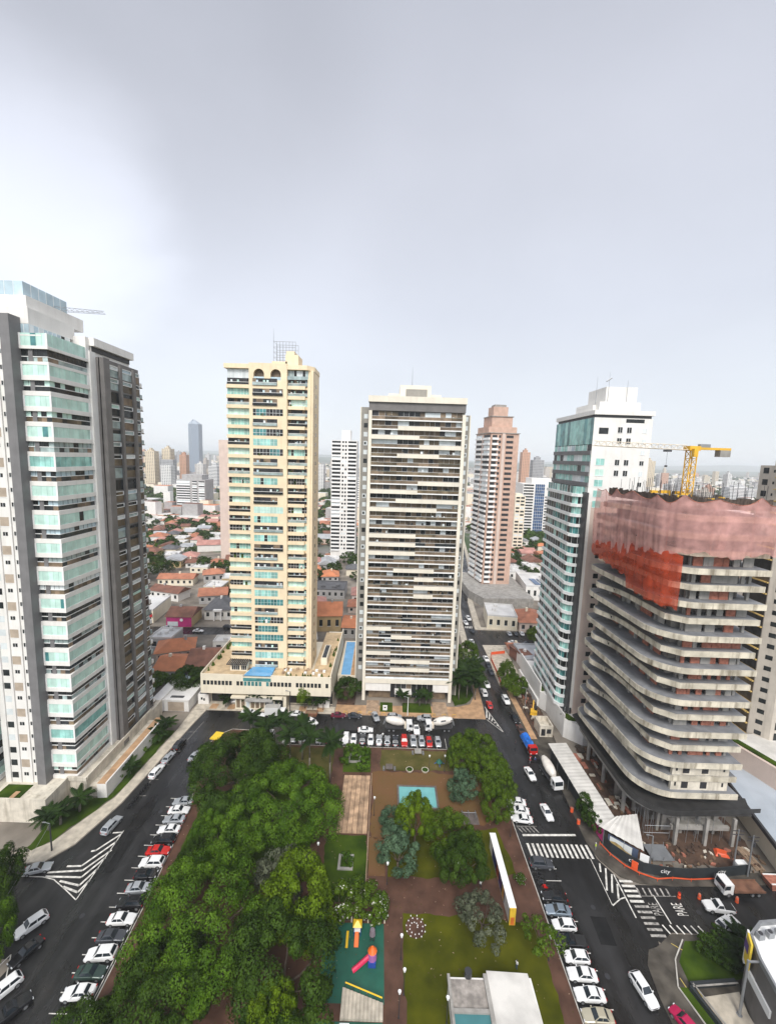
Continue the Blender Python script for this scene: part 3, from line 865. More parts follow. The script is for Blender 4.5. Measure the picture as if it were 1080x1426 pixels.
# ---- cream tower
shift = []
def tower_cream():
    R = random.Random(11)
    t = thing('cream_tower', 'cream apartment tower with teal curtained balconies and two arches under its roofline', 'tower', (-35, 139, 0))
    shift.append(t)
    z0, fh, nf = 11.0, 2.95, 31
    zt = z0 + fh * nf            # 102.45
    b = MB()
    b.box(-47.9, -23.2, 129.4, 139, 5, 105.2)
    b.box(-41.4, -30.1, 128.1, 129.5, 8.0, 101.6)              # middle shaft
    b.box(-23.0, -22.4, 128.6, 139, 9, 104.8)                 # east side wall
    b.box(-24.0, -23.0, 128.3, 129.5, 9, 102.2)
    b.build('wall', M['cream_wall'], t)
    wins, par = [], []
    def styl():
        r = R.random()
        return 'teal' if r < 0.40 else ('open' if r < 0.78 else 'mix')
    def window(p0, p1, z, n, key, mid=False):
        wb = MB()
        s = styl()
        h = 1.98
        tint = R.choice([TEAL, TEAL, MINT, DEEP]) if mid else R.choice([TEAL, MINT, MINT])
        if s == 'teal':
            strip(wb, p0, p1, z, z + h, n, lambda i: tint if R.random() < 0.93 else R.choice([MINT, DARK]), 0.02, 0.06)
            wb.wbox(p0, p1, z + 0.85, z + 0.93, 0.02, 0.03, MINT)
        elif s == 'open':
            strip(wb, p0, p1, z, z + h, n, lambda i: R.choice([BLK, BLK, DARK, BRN]), 0.02, 0)
            wb.wquad(p0, p1, z, z + 0.75, 0.35, RAIL if R.random() < 0.6 else DARK)
            wb.wbox(p0, p1, z + 0.75, z + 0.85, 0.3, 0.1, FW)
            for q in range(1, n):
                if R.random() < 0.35:
                    a = lerp2(p0, p1, q / n)
                    wb.wquad(a, lerp2(p0, p1, (q + 0.6) / n), z + 0.1, z + 1.5, 0.06, R.choice([CURT, MINT, SKYG]))
        else:
            k0 = R.randrange(n)
            k1 = R.randrange(k0, n)
            strip(wb, p0, p1, z, z + h, n, lambda i: tint if k0 <= i <= k1 else R.choice([BLK, DARK]), 0.02, 0.06)
            wb.wbox(p0, p1, z + 0.78, z + 0.86, 0.05, 0.07, FW)
        if s != 'teal':
            for _ in range(R.randrange(1, 4)):
                f = R.uniform(.05, .9)
                a = lerp2(p0, p1, f)
                wb.box(a[0], a[0] + R.uniform(.25, .7), p0[1] - .3, p0[1] - .05, z + .1, z + R.uniform(.5, 1.3), R.choice([CURT, FW, 12, 12, BRN, RAIL]))
        wins.append((key, wb))
    for k in range(nf):
        z = z0 + fh * k
        for p0, p1, n in (((-48.3, 129.4), (-41.4, 129.4), 7), ((-30.0, 129.4), (-23.2, 129.4), 8)):
            window(p0, p1, z + 0.75, n, (p0[0], 129, z))
            pb = MB()
            pb.box(p0[0], p1[0] - (0 if p0[0] < -40 else 1.6), 128.35, 129.4, z - 0.28, z + 0.72)
            if p0[0] < -40:
                pb.box(-48.7, -47.9, 129.4, 134, z - 0.35, z + 0.75)
            par.append(pb)
        full = k % 2
        window((-40.3, 128.1), (-31.3 if full else -33.0, 128.1), z + 0.62, 9 if full else 7, (-36, 128, z), True)
    for pb in par:
        pb.build('balcony_parapet', M['cream_wall'], t)
    capped('window', wins, GL + [M['lawn_deep']], t)
    # crown with two arches
    b = MB()
    za = 101.6
    xs = (-41.4, -40.0, -36.9, -35.0, -31.9, -30.1)
    for i in (0, 2, 4):
        b.box(xs[i], xs[i + 1], 128.1, 129.4, za, 105.4)
    for xa, xb in ((xs[1], xs[2]), (xs[3], xs[4])):
        cx, r = (xa + xb) / 2, (xb - xa) / 2
        n = 10
        for i in range(n):
            t0, t1 = math.pi - math.pi * i / n, math.pi - math.pi * (i + 1) / n
            pa, pb = (cx + r * math.cos(t0), 103.3 + r * math.sin(t0)), (cx + r * math.cos(t1), 103.3 + r * math.sin(t1))
            for yy, flip in ((128.1, False), (129.3, True)):
                q = [(pa[0], yy, pa[1]), (pb[0], yy, pb[1]), (pb[0], yy, 105.4), (pa[0], yy, 105.4)]
                b.poly(q[::-1] if flip else q)
            b.poly([(pa[0], 128.1, pa[1]), (pa[0], 129.3, pa[1]), (pb[0], 129.3, pb[1]), (pb[0], 128.1, pb[1])])
    b.box(-41.4, -30.1, 128.1, 129.4, 105.4, 106.5)
    b.box(-48.9, -41.4, 128.3, 131, 104.9, 106.2)
    b.prism([(-30.1, 128.3), (-24.2, 128.3), (-22.3, 130.6), (-22.3, 139.3), (-30.1, 139.3)], 104.9, 106.2)
    b.box(-48.9, -30.1, 131, 139.3, 104.9, 106.2)
    crn = b.build('crown', M['cream_wall'], t)
    gb = MB()
    gb.wquad((xs[1], 129.38), (xs[2], 129.38), 101.6, 105.4, 0.01, BRN)
    gb.wquad((xs[3], 129.38), (xs[4], 129.38), 101.6, 105.4, 0.01, BRN)
    strip(gb, (xs[1], 128.3), (xs[2], 128.3), za, za + 1.0, 3, lambda i: SKYG, 0, 0)
    strip(gb, (xs[3], 128.3), (xs[4], 128.3), za, za + 1.0, 3, lambda i: SKYG, 0, 0)
    strip(gb, (-48.2, 129.35), (-41.5, 129.35), 102.2, 104.8, 6, lambda i: CURT, 0.05)
    strip(gb, (-30.0, 129.35), (-24.0, 129.35), 102.2, 104.8, 7, lambda i: R.choice([DARK, CURT, RAIL, DARK]), 0.05)
    strip(gb, (-30.0, 128.4), (-24.0, 128.4), 102.0, 103.0, 6, lambda i: RAIL, 0, 0)
    gb.build('glazing', GL, crn)
    b = MB()
    b.box(-35.6, -31, 132, 138, 106.2, 107.9)
    b.box(-31.5, -27.6, 132, 138, 106.2, 109.9)
    b.box(-31.3, -28.8, 132.2, 136, 109.9, 111.0)
    b.build('roof_house', M['cream_wall'], t)
    b = MB()
    for i in range(8):
        x = -35.2 + i * 0.95
        b.tube((x, 132.5, 107.9), (x, 132.5, 113.8), 0.05, n=4)
        b.tube((x, 136.5, 107.9), (x, 136.5, 113.8), 0.05, n=4)
    for z in (109.2, 110.7, 112.2, 113.8):
        b.tube((-35.2, 132.5, z), (-28.5, 132.5, z), 0.05, n=4)
        b.tube((-35.2, 136.5, z), (-28.5, 136.5, z), 0.05, n=4)
        b.tube((-35.2, 132.5, z), (-35.2, 136.5, z), 0.05, n=4)
    b.tube((-35.2, 132.5, 113.8), (-35.2, 132.5, 117.5), 0.06, 0.02, n=4)
    b.build('roof_rack', M['metal_grey'], t)
    # side slots
    gb = MB()
    for k in range(nf):
        z = z0 + fh * k
        gb.wquad((-22.4, 133), (-22.4, 134.2), z + 0.9, z + 2.0, 0.02, DARK)
    build_each(gb, 'side_window', GL, t)
    # podium
    b = MB()
    b.box(-55.4, -15.0, 121.9, 126.5, 5.6, 11.1)
    b.box(-55.4, -49.0, 126.5, 150, 0, 11.1)
    b.box(-54, -16, 126.5, 150, 0, 10.4)
    b.box(-20.6, -15.0, 126.5, 158, 0, 11.1)
    for x0, x1 in ((-55.4, -42.2), (-33.6, -15.0)):
        b.box(x0, x1, 121.9, 122.2, 11.1, 11.9)
    b.box(-55.4, -55.1, 122.2, 150, 11.1, 12.2)
    b.box(-15.3, -15.0, 122.2, 158, 11.1, 12.4)
    b.box(-45, -29, 122.6, 126.5, 0.1, 4.6)
    b.box(-46, -41.5, 121.4, 126.5, 4.3, 4.8)
    b.box(-33, -30, 121.4, 126.5, 4.3, 4.8)
    pod = b.build('podium', M['cream_pale'], t)
    b = MB()
    b.box(-41.5, -33, 121.0, 126.5, 3.6, 4.1)
    b.build('entrance_canopy', M['roof_grey'], pod)
    gb = MB()
    for x0 in np.arange(-54.6, -15.8, 1.15):
        if (x0 + 54.6) % 9.2 < 8.2:
            gb.wquad((x0, 121.9), (x0 + 0.85, 121.9), 8.4, 9.8, 0.02, DEEP if -42.4 < x0 < -34 else DARK)
    gb.wquad((-42.2, 121.9), (-33.6, 121.9), 9.9, 11.0, 0.02, DEEP)
    gb.wquad((-54, 126.5), (-45, 126.5), 0.3, 4.6, 0.02, BLK)
    gb.wquad((-29, 126.5), (-15, 126.5), 0.3, 4.8, 0.02, BLK)
    for x0 in np.arange(-44.6, -29.6, 1.5):
        gb.wquad((x0, 122.6), (x0 + 1.1, 122.6), 0.6, 3.4, 0.02, R.choice([DARK, BRN, CURT]))
    build_each(gb, 'window', GL, pod)
    b = MB()
    b.sheet([(-42.2, 122.2), (-33.6, 122.2), (-33.8, 127.8), (-41.0, 127.8)], 11.55)
    b.build('terrace_pool', M['pool_water'], t)
    b = MB()
    b.sheet([(-54.9, 122.3), (-42.4, 122.3), (-42.4, 127.9), (-48.8, 127.9), (-48.8, 149), (-54.9, 149)], 11.16)
    b.sheet([(-33.4, 122.3), (-15.4, 122.3), (-15.4, 157), (-21.5, 157), (-21.5, 127.9), (-33.4, 127.9)], 11.16)
    b.build('terrace_floor', M['sidewalk_warm'], t)
    b = MB()
    for i in range(34):
        x, y = R.choice([(R.uniform(-16.4, -15.5), R.uniform(123, 156)), (R.uniform(-33, -16), R.uniform(122.4, 123.2)), (R.uniform(-54.6, -53.8), R.uniform(123, 148))])
        b.cyl(x, y, 11.18, 11.2 + R.uniform(.5, 1.5), R.uniform(.3, .6), .12, 7)
    build_each(b, 'terrace_shrub', M['lawn_deep'], t)
    b = MB()
    for i in range(16):
        x, y = R.uniform(-32.5, -17), R.uniform(123.4, 127.2)
        b.box(x, x + .8, y, y + .8, 11.18, 11.75, i % 2)
    build_each(b, 'terrace_table', [M['frame_white'], M['deck_wood']], t)
    b = MB()
    b.box(-47.6, -42.2, 125.6, 128.2, 11.2, 13.4)
    th = b.build('terrace_house', M['cream_pale'], t)
    b = MB()
    for i in range(11):
        b.box(-48.3 + i * 0.6, -48.0 + i * 0.6, 124.6, 128.2, 13.8, 14.0)
    b.box(-48.4, -41.9, 124.6, 124.8, 13.6, 13.8)
    b.build('pergola', M['frame_dark'], t)
    gb = MB()
    strip(gb, (-47.0, 125.6), (-44.6, 125.6), 11.6, 13.0, 4, lambda i: DARK, 0.02)
    strip(gb, (-44.0, 125.6), (-42.4, 125.6), 11.6, 13.0, 3, lambda i: DARK, 0.02)
    gb.build('window', GL, th)
    b = MB()
    b.box(-19.6, -17.6, 131, 141, 11.2, 13.6)
    b.build('terrace_gallery', M['cream_pale'], t)
    b = MB(); b.sheet([(-19.3, 131.4), (-17.9, 131.4), (-17.9, 140.6), (-19.3, 140.6)], 13.62)
    b.build('skylight', M['glass_dark'], t)
    # gate houses
    for x0 in (-57.6, -19.2):
        b = MB()
        b.box(x0, x0 + 3.4, 124.6, 127.6 if x0 < -40 else 126.4, 0, 3.4)
        gh = b.build('gatehouse', M['white_wall'], t)
        gb = MB()
        gb.wquad((x0 + 0.9, 124.6), (x0 + 1.5, 124.6), 1.6, 2.4, 0.02, DARK)
        gb.wquad((x0 + 1.7, 124.6), (x0 + 2.2, 124.6), 1.3, 2.1, 0.02, DARK)
        gb.box(x0 + 0.4, x0 + 3.2, 124.9, 126.2, 3.4, 3.5, FD)
        gb.build('window', GL, gh)
tower_cream()
shift[0].location.x -= 1.0

# ---- striped centre tower
def tower_striped():
    R = random.Random(5)
    t = thing('striped_tower', 'taupe tower striped with white slab lines and cream balcony panels, facing the park', 'tower', (8, 140, 0))
    z0, fh, nf = 7.9, 2.78, 31
    zt = z0 + fh * nf       # 94.1
    b = MB()
    b.box(-6.6, 22.6, 131.0, 152, 7.0, 94.0)
    b.box(-9.2, -6.6, 134.2, 150, 0.1, 95.4)
    b.box(22.6, 24.7, 134.2, 150, 0.1, 93.8)
    b.build('wall', M['taupe_wall'], t)
    b = MB()
    b.box(-6.7, -5.75, 129.5, 131.0, 0.1, 94.0)
    b.box(21.7, 22.7, 129.5, 131.0, 0.1, 93.4)
    b.box(-9.5, -9.2, 134.0, 150, 0.1, 95.4)
    b.box(24.7, 25.0, 134.0, 150, 0.1, 93.8)
    b.box(-6.7, 22.7, 129.6, 152, 6.2, 7.6)
    b.build('cream_frame', M['ivory'], t)
    xs = [-5.75, 2.2, 8.9, 15.1, 21.7]
    wins = []
    for k in range(nf):
        z = z0 + fh * k
        sb = MB()
        sb.box(-5.75, 21.7, 129.75, 131.0, z - 0.14, z + 0.20)
        sb.build('floor_slab', M['frame_white'], t)
        gb = MB()
        segs = [R.random() < 0.5 for _ in range(4)]
        st = R.choice([BRN, BRZ, BRN, DARK])
        for j in range(4):
            p0, p1 = (xs[j], 131.0), (xs[j + 1], 131.0)
            up = R.choice([BRZ, DARK, BRZ, BRN, BRN, BRZ, BRZ, CURT])
            strip(gb, p0, p1, z + 1.15, z + fh - 0.14, 4, lambda i: up if R.random() < 0.72 else R.choice([BLK, BRN, DARK, CURT]), 0.05, 0.05)
            q0, q1 = (xs[j], 130.0), (xs[j + 1], 130.0)
            strip(gb, q0, q1, z + 0.20, z + 1.15, 2, lambda i: R.choice([st, st, BRZ, BRN]), 0.0, 0)
            gb.wbox(q0, q1, z + 1.13, z + 1.19, -0.05, 0.06, FW if R.random() < 0.8 else RAIL)
            for _ in range(R.randrange(0, 3)):
                a = lerp2(q0, q1, R.uniform(.05, .85))
                gb.box(a[0], a[0] + R.uniform(.3, .9), 130.2, 130.7, z + .3, z + R.uniform(1.3, 2.0), R.choice([CURT, BLK, BLK, BRN, BLK, DARK]))
        gb.build('balcony_glazing', GL, t)
        # cream balcony panels wander over the front
        if k < nf - 1:
            j0 = R.choice([0, 0, 1, 1, 2])
            j1 = min(4, j0 + R.choice([1, 2, 2, 3]))
            if R.random() < 0.62:
                cb = MB()
                cb.box(xs[j0] + 0.02, xs[j1] - 0.02, 129.55, 129.74, z - 0.2, z + 1.05)
                cb.build('cream_panel', M['ivory'], t)
        for xa, xb in ((-8.4, -7.2), (23.1, 24.2)):
            wb = MB()
            wb.wquad((xa, 134.2), (xb, 134.2), z + 0.6, z + 2.0, 0.02, CURT if R.random() < 0.7 else DARK)
            if R.random() < 0.4: wb.wquad((xa + 0.2, 134.2), (xa + 0.8, 134.2), z + 0.9, z + 1.7, 0.04, DARK)
            wins.append(((xa, 134, z), wb))
    capped('window', wins, GL, t)
    b = MB()
    b.box(-6.7, 22.7, 130.2, 152, 94.1, 96.6)
    b.build('attic_band', M['dark_wall'], t)
    b = MB()
    b.box(-6.9, 22.9, 129.6, 152.3, 96.6, 98.4)
    b.box(-1, 15.6, 136, 148, 98.4, 100.0)
    b.box(2.6, 12.2, 134, 148, 98.4, 102.4)
    rs = b.build('roof_slab', M['ivory'], t)
    b = MB(); b.box(4.4, 11.0, 133.9, 134.0, 98.6, 101.2)
    b.build('louvre', M['taupe_wall'], rs)
    b = MB(); b.tube((6.4, 137, 102.4), (6.4, 137, 108.5), 0.10, 0.03)
    b.build('antenna', M['metal_grey'], t)
    # base
    b = MB()
    b.box(-4.6, 21.0, 131.5, 150, 0.1, 6.2)
    b.build('lobby_wall', M['brown_panel'], t)
    b = MB()
    b.box(-5.7, 2.6, 129.9, 131.5, 3.4, 6.2)
    b.box(16.6, 21.7, 129.9, 131.5, 3.4, 6.2)
    b.box(4.0, 9.6, 128.6, 131.5, 3.0, 3.5)
    build_each(b, 'base_panel', M['white_wall'], t)
    gb = MB()
    strip(gb, (2.6, 131.5), (16.6, 131.5), 0.3, 6.0, 8, lambda i: R.choice([DARK, BRN, DARK, BLK]), 0.03)
    strip(gb, (-5.6, 129.9), (21.6, 129.9), 7.62, 8.4, 12, lambda i: CURT, 0.02)
    gb.build('lobby_glazing', GL, t)
tower_striped()

# ---- green and white tower behind the building site
def tower_green():
    R = random.Random(9)
    t = thing('green_tower', 'white tower with stepped green glazed balconies standing behind the concrete building site', 'tower', (63, 131, 0))
    b = MB()
    b.box(55.5, 71.5, 117.0, 143, 69.5, 92.6)
    b.box(55.5, 56.7, 116.85, 118.2, 7.0, 69.5)
    b.box(55.3, 71.8, 116.7, 143.3, 93.4, 94.6)
    b.box(58, 71.0, 118.5, 140, 92.6, 93.4)
    b.box(58.5, 70, 121, 136, 94.6, 97.4)
    b.box(60.2, 69, 121.5, 132, 97.4, 101.6)
    b.box(57.6, 60.5, 123, 134, 94.6, 96.6)
    b.build('wall', M['white_wall'], t)
    b = MB()
    b.box(56.7, 71.5, 117.0, 143, 5.5, 69.5)
    b.build('pink_shaft', M['pinkish_wall'], t)
    b = MB()
    b.box(55.9, 71.2, 117.3, 142.8, 92.6, 93.4)
    b.build('clerestory', M['frame_dark'], t)
    wins = []
    fh = 2.95
    for k in range(28):
        z = 8.4 + fh * k
        def w(x0, x1, za, zb, m, fr=True):
            wb = MB()
            wb.wquad((x0, 117), (x1, 117), za, zb, 0.02, m)
            if fr:
                wb.wbox((x0 - .08, 117), (x1 + .08, 117), za - 0.1, za, 0, 0.1, FW)
                wb.wbox(((x0 + x1) / 2 - .03, 117), ((x0 + x1) / 2 + .03, 117), za, zb, 0.02, 0.03, FW)
            wins.append((((x0 + x1) / 2, 117, za), wb))
        if z < 66:
            w(59.2, 60.6, z + 0.7, z + 2.1, DARK if R.random() < 0.93 else CURT, False)
        else:
            if z < 82: w(57.0, 59.3, z + 0.5, z + 2.3, R.choice([TEAL, MINT, TEAL]))
            if k % 3 != 1:
                w(62.2, 63.4, z + 0.6, z + 2.1, DARK); w(64.7, 65.9, z + 0.6, z + 2.1, DARK)
            w(69.0, 70.1, z + 0.7, z + 1.9, CURT if R.random() < .6 else DARK)
    wb = MB(); wb.wquad((57.0, 117), (59.6, 117), 88.2, 89.9, 0.02, DARK); wins.append(((57, 117, 88), wb))
    wb = MB(); wb.wquad((64.2, 117), (69.2, 117), 91.4, 92.4, 0.02, DARK); wins.append(((64, 117, 92), wb))
    capped('window', wins, GL, t)
    # west face upper curtain wall and grey bands
    gb = MB()
    strip(gb, (55.5, 143), (55.5, 117.0), 85.2, 92.6, 14, lambda i: R.choice([TEAL, DEEP, DEEP, TEAL]), 0.06, 0.05, TEAL)
    gb.build('curtain_wall', GL, t)
    for k in range(4):
        z = 73.6 + 2.95 * k
        gb = MB()
        strip(gb, (55.5, 143), (55.5, 117.0), z + 1.15, z + 2.95, 10, lambda i: R.choice([TEAL, CURT, SKYG, DARK, TEAL]), 0.06)
        gb.build('upper_window_band', GL, t)
        b = MB(); b.wbox((55.5, 143), (55.5, 117.0), z, z + 1.15, 0, 0.35)
        b.build('grey_band', M['grey_wall'], t)
    # stepped balconies
    A, B_, C_, D_ = (53.8, 143), (52.5, 120.4), (53.6, 118.7), (55.5, 118.4)
    core = MB()
    core.prism([(54.5, 143), (53.3, 121), (54.2, 119.5), (56.6, 119.2), (56.6, 143)], 6, 73.4, 0)
    core.build('balcony_core', M['frame_dark'], t)
    for k in range(23):
        z = 7.0 + 2.9 * k
        pb = MB()
        pb.prism([A, B_, C_, D_, (55.5, 143)], z - 0.22, z + 0.66)
        pb.build('balcony_parapet', M['frame_white'], t)
        gb = MB()
        m1 = R.choice([TEAL, DEEP, DARK])
        strip(gb, (A[0] + .5, A[1]), (B_[0] + .5, B_[1] + .3), z + 0.66, z + 2.68, 10, lambda i: m1 if R.random() < 0.30 else R.choice([DARK, BLK, DEEP, BLK, TEAL, DARK, DEEP]), 0)
        m2 = R.choice([TEAL, DEEP, TEAL, DARK])
        strip(gb, (B_[0] + .5, B_[1] + .3), (C_[0] + .3, C_[1] + .4), z + 0.66, z + 2.68, 2, lambda i: m2, 0)
        strip(gb, (C_[0] + .3, C_[1] + .4), (D_[0], D_[1] + .4), z + 0.66, z + 2.68, 2, lambda i: m2 if R.random() < .7 else DARK, 0)
        gb.build('balcony_glazing', GL, t)
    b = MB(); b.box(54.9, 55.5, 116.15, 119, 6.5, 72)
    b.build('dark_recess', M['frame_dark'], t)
    b = MB()
    for i, (x, y) in enumerate(((60.8, 121.4), (58.2, 123), (66, 121.3))):
        b.tube((x, y, 97), (x, y, 105.5 - i), 0.07, 0.03, n=5)
    b.tube((60.0, 121.4, 103), (61.4, 121.4, 104), 0.2, n=5)
    b.build('antenna', M['metal_grey'], t)
    # podium
    b = MB()
    b.prism([(51.8, 150), (51.5, 128.7), (52.9, 126.5), (53.4, 114.1), (57.5, 110.5), (72, 110.5), (72, 150)], 0, 5.6)
    b.prism([(51.8, 150), (51.5, 128.8), (51.9, 128.8), (52.2, 150)], 5.6, 8.4)
    b.prism([(52.9, 126.5), (53.4, 114.1), (53.7, 114.2), (53.2, 126.5)], 5.6, 7.0)
    b.box(50.9, 51.5, 129, 149, 0.1, 2.6)
    b.build('podium', M['white_wall'], t)
    b = MB()
    b.prism([(53.2, 116.4), (55.3, 116.4), (56.8, 113), (54.4, 113.6)], 5.62, 6.0)
    b.prism([(51.9, 149), (51.7, 129), (53.0, 129), (53.4, 149)], 5.62, 6.1)
    build_each(b, 'podium_planting', M['lawn_deep'], t)
    b = MB()
    b.prism([(56.9, 115.8), (71, 115.8), (71, 111), (57.9, 111)], 5.62, 5.7)
    b.build('podium_terrace', M['sidewalk_orange'], t)
    gb = MB()
    strip(gb, (54.2, 117.4), (56.4, 116.7), 5.7, 7.6, 4, lambda i: DARK, 0.02)
    gb.build('podium_window', GL, t)
tower_green()

# ---- brick tower under construction in the distance
def tower_brick():
    R = random.Random(2)
    t = thing('brick_tower', 'unfinished brown brick and white balcony tower beyond the striped tower', 'tower', (64, 258, 0))
    b = MB()
    b.prism([(58.8, 249.0), (75.6, 250.5), (74.0, 272), (54.6, 270)], 4, 96)
    b.build('wall', M['brick_pink'], t)
    b = MB()
    b.prism([(58, 252), (75, 253.5), (73, 271), (55, 269)], 96, 100)
    b.prism([(60, 254), (72.5, 255), (71.5, 268), (58, 267)], 100, 106)
    b.prism([(61, 256), (70, 257), (69.5, 266), (60, 265)], 106, 112)
    b.build('unfinished_top', M['brick_pink'], t)
    b = MB()
    b.prism([(58.2, 248.4), (76.2, 249.9), (74.6, 272.6), (54.0, 270.6)], 96.0, 96.4)
    b.prism([(59.6, 253.4), (73.2, 254.6), (72.2, 268.6), (57.6, 267.4)], 106.0, 106.4)
    b.prism([(62, 257), (69, 258), (69, 265), (61.5, 264)], 112, 113.4)
    b.build('top_slab', M['concrete'], t)
    P1, P2, P3 = (54.6, 270), (58.8, 249.0), (75.6, 250.5)
    bal, win = [], []
    for k in range(29):
        z = 6 + 3.08 * k
        for f0, f1 in ((0.03, 0.42), (0.55, 0.95)):
            bb = MB()
            a, c = lerp2(P1, P2, f0), lerp2(P1, P2, f1)
            bb.wbox(a, c, z, z + 1.25, 0, 1.0)
            bal.append(((a[0], a[1], z), bb))
            wb = MB(); wb.wquad(a, c, z + 1.25, z + 2.9, 0.05, BLK if R.random() < .75 else CURT)
            win.append(((a[0], a[1], z), wb))
        bb = MB()
        a, c = lerp2(P2, P3, 0.04), lerp2(P2, P3, 0.26)
        bb.wbox(a, c, z, z + 1.2, 0, 1.1)
        bal.append(((a[0], a[1], z), bb))
        for f0, f1 in ((0.05, 0.22), (0.28, 0.36), (0.55, 0.80)):
            wb = MB()
            a, c = lerp2(P2, P3, f0), lerp2(P2, P3, f1)
            wb.wquad(a, c, z + 1.2, z + 2.7, 0.06, BLK)
            win.append(((a[0], a[1], z), wb))
    capped('balcony', bal, M['frame_white'], t)
    capped('window_opening', win, GL, t)
    b = MB()
    a, c = lerp2(P2, P3, 0.40), lerp2(P2, P3, 0.5)
    b.wbox(a, c, 4, 96, 0, 0.5)
    b.wbox(lerp2(P1, P2, 0.45), lerp2(P1, P2, 0.52), 4, 96, 0, 0.4)
    b.build('pilaster', M['pinkish_wall'], t)
    b = MB()
    b.prism([(46.5, 268), (48.2, 236), (54, 222), (82, 224), (82, 275), (48, 275)], 0, 5)
    b.build('podium', M['concrete'], t)
tower_brick()
# ---- concrete tower under construction, its nets, crane and site
def arc(cx, cy, r, a0, a1, n):
    return [(cx + r * math.cos(math.radians(a0 + (a1 - a0) * i / n)), cy + r * math.sin(math.radians(a0 + (a1 - a0) * i / n))) for i in range(n + 1)]

def net_mat(name, col, alpha):
    m = mat(name, col, 0.8, 0.15, 0.5)
    nt = m.node_tree
    N, L = nt.nodes.new, nt.links.new
    b = nt.nodes['Principled BSDF']
    out = [n for n in nt.nodes if n.type == 'OUTPUT_MATERIAL'][0]
    tr = N('ShaderNodeBsdfTransparent')
    tr.inputs[0].default_value = (*[min(1, c * 0.5 + 0.5) for c in col], 1)
    ms = N('ShaderNodeMixShader')
    geo = N('ShaderNodeNewGeometry')
    nz = N('ShaderNodeTexNoise')
    nz.inputs['Scale'].default_value = 0.35
    nz.inputs['Detail'].default_value = 6
    L(geo.outputs['Position'], nz.inputs['Vector'])
    mr = N('ShaderNodeMapRange')
    mr.inputs['From Min'].default_value = 0.3
    mr.inputs['From Max'].default_value = 0.7
    mr.inputs['To Min'].default_value = alpha - 0.14
    mr.inputs['To Max'].default_value = alpha + 0.14
    L(nz.outputs['Fac'], mr.inputs['Value'])
    L(mr.outputs[0], ms.inputs['Fac'])
    L(tr.outputs[0], ms.inputs[1])
    L(b.outputs[0], ms.inputs[2])
    L(ms.outputs[0], out.inputs['Surface'])
    return m
M['net_pink'] = net_mat('net_pink', (0.74, 0.40, 0.36), 0.44)
M['net_red'] = net_mat('net_red', (0.60, 0.075, 0.022), 0.42)
M['crane_yellow'] = mat('crane_yellow', (0.70, 0.40, 0.03), 0.5, 0.08, 0.6)
M['crane_white'] = mat('crane_white', (0.70, 0.62, 0.50), 0.5, 0.08, 0.6)
M['formwork'] = mat('formwork', (0.075, 0.055, 0.042), 0.85, 0.35, 1.2)
M['concrete_room'] = mat('concrete_room', (0.19, 0.175, 0.155), 0.9, 0.5, 0.35, detail=6)
M['tray'] = mat('tray_rubber', (0.028, 0.027, 0.026), 0.6, 0.3, 0.5)
M['sheet_roof'] = mat('sheet_roof', (0.56, 0.54, 0.50), 0.55, 0.12, 0.4, streak=0)
M['hoarding'] = mat('hoarding', (0.022, 0.027, 0.030), 0.5, 0.2, 0.4)
M['magenta'] = mat('magenta', (0.50, 0.03, 0.18), 0.5, 0.1, 0.4)
M['orange_plastic'] = mat('orange_plastic', (0.72, 0.10, 0.03), 0.5, 0.12, 0.6)

ROUND = [(75.2, 79.8)] + arc(62.5, 87.3, 7.5, 270, 180, 8) + [(54.7, 98), (54.4, 104)] + arc(57.0, 108.2, 2.6, 180, 90, 5) + [(75.2, 110.8)]
INSET = [(75.0, 80.5), (60.6, 80.5), (57.4, 83.0), (57.0, 95.5), (56.4, 99.0)] + arc(57.0, 104.4, 2.9, 200, 110, 5) + [(58, 110.6), (75.0, 110.6)]

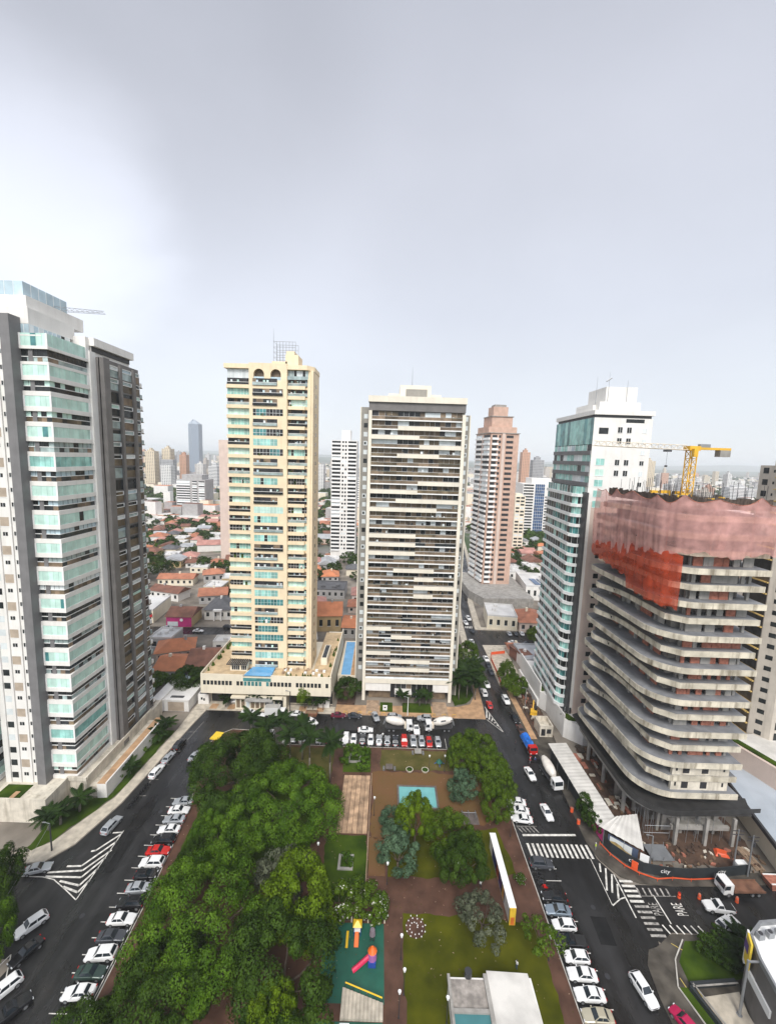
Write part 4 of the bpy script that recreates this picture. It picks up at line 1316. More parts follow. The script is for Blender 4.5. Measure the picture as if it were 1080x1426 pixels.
def tower_site():
    R = random.Random(21)
    t = thing('unfinished_tower', 'bare concrete tower under construction with stained curved balcony slabs and red safety nets', 'tower', (66, 95, 0))
    z0, fh, nf = 12.0, 3.45, 18
    inner = [(73.6, 82.3), (61.0, 82.3), (59.0, 84.5), (58.6, 108.5), (73.6, 108.5)]
    for k in range(nf):
        z = z0 + fh * k
        o = ROUND if k % 2 == 0 else INSET
        if k >= nf - 1: o = INSET
        sb = MB()
        sb.prism(o, z - 0.3, z, 0, 1)
        # edge beam with stains, butted under the slab's rim
        n = len(o)
        for i in range(n - 2):
            sb.wbox(o[i + 1], o[i], z - 1.14, z - 0.32, -0.26, 0.24, 0)
        # shallow upstand
        for i in range(n - 2):
            sb.wbox(o[i + 1], o[i], z, z + 0.07, -0.2, 0.14, 0)
        sb.build('floor_slab', [M['concrete_stained'], M['slab_grey']], t)
    # columns run the full height as separate shafts
    for x, y in ((61.6, 83.4), (66.4, 82.9), (70.2, 82.9), (73.6, 82.9), (59.4, 88.5), (59.2, 94.5), (59.0, 100.5), (58.6, 106), (73.6, 94), (73.6, 108)):
        b = MB(); b.box(x - 0.28, x + 0.28, y - 0.28, y + 0.28, 0, z0 + fh * (nf - 1))
        b.build('column', M['concrete'], t)
    # infill: brick, dark rooms, raw panels
    b = MB()
    b.box(60.2, 73.0, 84.6, 108, 4, z0 + fh * (nf - 1) - 0.4)
    b.build('core', M['concrete_room'], t)
    items = []
    for k in range(nf - 1):
        z = z0 + fh * k
        brickp = 0.8 if 2 <= k <= 9 else (0.0 if k < 2 else 0.2)
        for i in range(6):
            x0 = 61.6 + i * 2.0
            wb = MB()
            if k < 2:
                wb.box(x0, x0 + 2.0, 80.9, 81.5, z, z + fh - 1.16, 1)
                if i in (1, 3): wb.wquad((x0 + .2, 80.9), (x0 + 1.6, 80.9), z + 0.4, z + 1.9, 0.02, 2)
                if i in (0, 5): wb.wquad((x0 + .7, 80.9), (x0 + 1.1, 80.9), z + 0.9, z + 1.8, 0.02, 2)
            elif R.random() < brickp:
                w = R.choice([0.7, 1.2, 1.9, 1.9])
                wb.box(x0, x0 + w, 82.5, 82.8, z, z + fh - 0.32, 0)
            elif R.random() < 0.85:
                wb.box(x0, x0 + R.choice([.8, 1.3, 2.0]), 82.4, 82.7, z, z + fh - 0.32, 3)
            else:
                continue
            items.append(((x0, 83, z), wb))
        for i in range(5):
            y0 = 86 + i * 4.2
            if R.random() < 0.85:
                wb = MB()
                wb.box(59.4, 59.7, y0, y0 + R.choice([2.0, 3.2, 4.0]), z, z + fh - 0.32, 0 if R.random() < brickp else R.choice([3, 3, 0]))
                items.append(((59, y0, z), wb))
    capped('infill_wall', items, [M['brick_infill'], M['concrete_pale'], M['black_interior'], M['concrete']], t)
    # protective tray over the ground floor
    tray = [(77.5, 78.6)] + arc(61.5, 85.3, 7.3, 270, 180, 8) + [(54.0, 100), (54.6, 112), (58, 113.5), (58, 110), (73.6, 110), (73.6, 84)] + [(79.8, 83.0)]
    b = MB()
    b.prism(tray, 8.3, 8.6)
    b.build('tray_deck', M['tray'], t)
    b = MB()
    o = [(79.8, 79.2)] + tray[1:11]
    for i in range(len(o) - 1):
        b.wbox(o[i + 1], o[i], 8.6, 9.5, -0.1, 0.1)
    b.build('tray_rim', M['tray'], t)
    low = [(74, 81)] + arc(62.5, 88.2, 7.0, 270, 180, 8) + [(55.6, 109)]
    b = MB()
    b.prism(low + [(74, 109)], 6.4, 7.2)
    for i in range(len(low) - 1):
        b.wbox(low[i + 1], low[i], 5.9, 7.3, 0, 0.12)
    b.build('transfer_slab', M['concrete'], t)
    b = MB()
    b.box(62.6, 75, 80.4, 81.0, 3.0, 3.9); b.box(62.6, 75, 83.4, 84.0, 0, 5.8)
    b.build('ground_beam', M['concrete'], t)
    for x in (63.2, 69.6, 75.4):
        b = MB(); b.box(x - .3, x + .3, 79.6, 80.2, 0, 6.4)
        b.build('column', M['concrete'], t)
    for y in (88, 97, 105):
        b = MB(); b.cyl(56.6, y, 0, 6.4, 0.45, n=10)
        b.build('column', M['concrete'], t)
    b = MB()
    b.box(60.5, 73.2, 86, 107, 0, 5.8); b.box(57.2, 60.0, 92, 93, 0, 5.8)
    b.build('basement_wall', M['concrete_room'], t)
    b = MB(); b.box(63.6, 75.0, 81.2, 83.2, 2.9, 3.2); b.build('mezzanine', M['concrete'], t)
    b = MB()
    rr_ = random.Random(14)
    for i in range(26):
        x, y = rr_.uniform(56, 75), rr_.uniform(80, 84)
        b.tube((x, y, 0), (x + rr_.uniform(-.4, .4), y, 5.8), .05, n=4)
    for z in (1.9, 3.6): b.tube((57, 80.6, z), (62.4, 80.6, z), .05, n=4)
    tag(b.build('shoring_props', M['metal_grey'], t), kind='stuff')
    # top storey: formwork, rebar, deck clutter
    zt = z0 + fh * (nf - 1)
    top = [(74.5, 81.2), (61.0, 81.2), (58.4, 83.4), (57.0, 108.5), (74.5, 108.5)]
    b = MB()
    b.prism(top, zt + 2.2, zt + 2.5)
    for i in range(len(top) - 2):
        p, q = top[i + 1], top[i]
        n = max(2, int(math.dist(p, q) / 0.7))
        for j in range(n):
            h = R.uniform(0.9, 1.4)
            b.wbox(lerp2(p, q, (j + 0.04) / n), lerp2(p, q, (j + 0.96) / n), zt + 1.3, zt + 2.3 + h, 0.0, 0.12)
    b.build('formwork', M['formwork'], t)
    b = MB()
    for i in range(90):
        x, y = R.uniform(59, 74), R.uniform(82, 108)
        if R.random() < 0.45: x, y = R.choice([(R.uniform(60, 74), 82.0), (59, R.uniform(84, 108))])
        b.tube((x, y, zt + 2.5), (x + R.uniform(-.1, .1), y, zt + 2.5 + R.uniform(1.2, 4.2)), 0.05, n=4)
    tag(b.build('rebar', M['metal_dark'], t), kind='stuff')
    b = MB()
    for i in range(26):
        x, y = R.uniform(60, 73), R.uniform(83, 106)
        b.box(x, x + R.uniform(.4, 1.8), y, y + R.uniform(.4, 1.8), zt + 2.5, zt + 2.5 + R.uniform(.3, 1.2), R.randrange(3))
    tag(b.build('deck_clutter', [M['formwork'], M['concrete'], M['crane_yellow']], t), kind='stuff')
    b = MB()
    for x, y in ((60.8, 97), (63.6, 98), (66, 96)):
        b.box(x, x + 1.4, y, y + 0.9, zt + 2.5, zt + 3.7)
        b.box(x - .6, x + 2.0, y - .1, y + .1, zt + 3.0, zt + 3.15)
    build_each(b, 'formwork_rack', M['crane_yellow'], t)
    # pink net over the top three storeys
    path = [(76.0, 79.3)] + arc(62.2, 87.0, 7.9, 270, 180, 10) + [(54.0, 94), (53.8, 101), (53.9, 108.5)]
    lens = [0]
    for a, c in zip(path, path[1:]): lens.append(lens[-1] + math.dist(a, c))
    def at_len(s):
        for i in range(len(path) - 1):
            if s <= lens[i + 1] or i == len(path) - 2:
                f = (s - lens[i]) / (lens[i + 1] - lens[i])
                a, c = path[i], path[i + 1]
                p = lerp2(a, c, f)
                dx, dy = c[0] - a[0], c[1] - a[1]
                l = math.hypot(dx, dy)
                return p, (-(-dy) / l * -1, -(dx / l) * -1)
    def curtain(s0, s1, ztop, zbot, n, rows, foldamp, billow, seed):
        rr = random.Random(seed)
        ph = [rr.uniform(0, 6.28) for _ in range(5)]
        vb, fb = [], []
        for j in range(rows + 1):
            v = j / rows
            for i in range(n + 1):
                s = s0 + (s1 - s0) * i / n
                (px, py), (nx, ny) = at_len(s)
                d = foldamp * (math.sin(s * 2.1 + ph[0]) * 0.5 + math.sin(s * 4.7 + ph[1] + v * 2) * 0.3 + math.sin(s * 6 + ph[2] - v * 3) * 0.12) * (0.3 + v) + billow * math.sin(math.pi * v)
                zz = ztop(s) + (zbot(s) - ztop(s)) * v
                vb.append((px - nx * d, py - ny * d, zz)); 
        for j in range(rows):
            for i in range(n):
                a = j * (n + 1) + i
                fb.append((a, a + 1, a + n + 2, a + n + 1))
        m = MB(); m.v, m.f, m.m = vb, fb, [0] * len(fb)
        return m
    S = lens[-1]
    pk = 6.3
    ztop = lambda s: 74.3 - (1.2 + .5 * math.sin(s * .37)) * abs(math.sin(math.pi * (s + .9 * math.sin(s * .31)) / pk)) + 0.35 * math.sin(s * 0.4)
    zbot = lambda s: 63.4 + 0.5 * math.sin(s * 0.5) - 0.5 * abs(math.sin(s * .83 + .6 * math.sin(s * .21))) + .12 * math.sin(s * 3.1) - (3.2 if s > S - 14 else 3.2 * max(0, (s - (S - 26)) / 12.0))
    curtain(0, S, ztop, zbot, 150, 12, 0.22, -0.35, 1).build('pink_net', M['net_pink'], t, smooth=True)
    b = MB()
    for i in range(120):
        (p, n_), (q, _n) = at_len(S * i / 120), at_len(S * (i + 1) / 120)
        b.tube((p[0], p[1], ztop(S * i / 120)), (q[0], q[1], ztop(S * (i + 1) / 120)), .07, n=4)
    for s_ in (6, 14, 21.5, 29, 36, 43):
        if s_ < S:
            (p, n_) = at_len(s_)
            for j in range(8):
                za, zc = ztop(s_) + (zbot(s_) - ztop(s_)) * j / 8, ztop(s_) + (zbot(s_) - ztop(s_)) * (j + 1) / 8
                b.tube((p[0] + n_[0] * -.25 * math.sin(math.pi * j / 8), p[1] - n_[1] * .25 * math.sin(math.pi * j / 8), za), (p[0] - n_[0] * .25 * math.sin(math.pi * (j + 1) / 8), p[1] - n_[1] * .25 * math.sin(math.pi * (j + 1) / 8), zc), .06, n=4)
    b.build('net_rope', M['brick_infill'], t)
    e0, e1 = lens[1] + 4.5, S - 0.2
    rt = lambda s: 63.0 + 0.4 * math.sin(s * 1.3) - 3.0 * max(0, (s - e0 - 12) / (e1 - e0 - 12))
    rb = lambda s: 51.8 + (0.5 * (s - e0) / 6 if s < e0 + 13 else 3.2 + (s - e0 - 13) * 0.12) + 0.25 * math.sin(s * 2) + .1 * math.sin(s * 5.3)
    curtain(e0, e1, rt, rb, 90, 12, 0.16, -0.2, 5).build('red_net', M['net_red'], t, smooth=True)
    # scaffold props and cables on the street side
    b = MB()
    for k in range(0, 12, 2):
        z = z0 + fh * k
        b.tube((54.6, 106, z), (57.0, 101.5, z + 3.0), 0.09, n=4)
        b.tube((57.0, 101.5, z + 3.0), (55.0, 98.0, z + 3.4), 0.09, n=4)
        b.tube((55.0, 98.0, z + 3.4), (55.4, 102, z + 6.0), 0.05, n=4)
    tag(b.build('catch_platforms', M['metal_dark'], t), kind='stuff')
    return zt
ZTOP = tower_site()

def crane():
    t = thing('tower_crane', 'yellow tower crane with a flat jib standing on the roof of the unfinished tower', 'crane', (67.4, 95, ZTOP + 2.5))
    z0, z1 = ZTOP + 2.5, 83.6
    b = MB()
    w = 0.75
    n = 6
    for sx in (-w, w):
        for sy in (-w, w):
            b.tube((67.4 + sx, 95 + sy, z0), (67.4 + sx, 95 + sy, z1), 0.13, n=5)
    for k in range(n):
        za, zb = z0 + (z1 - z0) * k / n, z0 + (z1 - z0) * (k + 1) / n
        for (ax, ay), (bx, by) in ((( -w, -w), (w, -w)), ((w, -w), (w, w)), ((w, w), (-w, w)), ((-w, w), (-w, -w))):
            b.tube((67.4 + ax, 95 + ay, za), (67.4 + bx, 95 + by, zb), 0.08, n=4)
            b.tube((67.4 + ax, 95 + ay, zb), (67.4 + bx, 95 + by, zb), 0.07, n=4)
    b.build('mast', M['crane_yellow'], t)
    b = MB()
    b.box(66.2, 68.6, 93.9, 96.1, z1, z1 + 1.0)
    b.box(66.6, 67.5, 93.0, 93.9, z1 - 1.4, z1 + 0.4)
    b.build('slewing_cab', M['crane_yellow'], t)
    b = MB()
    b.box(68.6, 75.6, 94.3, 95.7, z1 + 0.25, z1 + 0.75)
    b.build('counter_jib', M['crane_yellow'], t)
    b = MB(); b.box(73.2, 75.5, 94.2, 95.8, z1 - 1.2, z1 + 0.25)
    b.build('counterweight', M['concrete'], t)
    b = MB()
    L = 20.5
    n = 14
    for (dy, dz) in ((-0.6, 0.1), (0.6, 0.1), (0, 1.15)):
        b.tube((66.2, 95 + dy, z1 + dz), (66.2 - L, 95.6 + dy, z1 + dz + 0.4), 0.085, n=4)
    for k in range(n):
        xa, xb = 66.2 - L * k / n, 66.2 - L * (k + 1) / n
        e, f = 0.4 * k / n, 0.4 * (k + 1) / n
        for dy in (-0.6, 0.6):
            b.tube((xa, 95 + dy, z1 + .1 + e), ((xa + xb) / 2, 95, z1 + 1.15 + e), 0.05, n=4)
            b.tube(((xa + xb) / 2, 95, z1 + 1.15 + e), (xb, 95 + dy, z1 + .1 + f), 0.05, n=4)
    b.build('jib', M['crane_white'], t)
    b = MB()
    b.box(61.4, 62.6, 94.4, 95.6, z1 - 0.4, z1)
    b.tube((62, 95, z1 - .4), (62, 95, z1 - 3.4), 0.03, n=4)
    b.box(61.8, 62.2, 94.8, 95.2, z1 - 3.8, z1 - 3.4)
    b.build('trolley', M['metal_dark'], t)
    b = MB(); b.box(68.9, 71.2, 94.6, 95.4, z1 + 0.75, z1 + 1.5)
    b.build('winch', M['metal_grey'], t)
crane()

# covered walkway along the site
def site_shed():
    t = thing('walkway_shed', 'long white corrugated roof over the walkway beside the building site', 'shed', (48, 92, 0))
    b = MB()
    n = 46
    for i in range(n):
        ya, yb = 105.5 - (105.5 - 80) * i / n, 105.5 - (105.5 - 80) * (i + 1) / n
        f, f2 = i / n, (i + 1) / n
        za, zb = (4.0, 4.06) if i % 2 else (4.06, 4.0)
        b.poly([(45.6 + 0.9 * f, ya, za - .1), (45.6 + 0.9 * f2, yb, zb - .1), (50.5 + 0.6 * f2, yb, zb + .25), (50.5 + 0.6 * f, ya, za + .25)])
    b.build('roof', M['sheet_roof'], t)
    b = MB()
    n = 14
    p0, p1 = (46.6, 79.9), (51.2, 80.0)
    q0, q1 = (53.0, 74.2), (56.3, 82.6)
    for i in range(n):
        f, f2 = i / n, (i + 1) / n
        z = 4.05 if i % 2 else 4.15
        za = 4.15 if i % 2 else 4.05
        a, c = lerp2((46.6, 79.8), (53.0, 74.2), f), lerp2((46.6, 79.8), (53.0, 74.2), f2)
        d, e = lerp2((51.2, 81.6), (56.3, 82.4), f), lerp2((51.2, 81.6), (56.3, 82.4), f2)
        b.poly([(a[0], a[1], za - .2), (c[0], c[1], z - .2), (e[0], e[1], z + .5), (d[0], d[1], za + .5)])
    b.build('end_roof', M['sheet_roof'], t)
    b = MB()
    b.wbox((46.0, 104), (47.4, 83), 0.2, 3.9, -0.1, 0.1)
    b.build('side_panel', M['hoarding'], t)
    b = MB()
    b.wbox((46.95, 84.5), (47.7, 79.4), 0.5, 3.8, 0.02, 0.1)
    b.build('magenta_panel', M['magenta'], t)
    b = MB()
    for i in range(8):
        b.tube((50.6, 104 - i * 3.2, 0), (50.6, 104 - i * 3.2, 4.1), 0.08, n=5)
    for x, y in ((46.2, 100), (46.4, 94), (46.7, 88), (47.6, 79.2), (50.4, 76.6)):
        b.tube((x, y, 0), (x, y, 3.9), 0.07, n=5)
    build_each(b, 'post', M['metal_grey'], t)
    t2 = thing('site_board', 'pale advertising board with a green and sand picture under the end of the white shed', 'board', (49.6, 77.2, 0))
    b = MB()
    b.wbox((48.2, 78.6), (52.4, 75.0), 0.9, 3.3, 0, 0.12)
    b.build('panel', mat('board_blue', (0.06, 0.08, 0.13), 0.5, 0.1, 0.5), t2)
    b = MB()
    a, c = (48.5, 78.35), (51.6, 75.7)
    b.wquad(a, c, 1.1, 3.1, 0.14, 0)
    pts = [(0, 1.1), (1, 1.1), (1, 1.5), (0.72, 1.7), (0.5, 2.2), (0.25, 2.35), (0, 2.0)]
    dx, dy = c[0] - a[0], c[1] - a[1]
    l = math.hypot(dx, dy)
    b.poly([(a[0] + dx * f + dy / l * .16, a[1] + dy * f - dx / l * .16, z) for f, z in pts], 1)
    b.build('picture', [mat('board_sky', (0.62, 0.64, 0.62), 0.5, 0.05, 0.5), mat('board_sand', (0.42, 0.30, 0.12), 0.5, 0.3, 1.0)], t2)
    b = MB()
    for f in (0.02, 0.98):
        p = lerp2((48.2, 78.6), (52.4, 75.0), f)
        b.tube((p[0], p[1], 0), (p[0], p[1], 3.2), 0.07, n=5)
    build_each(b, 'leg', M['metal_grey'], t2)
    t3 = thing('notice_board', 'small white notice board on the dark hoarding corner below the shed', 'board', (52.6, 74.0, 0))
    b = MB(); b.wbox((52.3, 74.2), (53.6, 73.4), 1.0, 3.6, 0, 0.1)
    b.build('panel', M['frame_white'], t3)
    b = MB(); b.tube((52.9, 73.75, 0), (52.9, 73.75, 1.0), 0.08); b.build('post', M['metal_grey'], t3)
site_shed()

def hoarding():
    t = thing('site_hoarding', 'dark hoarding lettered city around the corner of the building site', 'fence', (52, 74, 0))
    pts = [(47.6, 79.6), (48.3, 77.4), (50.2, 75.2), (52.6, 73.3), (56, 72.6), (60, 72.3), (66.5, 72.7), (74, 73.6)]
    for i in range(len(pts) - 1):
        b = MB(); b.wbox(pts[i], pts[i + 1], 0.05, 2.3, -0.05, 0.1)
        b.build('panel', M['hoarding'], t)
    for (p, q, f) in ((pts[2], pts[3], 0.45), (pts[4], pts[5], 0.1), (pts[6], pts[7], 0.15)):
        c = lerp2(p, q, f)
        dx, dy = q[0] - p[0], q[1] - p[1]
        l = math.hypot(dx, dy)
        letters('lettering', 'city', (c[0] + dy / l * 0.09, c[1] - dx / l * 0.09, 1.35), (math.pi / 2, 0, math.atan2(dy, dx)), 1.25, M['frame_white'] if f > 0.12 or p == pts[4] else M['frame_white'], parent=t)
    t2 = thing('orange_barrier', 'orange plastic barrier netting along the kerb in front of the dark hoarding', 'barrier', (52, 73, 0))
    pl = [(46.9, 79.0), (47.8, 76.6), (49.5, 74.2), (51.5, 72.7), (54.4, 71.6), (57.5, 71.9), (61, 71.7), (67, 72.1)]
    b = MB()
    for p, q in zip(pl, pl[1:]):
        b.wbox(p, q, 0.55, 0.80, 0, 0.05)
    b.build('band', M['orange_plastic'], t2)
    b = MB()
    for p in pl: b.tube((p[0], p[1], 0), (p[0], p[1], 0.9), 0.05, n=5)
    build_each(b, 'stake', M['orange_plastic'], t2)
    tt = thing('orange_gate', 'orange safety gate panel beside the small white notice board', 'barrier', (51.3, 74.0, 0))
    b = MB(); b.wbox((50.8, 74.2), (51.7, 73.6), 0.1, 1.9, 0, 0.08); b.build('panel', M['orange_plastic'], tt)
hoarding()

def site_clutter():
    R = random.Random(4)
    b = MB()
    for i in range(150):
        x, y = R.uniform(55, 79), R.uniform(73.6, 80)
        s = R.uniform(0.15, 0.7)
        a = R.uniform(0, 3.1)
        c, d = math.cos(a) * s, math.sin(a) * s
        b.prism([(x - c, y - d), (x + d * .5, y - c * .5), (x + c, y + d), (x - d * .5, y + c * .5)], 0, R.uniform(0.08, 0.5), R.choice([0, 0, 1, 2, 2, 3, 4, 4, 4]))
    for i in range(40):
        x, y = R.uniform(52, 58), R.uniform(84, 110)
        b.box(x, x + R.uniform(.3, 1.6), y, y + R.uniform(.3, 2.5), 0, R.uniform(.1, .6), R.choice([0, 1, 2, 3]))
    for i in range(70):
        x, y = R.uniform(45.8, 50.4), R.uniform(114.5, 139)
        b.box(x, x + R.uniform(.2, 1.3), y, y + R.uniform(.2, 1.6), .13, .15 + R.uniform(.1, .8), R.choice([0, 1, 2, 3, 4]))
    struct('site_rubble', b, [M['soil_pale'], M['concrete_pale'], M['formwork'], M['brick_infill'], M['soil']], 'stuff')
    t = tag(MB().prism([(70.2, 77.4), (72.8, 76.9), (73.4, 78.6), (71, 79.2)], 0, 0.5, 0, 0, [(70.8, 77.8), (72.3, 77.3), (72.8, 78.3), (71.3, 78.8)]).build('orange_tarp', M['orange_plastic'], org=None), 'crumpled orange tarpaulin on the ground under the unfinished tower', 'tarpaulin')
    t = tag(MB().box(71.6, 73.6, 73.9, 74.9, 0.02, 2.0).build('site_cabinet', M['frame_white'], org=None), 'white site cabinet behind the dark hoarding near the flatbed truck', 'cabinet')
    b = MB()
    for i in range(7): b.box(76.0 + i * .28, 76.22 + i * .28, 74.4, 79.5, 0.0, 0.2 + .06 * (i % 3))
    tag(b.build('timber_stack', M['deck_wood']), 'stack of long pale timber beams on the site beside the white hall', 'timber')
    t = thing('scaffold_platform', 'grey steel frame platform on the muddy ground inside the hoarding', 'scaffold', (57.5, 76.5, 0))
    b = MB(); b.box(55.6, 60.0, 75.0, 78.6, 1.0, 1.12); b.build('deck', M['metal_grey'], t)
    b = MB()
    for x in (55.7, 57.8, 59.9):
        for y in (75.1, 78.5): b.tube((x, y, 0), (x, y, 1.8), 0.06, n=4)
    build_each(b, 'post', M['metal_grey'], t)
site_clutter()
# ------------------------------------------------------------------ other buildings
ROOFS = {
    'terracotta': mat('roof_terracotta', (0.35, 0.14, 0.08), 0.85, 0.22, 0.25, detail=8),
    'orange': mat('roof_orange', (0.50, 0.185, 0.085), 0.85, 0.15, 0.25, detail=8),
    'brown': mat('roof_brown', (0.17, 0.075, 0.05), 0.85, 0.25, 0.3, detail=8),
    'pink': mat('roof_pink', (0.40, 0.20, 0.165), 0.85, 0.18, 0.25, detail=8),
    'grey': mat('roof_slate', (0.10, 0.10, 0.105), 0.8, 0.2, 0.3, detail=8),
    'white': mat('roof_white', (0.58, 0.57, 0.55), 0.7, 0.14, 0.2, detail=8),
    'tin': mat('roof_tin', (0.36, 0.37, 0.38), 0.55, 0.2, 0.2, detail=8),
}
WALLS = [M['white_wall'], M['cream_pale'], M['pinkish_wall'], mat('wall_ochre', (0.46, 0.34, 0.18), 0.8, 0.12, 0.3), mat('wall_grey', (0.36, 0.35, 0.34), 0.8, 0.12, 0.3)]

def house(x, y, w, d, h, rz, roof, style, label, wall=None, group=None, cat='house', R=rnd, ridge=None):
    t = thing('house' if cat == 'house' else cat.replace(' ', '_'), label, cat, (x, y, 0), rz, group)
    wall = wall or R.choice(WALLS)
    b = MB(); b.box(-w / 2, w / 2, -d / 2, d / 2, 0, h)
    b.build('wall', wall, t, local=True)
    rb = MB()
    o = 0.7
    W, D = w / 2 + o, d / 2 + o
    rh = ridge or min(w, d) * 0.26
    if style == 'flat':
        rb.box(-w / 2 + .3, w / 2 - .3, -d / 2 + .3, d / 2 - .3, h, h + 0.12)
        for a in ((-w / 2, w / 2, -d / 2, -d / 2 + .25), (-w / 2, w / 2, d / 2 - .25, d / 2), (-w / 2, -w / 2 + .25, -d / 2 + .25, d / 2 - .25), (w / 2 - .25, w / 2, -d / 2 + .25, d / 2 - .25)):
            rb.box(*a, h, h + 0.7)
        for i in range(R.randrange(1, 4)):
            xx, yy = R.uniform(-w * .35, w * .25), R.uniform(-d * .35, d * .25)
            rb.box(xx, xx + w * .12, yy, yy + d * .12, h + .12, h + 1.2)
    elif style == 'gable':
        p = [(-W, -D, h), (W, -D, h), (W, D, h), (-W, D, h), (-W, 0, h + rh), (W, 0, h + rh)]
        rb.poly([p[0], p[1], p[5], p[4]]); rb.poly([p[2], p[3], p[4], p[5]])
        rb.poly([p[1], p[2], p[5]]); rb.poly([p[3], p[0], p[4]]); rb.poly([p[3], p[2], p[1], p[0]])
    else:
        if W >= D:
            k = W - D * 0.9
            r1, r2 = (-k, 0, h + rh), (k, 0, h + rh)
            rb.poly([(-W, -D, h), (W, -D, h), r2, r1]); rb.poly([(W, D, h), (-W, D, h), r1, r2])
            rb.poly([(W, -D, h), (W, D, h), r2]); rb.poly([(-W, D, h), (-W, -D, h), r1])
        else:
            k = D - W * 0.9
            r1, r2 = (0, -k, h + rh), (0, k, h + rh)
            rb.poly([(W, -D, h), (W, D, h), r2, r1]); rb.poly([(-W, D, h), (-W, -D, h), r1, r2])
            rb.poly([(-W, -D, h), (W, -D, h), r1]); rb.poly([(W, D, h), (-W, D, h), r2])
        rb.poly([(-W, D, h), (W, D, h), (W, -D, h), (-W, -D, h)])
    ro = rb.build('roof', ROOFS[roof], t, local=True)
    if style != 'flat' and y < 300:
        cb = MB(); cx_ = R.uniform(-.25, .25) * w; cb.box(cx_, cx_ + .9, -.5, .5, h + rh * .5, h + rh + .9)
        cb.build(R.choice(['chimney', 'water_tank']), WALLS[R.choice([0, 1, 4])], ro, local=True)
    if math.hypot(x, y) < 330:
        n = max(2, int(w / 3.2))
        for i in range(n):
            wb = MB()
            x0 = -w / 2 + (i + 0.3) * w / n
            wb.wquad((x0, -d / 2), (x0 + w / n * 0.4, -d / 2), h * .35, h * .75, 0.02)
            wb.wbox((x0 - .1, -d / 2), (x0 + w / n * 0.4 + .1, -d / 2), h * .35 - .15, h * .35, 0, .12, 1)
            wb.build('window', [M['glass_dark'], M['frame_white']], t, local=True)
    return t

def facade_mat(name, wall, win, sx, sz, fx=0.5, fz=0.55, band=False):
    """far facade: window grid from object coordinates"""
    m = bpy.data.materials.new(name)
    m.use_nodes = True
    nt = m.node_tree
    N, L = nt.nodes.new, nt.links.new
    b = nt.nodes['Principled BSDF']
    b.inputs['Roughness'].default_value = 0.6
    tc = N('ShaderNodeTexCoord')
    sp = N('ShaderNodeSeparateXYZ')
    L(tc.outputs['Object'], sp.inputs[0])
    def mth(op, a, c=None):
        n = N('ShaderNodeMath'); n.operation = op
        for i, v in enumerate((a, c)):
            if v is None: continue
            if isinstance(v, (int, float)): n.inputs[i].default_value = v
            else: L(v, n.inputs[i])
        return n.outputs[0]
    h = mth('ADD', sp.outputs[0], sp.outputs[1])
    u = mth('LESS_THAN', mth('FRACT', mth('MULTIPLY', mth('ADD', h, 500), 1 / sx)), fx)
    v = mth('LESS_THAN', mth('FRACT', mth('MULTIPLY', mth('ADD', sp.outputs[2], 0.8), 1 / sz)), fz)
    geo = N('ShaderNodeNewGeometry')
    s2 = N('ShaderNodeSeparateXYZ')
    L(geo.outputs['Normal'], s2.inputs[0])
    side = mth('LESS_THAN', mth('ABSOLUTE', s2.outputs[2]), 0.5)
    f = mth('MULTIPLY', v if band else mth('MULTIPLY', u, v), side)
    wn = N('ShaderNodeTexWhiteNoise')
    mx = N('ShaderNodeMix'); mx.data_type = 'RGBA'
    mx.inputs['A'].default_value = (*wall, 1)
    mx.inputs['B'].default_value = (*win, 1)
    L(f, mx.inputs['Factor'])
    L(mx.outputs['Result'], b.inputs['Base Color'])
    L(mth('SUBTRACT', 0.7, mth('MULTIPLY', f, 0.5)), b.inputs['Roughness'])
    return m
FAC = [
    facade_mat('facade_white', (0.68, 0.67, 0.64), (0.12, 0.13, 0.14), 3.4, 3.0),
    facade_mat('facade_cream', (0.64, 0.55, 0.40), (0.15, 0.13, 0.11), 3.8, 3.0),
    facade_mat('facade_beige', (0.55, 0.49, 0.42), (0.10, 0.10, 0.10), 3.0, 3.0, 0.45, 0.5),
    facade_mat('facade_grey', (0.40, 0.40, 0.40), (0.08, 0.09, 0.10), 2.6, 3.1, 0.6, 0.6),
    facade_mat('facade_band', (0.72, 0.71, 0.69), (0.16, 0.17, 0.18), 3.0, 3.0, 0.5, 0.5, True),
    facade_mat('facade_terracotta', (0.52, 0.30, 0.20), (0.14, 0.11, 0.09), 3.2, 3.0, 0.4, 0.5),
    facade_mat('facade_glass', (0.33, 0.38, 0.43), (0.20, 0.25, 0.31), 2.2, 3.2, 0.85, 0.8),
]
def far_tower(x, y, w, d, h, fac, label, group=None, rz=0.0, crown=True, R=rnd):
    b = MB()
    b.box(-w / 2, w / 2, -d / 2, d / 2, 0, h)
    if crown:
        b.box(-w * .28, w * .22, -d * .25, d * .25, h, h + R.uniform(2.5, 6))
        b.box(-w * .1, w * .1, -d * .15, d * .15, h + 2, h + R.uniform(6, 9))
    o = b.build('distant_tower', FAC[fac])
    o.location = (x, y, 0)
    o.rotation_euler[2] = rz
    return tag(o, label, 'tower', group)

